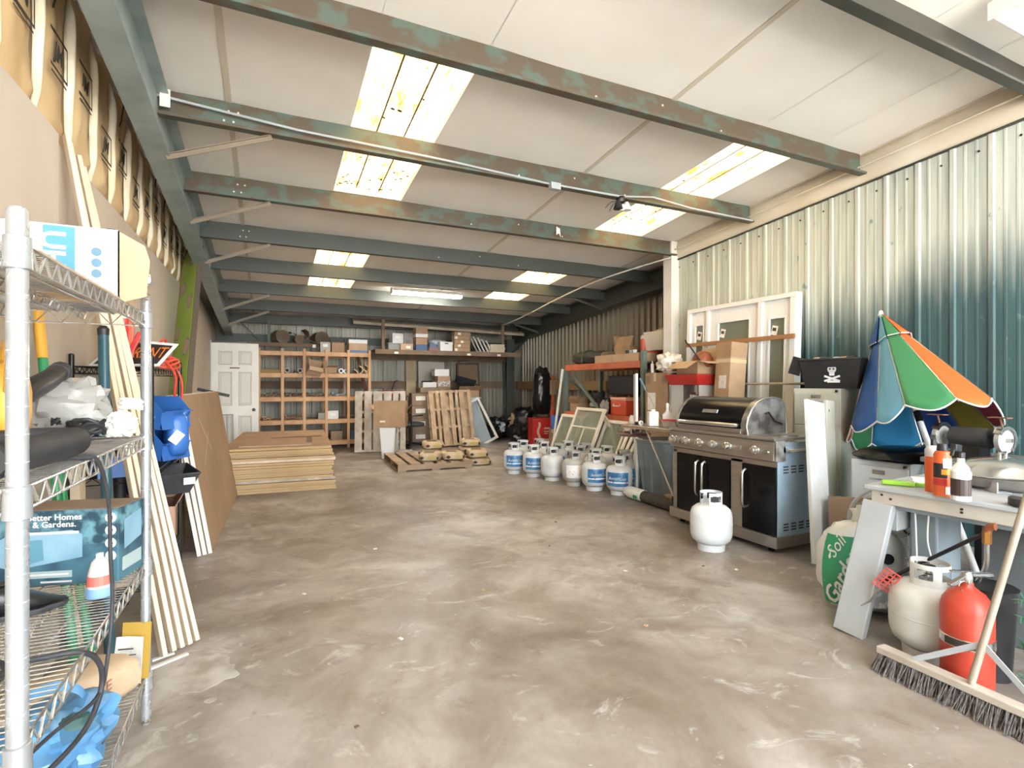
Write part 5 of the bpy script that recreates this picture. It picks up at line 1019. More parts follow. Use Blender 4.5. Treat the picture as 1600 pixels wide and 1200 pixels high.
tk = [(3.19, 6.78, .1, M_lblA, None, 'propane tank with a wrapped blue label at the left end of the tank row'),
      (3.33, 6.44, .1, M_lblA, None, 'second blue-labelled propane tank from the left end of the row'),
      (3.42, 6.08, .2, None, None, 'plain white propane tank third from the left in the front of the row'),
      (3.50, 5.66, .2, M_lblB, 'd', 'faded white-labelled propane tank in the middle of the front row'),
      (3.56, 5.30, .35, M_lblA, None, 'propane tank with a blue label turned left in the front row'),
      (3.68, 4.97, -.15, M_lblA, None, 'foremost propane tank with a bright blue label near the trash can'),
      (3.93, 5.17, -.1, M_lblA, 'd', 'scuffed propane tank with a torn blue label beside the grey trash can'),
      (3.46, 7.04, 0, None, None, 'propane tank behind the leftmost two in the row'), (3.66, 6.76, 0, None, None, 'propane tank in the second row behind the plain white one'),
      (3.78, 7.12, 0, None, 'd', 'propane tank at the far back of the row toward the red box'), (3.74, 6.43, -.4, M_lblA, 'd', 'pale grey propane tank with a blue label in the second row'),
      (3.86, 6.09, 0, None, 'd', 'grey propane tank in the second row behind the white-labelled one'), (4.02, 6.67, 0, None, None, 'propane tank at the foot of the foremost leaning sash, left'),
      (4.02, 6.30+.06, 0, None, 'd', 'propane tank at the foot of the foremost leaning sash, right') if False else (4.08, 6.31, 0, None, 'd', 'propane tank at the foot of the foremost leaning sash, right'),
      (3.86, 5.72, 0, M_lblA, None, 'propane tank in the second row behind the blue label turned left'), (4.18, 5.92, 0, None, None, 'propane tank by the right leaning sash at the back of the group'),
      (4.10, 5.44, 0, None, 'd', 'propane tank in the second row behind the scuffed one')]
for x, y, d, lab, mm, lb in tk: tank(lb, x, y, fx(x, y, d), lab, M_tankd if mm else M_tank, .98, txt='AmeriGas' if lab is M_lblA else None)
tank('clean white propane tank standing alone in front of the black grill', 3.10, 3.02, fx(3.1, 3.0, .35), None, pm('clean_white_enamel', 'd8dde0', ro=.35), 1.0)
# ================================================================ GRILL  (front faces -X)
M_gblk = pm('gloss_black_enamel', '0b0b0d', ro=.22, spec=.3); M_gside = pm('pale_blue_grey_paint', '8fa3b3', '8598a8', sc=5, ro=.4); M_cast = pm('cast_aluminium', 'a8a6a2', '6e6b66', sc=9, ro=.35, me=.6, lo=.4, hi=.6)
gr = T('gas_grill', 'large stainless and black gas grill with a rounded hood', 'grill', (3.43, 3.25, 0))
Y0, Y1, D = -.55, .55, .52
O('base_band', B(-.02, D, Y0-.01, Y1+.03, .045, .13), M_steel, gr, bev=.003)
for yy in (Y0+.08, Y1-.08):
    for xx in (.04, D-.05): O('caster', MB().lathe([(0, -.012), (.022, -.012), (.022, .012), (0, .012)], 12, (xx, yy, .022), 'y').box(xx-.012, xx+.012, yy-.016, yy+.016, .03, .05), M_blkmet, gr)
O('cabinet_body', B(.012, D-.02, Y0+.004, Y1-.004, .13, .67), M_dkgreen if False else M_blkmet, gr)
O('side_panel', B(.0, D-.02, Y0-.004, Y0+.004, .13, .83), M_gside, gr, bev=.002); O('side_panel', B(.0, D-.02, Y1-.004, Y1+.004, .13, .83), M_gside, gr, bev=.002)
for a, b in ((Y1-.055, Y1), (-.235, -.12)): O('front_stile', B(0, .02, a, b, .13, .67), M_steel, gr, bev=.002)
O('top_stile', B(0, .02, Y0, Y1, .645, .685), M_steel, gr, bev=.002)
for k, (a, b, hy) in enumerate(((.195, .492, .225), (-.115, .188, .150), (-.545, -.24, -.275))):
    d = O('door', B(-.012, .010, a, b, .135, .642), M_gblk, gr, bev=.003)
    O('door_handle', MB().tube([(-.012, hy, .30), (-.04, hy, .315), (-.048, hy, .34), (-.048, hy, .56), (-.04, hy, .585), (-.012, hy, .60)], .011, 10), M_steel2, d, sm=50)
    O('handle_recess', MB().lathe([(0, 0), (.03, 0)], 14, (-.0125, hy+.035, .45), 'x', sx=.6, sy=4), M_blkmet, d)
O('control_panel', MB().prism([(-.03, .695), (.0, .69), (.08, .69), (.08, .84), (-.005, .845), (-.02, .835)], Y0+.01, Y1, 'y').xf(Matrix.Identity(4)), M_steel, gr, bev=.003)
O('panel_end', B(-.022, .08, Y0-.012, Y0+.012, .69, .845), M_cast, gr, bev=.004)
for k, yy in enumerate((.505, .455, .345, .185, .03, -.12, -.385)):
    kb = O('control_knob', MB().lathe([(0, -.055), (.02, -.055), (.025, -.05), (.026, -.022), (.033, -.018), (.035, 0), (0, 0)], 18, (-.027, yy, .765), 'x'), M_steel2, gr, sm=40)
    O('knob_grip', MB().obox((-.08, yy, .765), (.012, .008, .036), (.4*k, 0, 0)), M_steel2, kb)
O('ignition_button', MB().lathe([(0, -.022), (.012, -.022), (.015, -.016), (.015, 0)], 14, (-.027, -.49, .76), 'x', sx=1.6), M_steel2, gr, sm=40)
O('port_mark', MB().obox((-.029, -.24, .765), (.003, .012, .03)), M_greym, gr)
O('countertop', B(-.03, D, Y0, Y1+.02, .845, .865), M_steel, gr, bev=.004)
# hood
HP = [(.05, .865), (.035, .93), (.05, .99), (.09, 1.06), (.15, 1.115), (.23, 1.148), (.33, 1.155), (.42, 1.14), (.47, 1.10), (.49, .865)]
def hood(ya, yb, m, name, grow=0, par=None):
    c = (.27, .95); P = [(c[0]+(x-c[0])*(1+grow), c[1]+(z-c[1])*(1+grow) if z > .87 else z) for x, z in HP]
    return O(name, MB().prism(P, ya, yb, 'y'), m, par or gr, sm=50)
hd_ = hood(-.19, .52, M_gblk, 'hood')
O('hood_trim', MB().box(.03, .06, -.19, .52, .866, .905), M_steel, hd_, bev=.003)
O('hood_handle', MB().tube([(.035, -.15, .935), (.0, -.15, .935), (-.012, -.13, .935), (-.012, .46, .935), (0, .48, .935), (.035, .48, .935)], .016, 12), M_steel2, hd_, sm=50)
O('badge', MB().obox((.068, .17, 1.035), (.004, .17, .035), (0, R(30), 0)), M_steel2, hd_, bev=.002)
hood(-.245, -.19, M_cast, 'hood_end_cap', .02); hood(.52, .55, M_cast, 'hood_end_cap', .02)
O('side_burner', MB().lathe([(0, .866), (.11, .866), (.11, .872), (.05, .880), (0, .880)], 22, (.25, -.40, 0)), M_cast, gr, sm=40)
O('hood_lever', MB().tube([(.24, -.255, 1.03), (.26, -.265, 1.04), (.33, -.265, .97), (.42, -.265, .94)], .008, 8), M_blkmet, gr, sm=40)
O('end_cap_rim', MB().tube([(x+.0, -.247, z) for x, z in [(.27+(a-.27)*1.02, .95+(b-.95)*1.02 if b > .87 else b) for a, b in HP]], .009, 8), M_steel2, gr, sm=50)
for row, z in ((0, .60), (1, .17)):
    for k in range(5):
        for q in range(3): O('side_vent_slot', B(.06+k*.085, .115+k*.085, Y0-.006, Y0-.0045, z+q*.022, z+q*.022+.010), M_hole, gr)
O('towel_bar', MB().tube([(.08, Y0-.004, .775), (.08, Y0-.06, .775), (.36, Y0-.06, .775), (.36, Y0-.004, .775)], .013, 10), M_steel2, gr, sm=50)
O('side_bracket', B(.05, .40, Y0-.012, Y0-.004, .755, .80), M_gside, gr, bev=.003)
# extended left side table
O('side_table', B(.02, .44, .58, 1.36, .82, .84), M_steel, gr, bev=.004); O('side_table_lip', B(.005, .03, .58, 1.36, .805, .842), M_steel2, gr, bev=.003)
O('support_strut', MB().tube([(.06, 1.02, .82), (.03, .56, .18)], .012, 10), M_steel2, gr, sm=40)
O('strut_foot', B(.0, .06, .545, .575, .14, .22), M_blkmet, gr)
# items on the side table
jg = T('white_jug', 'plain white plastic jug on the grill side table', 'jug', (3.55, 4.23, .841), R(-25)); O('jug_body', B(-.05, .05, -.05, .05, 0, .15), M_wht2, jg, bev=.014, seg=3); O('jug_cap', MB().lathe([(.022, .15), (.022, .17), (0, .17)], 14), M_wht2, jg, sm=40)
tb_ = T('food_tub', 'clear food tub with a red lid on the grill side table', 'tub', (3.68, 4.13, .841), 0); O('tub_body', MB().lathe([(0, 0), (.07, 0), (.082, .06), (.08, .06)], 22), M_clear, tb_, sm=50); O('tub_lid', MB().lathe([(.085, .058), (.087, .07), (.08, .074), (0, .074)], 22), pm('red_lid', 'c2474a', ro=.4), tb_, sm=50)
br_ = T('paint_brush', 'white hand brush standing on the red-lidded tub', 'brush', (3.66, 4.14, .917), R(-25)); O('brush_head', B(-.05, .05, -.015, .015, 0, .045), M_wht2, br_, bev=.005); O('brush_handle', MB().prism([(-.05, .045), (.05, .045), (.02, .07), (.012, .10), (.016, .15), (0, .165), (-.016, .15), (-.012, .10), (-.02, .07)], -.01, .01, 'y'), M_wht2, br_, bev=.004)
sw = T('meat_thermometer', 'long thin rod with a blue handle leaning on the big carton', 'tool', (3.72, 4.26, .841)); O('rod', MB().tube([(0, 0, 0), (.14, .46, .36)], .004, 6), M_steel2, sw); O('handle', MB().tube([(.14, .46, .36), (.19, .62, .49)], .012, 10), pm('slate_blue', '5b7690', ro=.4), sw, sm=40)
tag(O('tape_roll', MB().lathe([(.012, -.01), (.025, -.01), (.025, .01), (.012, .01), (.012, -.01)], 16, (0, 0, .025), 'y'), M_wht2, None, (3.50, 4.36, .841), sm=40), 'small white roll beside the white jug', 'roll')
tag(O('black_bottle', B(-.03, .03, -.02, .02, 0, .03), M_black, None, (3.56, 4.48, .841), bev=.006), 'small black gadget on the far end of the grill side table', 'gadget')
tag(O('glass_jar', MB().lathe([(0, 0), (.03, 0), (.032, .06), (.02, .08), (.02, .095), (0, .095)], 14), M_clear, None, (3.55, 4.57, .841), sm=40), 'small clear jar on the far end of the grill side table', 'jar')
# trash can, stool, roll of sod
tc_ = T('trash_can', 'grey plastic trash can under the grill side table', 'trash can', (4.15, 4.84, 0)); O('can_body', MB().lathe([(0, 0), (.20, 0), (.205, .02), (.225, .3), (.23, .31), (.228, .33), (.25, .60), (.265, .605), (.265, .63), (.24, .63)], 28), pm('blue_grey_plastic', '8d9aa2', '808d95', sc=4, ro=.5), tc_, sm=40)
for a in range(0, 360, 30): O('rib', MB().beam((.222*cos(R(a)), .222*sin(R(a)), .04), (.246*cos(R(a)), .246*sin(R(a)), .58), .03, .008), MATS['blue_grey_plastic'], tc_)
O('trash_liner', blob((0, 0, .61), (.44, .44, .06), 18, 8, .3, 4, 3), M_rub, tc_, sm=40)
O('lower_tray', MB().lathe([(0, .70), (.17, .70), (.185, .72), (.17, .735), (0, .735)], 24, (.24, 1.44, 0)), pm('brown_tray', '6b5246', ro=.5), gr, sm=40)
O('tray_bracket', MB().tube([(.24, 1.30, .71), (.24, 1.30, .825)], .01, 8).tube([(.12, 1.33, .71), (.12, 1.33, .825)], .01, 8), M_steel2, gr)
plasticbag('clutter_bag', 'small black and white bundle on the brown tray under the grill side table', (3.66, 4.72, .737), (.16, .16, .06), pm('black_white_print', 'd4d0ca', '2a2a2a', sc=9, ro=.5, lo=.48, hi=.52), 6, .3, 'bundle')
rl = T('rolled_mat', 'rolled dark mat in a printed white wrapper on the floor by the grill', 'roll', (3.66, 4.50, .0), R(-92)); O('dark_mat', MB().lathe([(0, -.02), (.062, -.02), (.062, .52), (0, .52)], 18, (0, 0, .063), 'x'), pm('dark_felt', '4d4841', '3d3832', sc=20, ro=.95), rl, sm=40); O('wrapper', MB().lathe([(0, -.34), (.045, -.33), (.062, -.28), (.0655, -.25), (.0655, -.01), (.064, 0)], 18, (0, 0, .066), 'x'), pm('white_wrapper', 'e3e3dd', '9aa79c', sc=16, ro=.4, lo=.58, hi=.7), rl, sm=40); O('green_mark', MB().obox((-.08, -.064, .05), (.07, .004, .035)), M_gh, rl)
tag(O('paper_scrap', blob((0, 0, .05), (.30, .22, .10), 14, 10, .5, 3, 12), M_card3, None, (3.95, 4.28, 0), sm=30), 'crumpled brown paper on the floor behind the rolled mat', 'paper')
# ================================================================ ALONG THE RIGHT WALL
bb = carton('big tall brown carton standing between the orange rack and popcorn machine', (4.62, 5.19, 0), (.42, .42, 1.41), R(0), M_card, patch=[('-x', .09, 1.05, .15, .22)], tape=False)
O('tape', B(-.2115, -.21, .0, .05, 1.30, 1.41), M_tape, bb); O('stamp', MB().box(-.2115, -.21, -.18, -.10, 1.28, 1.36).box(-.2115, -.21, .12, .19, 1.27, 1.37), M_card3, bb)
pc = T('popcorn_machine', 'popcorn machine with a red canopy and glass sides', 'popcorn machine', (4.58, 4.70, .82), 0)
O('canopy', MB().add([(-.20, -.23, .44), (.18, -.23, .44), (.18, .22, .44), (-.20, .22, .44), (-.25, -.28, .56), (.20, -.28, .56), (.20, .25, .56), (-.25, .25, .56)], [(3, 2, 1, 0), (0, 1, 5, 4), (1, 2, 6, 5), (2, 3, 7, 6), (3, 0, 4, 7), (4, 5, 6, 7)]), M_red, pc, bev=.004)
for sx in (-1, 1):
    for sy in (-1, 1): O('corner_post', B(sx*.185-.012, sx*.185+.012, sy*.215-.012, sy*.215+.012, .02, .44), M_steel2, pc)
O('floor_plate', B(-.20, .20, -.235, .235, 0, .03), M_red, pc, bev=.004); O('rear_wall', B(.172, .18, -.20, .20, .03, .44), M_greym, pc)
for s in (-1, 1): O('glass_side', B(-.17, .17, s*.215-.002, s*.215+.002, .03, .44), M_clear, pc)
O('kettle', MB().lathe([(0, .22), (.06, .22), (.075, .26), (.075, .32), (.06, .34), (.02, .35), (.02, .44)], 18), M_steel2, pc, sm=50); O('front_door', B(-.190, -.186, .0, .20, .03, .44), M_clear, pc)
tag(O('side_cabinet', MB().box(-.20, .20, -.24, .24, 0, .815), M_greym, None, (4.60, 4.70, 0), bev=.01), 'grey cabinet hidden behind the grill under the popcorn machine', 'cabinet')
ob = carton('open cardboard box holding a basketball on the popcorn machine', (4.58, 4.66, 1.383), (.32, .38, .15), R(-6), M_card, flaps=[1.75, 1.6, 2.1, .3], lidm=M_card2)
bk = T('basketball', 'worn brown basketball in the open box', 'ball', (4.56, 4.57, 1.53)); O('ball', MB().lathe([(.12*sin(pi*k/16), -.12*cos(pi*k/16)) for k in range(17)], 28), pm('basketball_rubber', '8f4f33', '7f4229', sc=40, ro=.6, bump=.2), bk, sm=80)
for q in range(3): O('seam', MB().tube([(.1205*cos(a)*(1 if q else 1), .1205*sin(a)*cos(q*1.05), .1205*sin(a)*sin(q*1.05)) for a in [2*pi*k/32 for k in range(32)]], .0025, 5, closed=True), M_ink, bk)
tag(O('hockey_stick', MB().tube(spline([(4.44, 4.48, 1.53), (4.46, 4.68, 1.72), (4.46, 4.72, 1.75), (4.46, 4.74, 1.79)]), .009, 8), M_black, None), 'black curved rod sticking out of the basketball box', 'rod')
plasticbag('plastic_bag', 'white plastic bag spilling over the open box above the popcorn machine', (4.50, 5.06, 1.413), (.30, .24, .24), pm('milky_bag', 'd9d2c6', 'c6bcae', sc=8, ro=.35, bump=.6), 41, .35)
tag(O('caulk_tube', MB().lathe([(.02, 0), (.022, .01), (.022, .11), (.008, .12), (.006, .15), (0, .15)], 12), M_wht2, None, (4.44, 5.30, 1.413), sm=40), 'white tube standing on the big tall carton', 'tube')
tl = carton('tall narrow cardboard carton leaning on the white door frame', (4.50, 4.22, .0), (.20, .25, 1.72), rot=(0, R(4), R(-10)), m=M_card2, tape=False)
O('tape', MB().box(-.1015, .1015, -.1265, .1265, 1.50, 1.54), M_tape, tl); O('packing_slip', B(-.1025, -.1, -.07, .05, 1.22, 1.36), M_lab, tl); O('top_fold', B(-.102, .102, -.127, .127, 1.56, 1.722), M_card, tl)
# door unit with sidelights
du = T('door_unit', 'white door frame with glass door and two sidelights leaning on the green wall', 'door', (4.82, 0, 0), rot=(0, R(2), 0))
DY = [3.61, 3.70, 3.98, 4.04, 4.76, 4.82, 5.06, 5.12]; DH = 2.16
for a, b in ((3.60, 3.665), (4.00, 4.055), (4.755, 4.80), (5.06, 5.115)): O('jamb', B(-.05, .05, a, b, .02, DH), M_wht2, du, bev=.004)
O('head', B(-.05, .05, 3.60, 5.115, DH, DH+.05), M_wht2, du, bev=.004); O('sill', B(-.05, .05, 3.60, 5.115, 0, .03), M_greym, du)
def leaf(name, y0, y1, stile, top, par):
    d = O(name, MB().box(-.02, .02, y0, y0+stile, .03, DH).box(-.02, .02, y1-stile, y1, .03, DH).box(-.02, .02, y0+stile, y1-stile, DH-top, DH).box(-.02, .02, y0+stile, y1-stile, .03, .30), M_wht2, par, bev=.003)
    O('glazing_bead', MB().box(-.03, -.02, y0+stile-.02, y0+stile, .28, DH-top+.02).box(-.03, -.02, y1-stile, y1-stile+.02, .28, DH-top+.02).box(-.03, -.02, y0+stile, y1-stile, DH-top, DH-top+.02), M_wht2, d, bev=.003)
    O('pane', B(-.004, .004, y0+stile, y1-stile, .30, DH-top), pm('frosted_pane', '7f8474', ro=.18, alpha=.75), d)
    O('sticker', MB().obox((-.006, y1-stile-.05, DH-top-.12), (.002, .07, .10), (R(14), 0, 0)), M_lab, d); O('sticker_print', MB().obox((-.008, y1-stile-.05, DH-top-.11), (.001, .045, .035), (R(14), 0, 0)), M_ink, d)
leaf('sidelight', 3.667, 3.998, .075, .20, du); leaf('door_leaf', 4.057, 4.753, .13, .17, du); leaf('sidelight', 4.802, 5.058, .065, .17, du)
board('wood_bar', 'thin brown wooden bar fixed across the white door frame', 'bar', (4.80, 3.58, 1.755), (4.80, 5.08, 1.755), .03, .045, pm('brown_bar', '9a6e45', ro=.6))
tag(O('conduit_pipe', MB().tube([(4.72, 4.75, 1.27), (4.72, 2.95, 1.275)], .012, 8), M_palg, None), 'thin horizontal pipe running before the door frame to the filing cabinet', 'pipe')
# filing cabinets
M_fc = pm('putty_cabinet_steel', 'b7b5a5', 'abaa9a', sc=3, ro=.4); M_fcg = pm('pale_grey_cabinet', 'b9bdbe', 'b0b4b5', sc=3, ro=.4)
def fcab(label, loc, rz, w, d, h, n, m, lock=True):
    t = T('filing_cabinet', label, 'filing cabinet', loc, rz)      # front faces local -x
    O('carcass', B(0, d, -w/2, w/2, .0, h), m, t, bev=.004)
    dh = (h-.06)/n
    for k in range(n):
        z = .03+k*dh; dd = O('drawer', B(-.014, 0, -w/2+.012, w/2-.012, z+.006, z+dh-.006), m, t, bev=.004)
        O('drawer_pull', MB().box(-.024, -.014, -.06, .06, z+dh*.72, z+dh*.72+.012), M_greym, dd, bev=.003); O('label_holder', B(-.018, -.014, -.04, .04, z+dh*.82, z+dh*.82+.03), M_steel2, dd)
    if lock: O('lock', MB().lathe([(0, -.02), (.01, -.02), (.01, 0)], 10, (0, -w/2+.03, h-.02), 'x'), M_blkmet, t)
    return t
fcab('tall putty-coloured filing cabinet under the black crate', (4.33, 3.02, 0), R(14), .38, .55, 1.23, 4, M_fc)
fcab('low pale grey filing cabinet with a black lid on top', (3.88, 2.24, 0), R(4), .38, .62, .73, 2, M_fcg)
lid = T('round_black_lid', 'large black domed lid resting on the low filing cabinet', 'lid', (4.15, 2.20, .742)); O('dome', MB().lathe([(.34, 0), (.345, .012), (.28, .05), (.15, .075), (0, .08)], 30), M_gblk, lid, sm=60)
kb_ = T('black_crate', 'black plastic crate with a white skull print on the filing cabinet', 'crate', (4.56, 2.99, 1.232), R(14))
O('crate_body', MB().add([(-.15, -.20, 0), (.15, -.20, 0), (.15, .20, 0), (-.15, .20, 0), (-.18, -.24, .25), (.18, -.24, .25), (.18, .24, .25), (-.18, .24, .25)], [(3, 2, 1, 0), (0, 1, 5, 4), (1, 2, 6, 5), (2, 3, 7, 6), (3, 0, 4, 7)]), M_black, kb_, thick=.006)
O('crate_rim', MB().tube([(-.18, -.24, .25), (.18, -.24, .25), (.18, .24, .25), (-.18, .24, .25)], .012, 6, closed=True), M_black, kb_); O('lid_flap', MB().obox((-.15, .28, .20), (.02, .10, .16), (.3, 0, 0)), M_black, kb_, bev=.004)
sk_ = MB().lathe([(0, 0), (.035, 0)], 14, (-.174, -.02, .165), 'x').obox((-.172, -.02, .125), (.002, .04, .03)).obox((-.168, -.02, .085), (.002, .13, .016), (.35, 0, 0)).obox((-.1675, -.02, .085), (.002, .13, .016), (-.35, 0, 0)).obox((-.164, -.03, .06), (.002, .10, .02))
O('skull_print', sk_, M_wht2, kb_); O('eye_print', MB().lathe([(0, 0), (.008, 0)], 8, (-.1755, -.034, .168), 'x').lathe([(0, 0), (.008, 0)], 8, (-.1755, -.006, .168), 'x'), M_black, kb_)
for k in range(5): O('contents', blob((-.06+.05*(k % 3), -.14+.07*k, .25), (.09, .09, .06), 10, 6, .3, 3, k), [M_rub, M_card2, M_greym][k % 3], kb_, sm=40)
board('white_board', 'white board standing upright in front of the grill side', 'board', (3.58, 2.455, .0), (3.70, 2.60, 1.14), .30, .025, pm('white_melamine', 'cdcfce', 'c1c2c0', sc=5, ro=.5), up=(.25, -1, .1))
board('tan_panel', 'narrow cream panel leaning behind the white board', 'board', (3.95, 2.62, .0), (4.02, 2.70, 1.14), .16, .02, M_fc, up=(.25, -1, .1))
ws = T('wok_stand', 'brown and brass burner parts behind the white board', 'machine', (3.98, 2.72-.0, .80)); O('bracket', MB().tube([(0, .08, .02), (.02, .05, .18), (0, -.03, .26), (-.02, -.02, .1)], .02, 8), M_rub, ws, sm=40); O('brass_fittings', MB().lathe([(.02, 0), (.02, .1), (.012, .12)], 10, (-.03, 0, .05)).lathe([(0, -.02), (.02, -.02), (.02, .02)], 10, (-.03, 0, .16), 'x'), pm('brass', '9a6b35', ro=.35, me=.7), ws, sm=40)
O('post', B(-.03, .03, .02, .08, -.80, .03), M_greym, ws)
carton('battered brown carton tilted behind the white board', (3.86, 2.50-.36, .0), (.30, .30, .34), rot=(R(0), R(0), R(25)), m=M_card3, patch=[('-y', .03, .2, .1, .1)]) if False else carton('battered brown carton tilted behind the garden soil bag', (3.64, 2.23, .03), (.13, .32, .46), rot=(R(-8), R(10), R(4)), m=M_card3, tape=False)
# cable between post and back
tag(O('white_cable', MB().tube(spline([(4.85, 5.40, 2.95), (4.57, 6.63, 2.85), (4.55, 7.99, 2.735), (4.62, 9.22, 2.63), (4.62, 10.4, 2.535)], 10), .011, 6), M_white, None), 'white cable drooping from the white post toward the back corner', 'cable')
# ceiling fixtures
ml = T('motion_light', 'twin-head motion light hanging from the second purlin', 'light', (3.12, 4.19, 3.04)); O('base', MB().lathe([(.04, .0), (.045, .03), (.045, .05)], 16), M_blkmet, ml)
for s, m_ in ((-1, M_black), (1, M_wht2)): O('lamp_head', MB().lathe([(.015, .03), (.03, .0), (.048, -.05), (.04, -.05)], 14, (s*.05, -.03, -.03)), m_, ml, sm=40)
O('sensor', blob((0, -.03, -.06), (.05, .05, .06), 10, 8, 0), M_wht2, ml, sm=60); O('loose_wires', MB().tube(spline([(-.02, 0, 0), (-.12, -.02, -.02), (-.2, -.03, -.09)]), .003, 5).tube(spline([(-.02, 0, 0), (-.10, -.02, -.04), (-.16, -.04, -.12)]), .003, 5), M_rub, ml)
tag(O('junction_box', B(-.05, .05, -.03, .03, -.03, .03), M_greym, None, (2.36, 4.15, 3.06), bev=.004), 'small grey junction box under the second purlin', 'junction box')
tag(O('conduit_pipe', MB().tube([(-.70, 4.17, 3.20), (.2, 4.17, 3.14), (1.4, 4.17, 3.12), (2.3, 4.17, 3.085), (3.1, 4.17, 3.09), (3.5, 4.17, 3.14), (4.0, 4.17, 3.10), (4.9, 4.17, 3.09)], .009, 6), M_greym, None), 'thin grey conduit running along the second purlin', 'conduit')
tag(O('paper_notice', MB().obox((0, 0, 0), (.06, .002, .12), (0, 0, 0)), M_lab, None, (-.62, 4.15, 3.18)), 'white paper square stuck on the left end of the second purlin', 'paper')
tag(O('paper_scrap', MB().add([(0, 0, 0), (.05, 0, -.02), (.06, 0, -.12), (.03, -.01, -.08), (.0, 0, -.1)], [(0, 1, 2, 3, 4)]), M_lab, None, (3.09, 5.395, 3.13), thick=.002), 'torn white scrap hanging on the third purlin', 'paper')
# ================================================================ BEACH UMBRELLA
A = V((4.76, 2.74, 1.872)); E_ = V((4.05, 1.98, .72))
ub = T('beach_umbrella', 'half-closed rainbow beach umbrella leaning on the teal wall', 'umbrella', tuple(V((3.61, 1.50, .0))))
O0 = V((3.61, 1.50, 0))
def rel(p): return tuple(V(p)-O0)
rim = [(4.33, 2.72, .93), (4.02, 2.34, 1.00), (3.92, 2.102, 1.127), (3.95, 1.82, 1.177), (4.12, 1.715, 1.18), (4.55, 1.88, .98), (4.72, 2.12, .88), (4.80, 2.45, .80), (4.70, 2.78, .76), (4.55, 2.86, .80)]
cols = ['2c58a0', '6aa6c2', '3f875a', 'c4602c', '9f2a32', 'a5943a', '244b90', '2f80b0', '296f42', 'a94d2c']
n = len(rim)
for k in range(n):
    p, q = V(rim[k]), V(rim[(k+1) % n]); mid = (p+q)/2; cen = sum((V(r_) for r_ in rim), V((0, 0, 0)))/n
    def gore(u, v, p=p, q=q, k=k):
        e = p.lerp(q, u)+V((0, 0, -.02*sin(pi*u)))
        e = e+(e-A)*(.05*sin(pi*u)); s = A.lerp(e, v)
        inward = (cen-mid).normalized(); s = s+inward*(-.03*sin(pi*u)*v*(1-.2*v))+V((.008*ns(u*4, v*4, k), .008*ns(v*4, u*3, k), 0))
        return rel(s)
    m = pm('gore_'+cols[k], cols[k], ro=.6, spec=.3)
    g_ = O('canopy_gore', MB().grid(gore, 8, 14), m, ub, sm=70, thick=.002)
    O('edge_binding', MB().tube([gore(u/10, 1) for u in range(11)], .0055, 6), M_wht2, g_)
    # vent flap layer near the top
    def vent(u, v, p=p, q=q):
        e = p.lerp(q, u); s = A.lerp(e, v*.30); o_ = (mid-cen).normalized(); return rel(s+o_*(.012+.014*v))
    vt = O('vent_flap', MB().grid(vent, 6, 5), m, g_, sm=70, thick=.002); O('vent_binding', MB().tube([vent(u/8, 1) for u in range(9)], .004, 5), M_wht2, vt)
    O('rib', MB().tube([rel(A), rel(p+(p-A)*.02)], .004, 6), M_steel2, ub)
O('tip_cap', MB().lathe([(.022, -.03), (.02, .0), (.012, .025), (0, .03)], 12, rel(A)), M_wht2, ub, sm=50)
O('pole', MB().tube([rel(A), rel(E_), rel((3.68, 1.58, .12))], .019, 12), M_wht2, ub, sm=40); O('pole_joint', MB().tube([rel(A.lerp(E_, .70)), rel(A.lerp(E_, .76))], .024, 12), M_blkmet, ub, sm=40)
O('runner', MB().tube([rel(A.lerp(E_, .45)), rel(A.lerp(E_, .50))], .028, 12), M_wht2, ub)
O('ground_spike', MB().tube([rel((3.68, 1.58, .12)), rel((3.61, 1.50, 0.0))], .014, 10, r2=.004), M_greym, ub)
board('wood_stake', 'weathered brown stake standing behind the bench grinder', 'stake', (4.40, 1.50, .0), (4.50, 1.52, 1.18), .05, .03, M_dust, up=(1, 0, 0))
# ================================================================ GREY WORK BENCH
M_bench = pm('light_grey_resin', 'a9adae', '9fa3a4', sc=5, ro=.55); M_benchb = pm('blue_grey_resin', '828d93', '788389', sc=5, ro=.55); M_benchd = pm('dark_grey_resin', '6d6f70', '646667', sc=5, ro=.6)
wb_ = T('work_bench', 'grey plastic work bench holding cans and pans at the right', 'bench', (2.86, 1.35, 0), R(4))
O('table_top', B(-.02, .74, -.50, .36, .725, .75), M_bench, wb_, bev=.006); O('front_rail', B(.0, .03, -.36, .33, .66, .725), pm('cream_rail', 'bab4aa', 'ada69b', sc=6, ro=.6), wb_, bev=.003); O('under_rail', B(.03, .70, -.50, .34, .635, .725), M_benchb, wb_, bev=.004)
O('rail_bolts', MB().lathe([(0, -.003), (.006, -.003), (.006, 0)], 8, (0, .28, .705), 'x').lathe([(0, -.003), (.006, -.003), (.006, 0)], 8, (0, .24, .69), 'x').lathe([(0, -.003), (.006, -.003), (.006, 0)], 8, (0, -.05, .70), 'x').lathe([(0, -.003), (.006, -.003), (.006, 0)], 8, (0, -.05, .685), 'x'), M_hole, wb_)
for (ty, by, tx, bx_, lab) in ((.30, .36, .02, -.15, 'a'), (-.34, -.44, .10, .02, 'b')):
    lg = O('leg', MB().beam((bx_, by, 0), (tx, ty, .66), .14, .05, (1, 0, .3)) if lab == 'a' else MB().beam((bx_, by, 0), (tx, ty, .66), .14, .05, (1, 0, .3)), M_bench if lab == 'a' else M_benchd, wb_, bev=.006)
    O('rear_leg', MB().beam((.66, by*.8, 0), (.62, ty, .66), .14, .05, (1, 0, .3)), M_benchd, wb_, bev=.006)
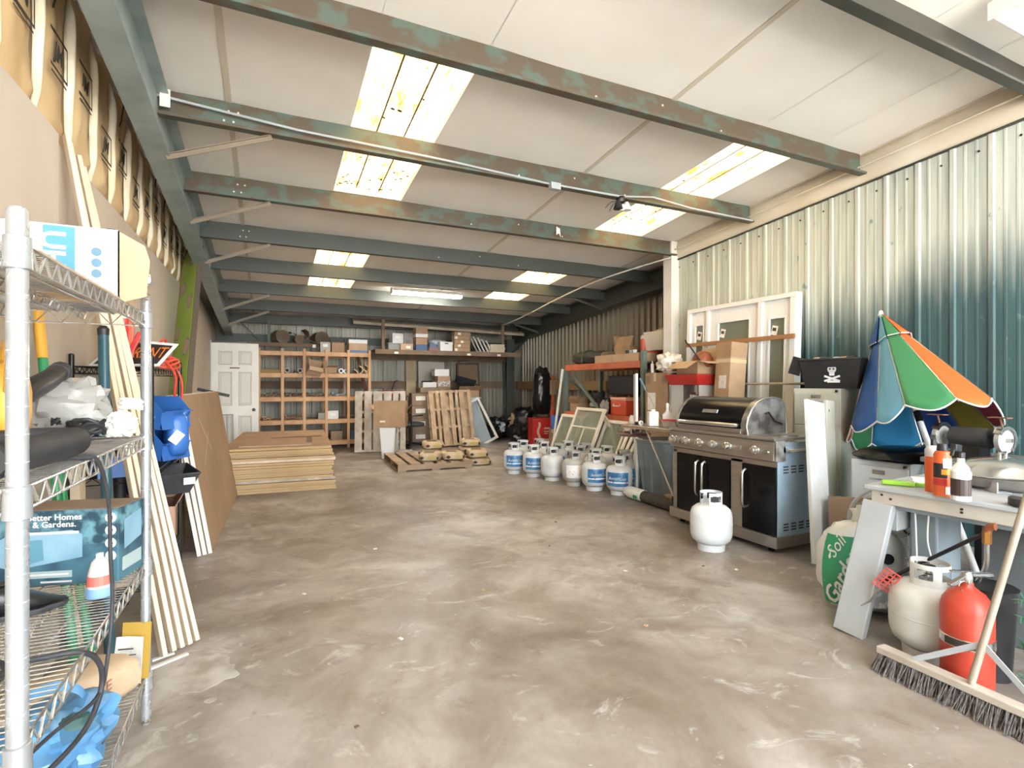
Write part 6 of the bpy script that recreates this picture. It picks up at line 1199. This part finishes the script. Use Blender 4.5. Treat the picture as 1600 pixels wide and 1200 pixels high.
O('gusset', MB().prism([(.06, .66), (.50, .66), (.34, .60), (.22, .52), (.06, .52)], .24, .29, 'y'), M_bench, wb_, bev=.003); O('gusset', MB().prism([(.10, .66), (.54, .66), (.38, .60), (.26, .52), (.10, .52)], -.36, -.31, 'y'), pm('cream_gusset', 'a39a8d', ro=.6), wb_, bev=.003)
O('center_leg', MB().box(.14, .40, .10, .22, 0, .66), M_benchb, wb_, bev=.01); O('center_leg', MB().box(.40, .62, -.16, .02, 0, .66), M_benchd, wb_, bev=.01)
ZB = .751
fc_ = T('spray_foam_can', 'orange and black aerosol can standing on the work bench', 'can', (2.85, 1.37, ZB), R(10)); O('can_body', MB().lathe([(0, 0), (.032, 0), (.033, .005), (.033, .19), (.028, .205), (.015, .212), (0, .212)], 20), pm('can_orange', 'd8622f', ro=.35), fc_, sm=40)
O('black_band', MB().lathe([(.0335, .085), (.0338, .087), (.0338, .15), (.0335, .152)], 12, (0, 0, 0), 'z', R(120), R(230)), M_black, fc_); O('yellow_band', MB().lathe([(.0335, .10), (.0339, .10), (.0339, .125), (.0335, .125)], 12, (0, 0, 0), 'z', R(190), R(300)), M_yel, fc_); O('white_label', MB().lathe([(.0335, .13), (.0339, .13), (.0339, .175), (.0335, .175)], 12, (0, 0, 0), 'z', R(200), R(285)), M_wht2, fc_)
O('white_base_label', MB().lathe([(.0335, .01), (.0339, .01), (.0339, .045), (.0335, .045)], 12, (0, 0, 0), 'z', R(215), R(285)), M_lab, fc_); O('cap', MB().lathe([(.022, .21), (.02, .24), (0, .24)], 14), M_black, fc_, sm=40)
O('red_band', MB().lathe([(.0335, .05), (.0338, .05), (.0338, .08), (.0335, .08)], 12, (0, 0, 0), 'z', R(120), R(230)), M_red, fc_)
fc2 = T('spray_foam_can', 'second orange can with a white shoulder behind the first aerosol', 'can', (2.92, 1.44, ZB), .4); O('can_body', MB().lathe([(0, 0), (.034, 0), (.034, .20), (.026, .215), (0, .218)], 20), MATS['can_orange'], fc2, sm=40); O('shoulder', MB().lathe([(.0345, .17), (.0347, .2), (.027, .216), (.018, .222)], 20), M_wht2, fc2, sm=40); O('trigger', MB().lathe([(.012, .22), (.012, .26)], 10).obox((-.02, 0, .265), (.06, .018, .02)), M_black, fc2)
spb = T('spray_bottle', 'dark-labelled spray bottle with a black trigger on the work bench', 'bottle', (2.80, 1.275, ZB), R(0)); O('bottle_body', MB().lathe([(0, 0), (.034, 0), (.036, .01), (.036, .125), (.03, .15), (.014, .17), (.014, .19), (0, .19)], 18), M_clear, spb, sm=50); O('dark_label', MB().lathe([(.0363, .025), (.0366, .027), (.0366, .095), (.0363, .097)], 16), pm('dark_brown_label', '3a2a26', ro=.5), spb); O('white_label', MB().lathe([(.0363, .10), (.0366, .10), (.0366, .13), (.0363, .13)], 16), M_wht2, spb)
O('base_band', MB().lathe([(.0363, .003), (.0368, .004), (.0368, .022), (.0363, .022)], 16), M_wht2, spb); O('trigger_head', MB().lathe([(.016, .19), (.016, .215)], 12).obox((-.012, .012, .235), (.05, .024, .03), (0, .15, 0)).obox((-.038, .012, .222), (.012, .014, .05), (0, .5, 0)), M_black, spb, bev=.003); O('dip_tube', MB().tube([(0, 0, .02), (0, 0, .19)], .003, 6), M_wht2, spb)
nk = T('utility_knife', 'bright green utility knife lying on the work bench', 'tool', (2.93, 1.58, ZB), R(-58)); O('grip', B(-.09, .05, -.016, .016, .001, .026), pm('lime_plastic', '8fc23a', ro=.4), nk, bev=.008); O('nose', B(.05, .10, -.012, .012, .004, .022), pm('lime_plastic2', '7bb02f', ro=.4), nk, bev=.005); O('slider', B(-.02, .045, -.006, .006, .026, .03), M_greym, nk)
sp_ = T('black_sponge', 'black half-round sponge block on the near corner of the bench', 'sponge', (2.93, 1.08, ZB), R(80)); O('block', MB().prism([(.075*cos(pi*k/12), .085*sin(pi*k/12)) for k in range(13)], 0, .035), M_rub, sp_, bev=.006)
wp = T('paper_pad', 'stack of white papers on the work bench behind the green knife', 'paper', (3.06, 1.52, ZB), .3)
for k in range(3): O('sheet_stack', MB().obox((0, .01*k, .006+.012*k), (.12-.02*k, .16-.02*k, .011), (0, 0, .15*k)), M_wht2, wp)
for k, (x, y, rz) in enumerate(((3.12, 1.12, .4), (3.28, 1.05, -.3), (3.20, 1.32, .9))):
    t = T('metal_bracket', 'small grey metal bracket on the bench, %s' % ['by the sponge', 'at the near end', 'by the pan lid'][k], 'bracket', (x, y, ZB), rz); O('plate', B(-.07, .07, -.03, .03, 0, .006), M_greym, t); O('upright_plate', B(-.07, .07, .024, .03, .006, .05), M_greym, t)
# big pan with lid
pn = T('lidded_pan', 'wide stainless pan with a domed lid on the work bench', 'pan', (3.37, 1.36, ZB)); O('pan_body', MB().lathe([(0, .0), (.17, .0), (.21, .02), (.225, .06), (.235, .065), (.225, .066)], 34), M_steel, pn, sm=50); O('lid', MB().lathe([(.238, .068), (.24, .074), (.2, .105), (.12, .135), (.04, .148), (0, .15)], 34), M_steel2, pn, sm=60); O('lid_knob', MB().tube([(-.03, 0, .145), (-.03, 0, .17), (.03, 0, .17), (.03, 0, .145)], .008, 8), M_steel2, pn, sm=40)
for s in (-1, 1): O('side_handle', MB().tube([(s*.03, s*.23, .05), (0, s*.275, .055), (-s*.03, s*.23, .05)], .007, 8), M_steel2, pn)
dt = T('deli_tub', 'clear plastic tub at the right picture edge on the bench', 'tub', (3.50, 1.19, ZB+.155)); O('tub_body', MB().lathe([(0, 0), (.06, 0), (.085, .09), (.09, .095), (.083, .095)], 24), M_clear, dt, sm=50)
tag(O('tub_shelf', MB().box(-.12, .14, -.12, .1, .12, .154).box(-.10, -.08, -.1, .08, 0, .12).box(.10, .12, -.1, .08, 0, .12), M_greym, None, (3.58, 1.12, ZB)), 'small grey riser under the clear tub', 'riser')
# side table with grinder, behind the bench
tbl = T('side_bench', 'dark steel side bench behind the grey work bench', 'bench', (4.02, 1.62, 0)); O('bench_top', B(-.28, .38, -.45, .30, .78, .81), M_benchd, tbl, bev=.004)
for sx in (-.25, .34):
    for sy in (-.42, .26): O('leg', B(sx-.02, sx+.02, sy-.02, sy+.02, 0, .78), M_blkmet, tbl)
bgd = T('bench_grinder', 'black bench grinder with two wheels on the side bench', 'grinder', (3.92, 1.73, .812), R(-8))
O('motor', MB().lathe([(.03, -.11), (.06, -.10), (.062, -.05), (.062, .05), (.06, .10), (.03, .11)], 22, (0, 0, .13), 'y'), M_rub, bgd, sm=50); O('pedestal', MB().prism([(-.06, 0), (.06, 0), (.04, .08), (-.04, .08)], -.07, .07, 'y'), M_blkmet, bgd)
for s in (-1, 1):
    w_ = O('grinding_wheel', MB().lathe([(.012, -.012), (.075, -.012), (.075, .012), (.012, .012)], 26, (0, s*.17, .13), 'y'), pm('grey_stone', '9c9a97', ro=.9), bgd, sm=40); O('wheel_guard', MB().lathe([(.06, -.018), (.082, -.018), (.082, .018), (.06, .018)], 18, (0, s*.17, .13), 'y', R(-60), R(150)), M_steel2 if s < 0 else M_blkmet, w_, sm=40); O('shaft_nut', MB().lathe([(.012, -.03), (.012, .03)], 8, (0, s*.18, .13), 'y'), M_steel2, w_)
for s in (-1, 1): O('spark_arrestor', MB().tube([(-.02, s*.17, .21), (-.04, s*.17, .26)], .006, 6).obox((-.04, s*.17, .262), (.05, .10, .006)), pm('rusty_guard', '6b4a35', ro=.7), bgd)
# floor fan
fn_ = T('floor_fan', 'round grey floor fan half hidden behind the bench', 'fan', (3.46, 1.90, 0), R(20)); O('fan_ring', MB().tube([(0, .25*cos(a), .40+.25*sin(a)) for a in [2*pi*k/36 for k in range(36)]], .012, 8, closed=True), M_greym, fn_, sm=40)
mb = MB()
for r_ in (.06, .10, .14, .18, .22): mb.tube([(-.03*(1-r_/.25), r_*cos(a), .40+r_*sin(a)) for a in [2*pi*k/30 for k in range(30)]], .0022, 5, closed=True)
for k in range(12): mb.tube([(-.03, .03*cos(k*pi/6), .40+.03*sin(k*pi/6)), (0, .25*cos(k*pi/6), .40+.25*sin(k*pi/6))], .0022, 5)
O('grille', mb, M_greym, fn_)['kind'] = 'stuff'
for k in range(4):
    a = k*pi/2; O('blade', MB().add([(.03, .03*cos(a), .40+.03*sin(a)), (.02, .21*cos(a-.3), .40+.21*sin(a-.3)), (.05, .21*cos(a+.4), .40+.21*sin(a+.4)), (.05, .05*cos(a+.6), .40+.05*sin(a+.6))], [(0, 1, 2, 3)]), M_greym, fn_, thick=.003)
O('motor', MB().lathe([(0, .04), (.07, .05), (.07, .14), (.04, .17)], 18, (0, 0, .40), 'x'), M_black, fn_, sm=40); O('stand', MB().tube([(.0, -.27, .40), (.03, -.27, .02), (.03, .27, .02), (.0, .27, .40)], .012, 8), M_black, fn_)
# garden soil bag
M_soil = pm('white_soil_sack', 'dcdedc', 'c6c8c5', sc=6, ro=.35, bump=.4)
gs = T('soil_bag', 'white and green bag of garden soil slumped against the bench leg', 'bag', (3.04, 1.86, 0), R(-38))
def soil(c, size):
    return blob(c, size, 30, 20, .10, 2.2, 5, .7, .08)
O('sack', soil((0, 0, .24), (.42, .26, .50)), M_soil, gs, sm=45); O('sack_top', blob((.10, .02, .50), (.26, .14, .16), 18, 10, .3, 3, 9), M_soil, gs, sm=40)
def gsurf(u, v):     # green panel hugging the front of the sack
    a = R(195)+R(62)*u; z = .05+.38*v; k = 1-.5*abs(v-.45)**2
    return (.218*k*math.copysign(abs(cos(a))**.7, cos(a)), .138*k*math.copysign(abs(sin(a))**.7, sin(a)), z)
O('green_panel', MB().grid(gsurf, 8, 8), pm('garden_green', '2f8a63', ro=.4), gs, sm=60)
text('Garden', .11, M_boxw, gs, (-.145, -.153, .22), (pi/2-.1, R(-68), R(-38)), shear=.3, bold=.002); text('Soil', .09, M_boxw, gs, (-.17, -.14, .38), (pi/2-.1, R(-60), R(-45)), shear=.3)
O('black_logo', MB().lathe([(0, 0), (.03, 0)], 12, (.08, -.142, .33), 'y'), M_black, gs); O('grey_print', MB().grid(lambda u, v: (.0+.16*u, -.140+.01*u, .06+.10*v), 3, 3), pm('grey_print_patch', 'aab0b4', 'e7e7e3', sc=40, ro=.5, lo=.45, hi=.55), gs)
# propane tank + extinguisher + broom
tank('old scuffed white propane tank beside the red fire extinguisher', 2.80, 1.40, fx(2.8, 1.4, -.5), None, pm('old_tank_enamel', 'd0d1ce', 'bab6ac', sc=5, ro=.45, lo=.45, hi=.8), 1.0, sticker=False)
ex = T('fire_extinguisher', 'faded red fire extinguisher with a silver strap', 'extinguisher', (2.66, 1.19, 0), R(155))
O('cylinder', MB().lathe([(0, .004), (.075, .004), (.088, .015), (.09, .03), (.09, .33), (.084, .36), (.062, .395), (.035, .415), (.024, .425), (.022, .44), (0, .44)], 28), pm('faded_red_enamel', 'bf4632', 'a53626', sc=5, ro=.4, lo=.35, hi=.7), ex, sm=60)
O('strap', MB().lathe([(.0905, .185), (.093, .187), (.093, .222), (.0905, .224)], 28), M_steel2, ex, sm=40); O('strap_label', MB().lathe([(.0932, .19), (.0938, .19), (.0938, .219), (.0932, .219)], 10, (0, 0, 0), 'z', R(0), R(80)), M_ink, ex); O('wall_bracket', MB().obox((-.13, -.03, .205), (.10, .012, .04), (0, 0, .5)), M_steel2, ex)
O('warning_label', MB().lathe([(.0795, .365), (.066, .388)], 6, (0, 0, 0), 'z', R(20), R(60)), M_lab, ex)
O('valve_body', MB().lathe([(.02, .435), (.022, .47), (.016, .485), (0, .49)], 14), M_steel2, ex, sm=40); O('carry_handle', MB().beam((.0, 0, .47), (.10, .03, .44), .018, .01), M_steel2, ex, bev=.002); O('squeeze_lever', MB().beam((-.02, 0, .485), (.10, .04, .50), .018, .006), M_steel2, ex, bev=.002); O('discharge_horn', MB().tube([(-.015, 0, .47), (-.12, -.02, .46)], .012, 10), M_steel2, ex, sm=40); O('safety_pin', MB().tube(arc((.03, .02, .43), .02, 0, 5.5, 14), .0025, 5), M_steel2, ex)
bm_ = T('push_broom', 'wide push broom with grey bristles leaning in the right foreground', 'broom', (2.50, 1.16, 0), 0)
p0, p1 = V((-.005, .28, .085)), V((-.02, -.34, .085))
O('head_block', MB().beam(p0, p1, .055, .03), pm('worn_broom_block', 'b9b0a4', 'a89e92', sc=8, ro=.7), bm_, bev=.004)
mb = MB(); rr_ = random.Random(2)
for k in range(900):
    t_ = rr_.random(); s = rr_.uniform(-.022, .022); b = p0.lerp(p1, t_)+V((s, 0, -.012)); e = b+V((s*1.2-.02+rr_.uniform(-.015, .012), rr_.uniform(-.015, .015), -.07)); mb.beam(b, e, .0028, .0028)
O('bristles', mb, pm('grey_bristle', '7d7875', '4f4b49', sc=60, ro=.8), bm_)['kind'] = 'stuff'
H0, H1 = V((-.012, -.06, .10)), V((.17, -.18+.0, .93)); O('handle', MB().tube([H0, H1], .013, 12), pm('weathered_ash', 'a19687', '8f8475', sc=9, ro=.7, st=(1, 1, .2)), bm_, sm=40)
for e in (.14, -.28): O('brace', MB().beam(V((-.01, e, .10)), H0.lerp(H1, .19), .022, .004, (1, 0, 0)), M_greym, bm_)
# scissors-like red grid toy, tag and hoses
rp_ = T('fly_swatter', 'red plastic grid fly swatter hanging by the soil bag', 'swatter', (2.70, 1.56, .28), rot=(R(20), R(30), R(-60))); 
for k in range(4): O('grid_bar', MB().box(-.035+k*.022, -.030+k*.022, -.003, .003, 0, .12), pm('salmon_red', 'd2574e', ro=.4), rp_)
for k in range(6): O('cross_bar', MB().box(-.035, .036, -.003, .003, k*.023, k*.023+.005), MATS['salmon_red'], rp_)
O('wire_handle', MB().tube([(0, 0, .0), (.01, 0, -.10), (-.02, 0, -.24)], .005, 6), M_steel2, rp_)
tag(O('gas_hose', MB().tube(spline([(2.83, 1.18, .64), (2.86, 1.35, .50), (2.88, 1.52, .36), (2.83, 1.62, .27), (2.74, 1.68, .24)], 8), .009, 8), M_black, None, sm=50), 'black gas hose running diagonally under the work bench', 'hose')
gf = T('copper_elbow', 'copper pipe elbow with brass fitting under the bench edge', 'pipe', (2.82, 1.16, .66)); O('elbow', MB().tube(arc((0, 0, -.03), .03, 0, pi/2, 8, 'yz'), .016, 10), pm('copper', '9a5f43', ro=.4, me=.6), gf, sm=40); O('brass_nut', MB().lathe([(.017, -.08), (.017, -.03)], 6, (0, .03, 0)), MATS['brass'], gf); 
O('steel_hose', MB().tube(spline([(0, .03, -.08), (.03, .05, -.2), (.06, .12, -.32), (.1, .24, -.40)], 8), .010, 8), M_steel2, gf, sm=50)
for k, (y0, lab) in enumerate(((1.52, 'white string hanging under the bench front, straight one'), (1.46, 'wavy white string hanging under the bench front'))): tag(O('white_string', MB().tube(spline([(2.92, y0, .64), (2.93, y0+.01*k, .5), (2.91+.03*k, y0-.01, .36), (2.90, y0+.02, .2+.12*k)], 6), .004, 6), M_wht2, None), lab, 'string')
tag(O('garden_hose', MB().tube(spline([(3.9, 2.5, .015), (3.6, 2.05, .015), (3.5, 1.7, .015), (3.35, 1.55, .06), (3.3, 1.42, .015), (3.55, 1.25, .015), (3.75, .95, .015), (3.9, .7, .015)], 10), .013, 8), pm('yellow_hose', 'd2c03a', ro=.4), None, sm=50), 'yellow garden hose snaking on the floor under the benches', 'hose')
wt_ = T('storage_bucket', 'white and blue storage drum standing under the side bench', 'drum', (3.98, 1.38, 0)); O('white_drum', MB().lathe([(0, .0), (.2, .0), (.2, .42), (.21, .43), (0, .45)], 26), M_wht2, wt_, sm=40); O('blue_ring', MB().lathe([(.202, .0), (.205, .01), (.205, .12), (.202, .125)], 26), pm('bright_blue', '2f6fd0', ro=.4), wt_, sm=40)
bk_ = T('black_bucket', 'tall black planter pot behind the broom handle', 'pot', (2.86, 1.20, 0)); O('pot_body', MB().lathe([(0, .0), (.075, .0), (.095, .38), (.10, .39), (.093, .39)], 22), M_black, bk_, sm=40)
tag(O('black_hose', MB().tube(spline([(2.86, 1.02, .36), (2.80, .98, .25), (2.82, .98, .1), (2.88, .95, .02)], 8), .012, 8), M_rub, None, sm=50), 'black hose hanging before the planter pot', 'hose')
tr_ = T('artificial_tree', 'green artificial tinsel tree cut off by the right picture edge', 'tree', (2.67, .935, 0)); O('trunk', MB().lathe([(.012, .0), (.01, .62)], 8), M_dust, tr_)
rt_ = random.Random(9)
for k in range(26):
    a = rt_.uniform(0, 2*pi); z = .14+k*.02; L = .12*(1-k/45); mb = MB(); d = V((cos(a), sin(a), .25)).normalized()
    for q in range(80):
        c = V((0, 0, z))+d*L*(q/80); e = V((rt_.gauss(0, 1), rt_.gauss(0, 1), rt_.gauss(0, 1))).normalized()*.03; mb.beam(c, c+e, .003, .001)
    O('branch', mb, pm('tinsel_green', '2f6148', '3f7a5a', sc=30, ro=.5), tr_)
# small floor debris
rd = random.Random(12)
for k in range(14):
    x, y = [(2.2, 2.9), (2.0, 3.6), (1.2, 3.0), (.6, 2.6), (2.75, 2.75), (1.5, 4.8), (.2, 3.4), (2.4, 4.2), (1.0, 5.5), (2.9, 2.6), (.3, 2.0), (1.8, 2.2), (.75, 4.1), (2.3, 5.6)][k]
    tag(O('leaf_scrap', MB().obox((0, 0, .004), (rd.uniform(.012, .035), rd.uniform(.01, .02), .005), (0, .1, rd.uniform(0, 3))), [M_lab, M_dust, M_card2][k % 3], None, (x, y, 0)), 'tiny scrap of litter on the open concrete floor', 'litter', 'floor litter')
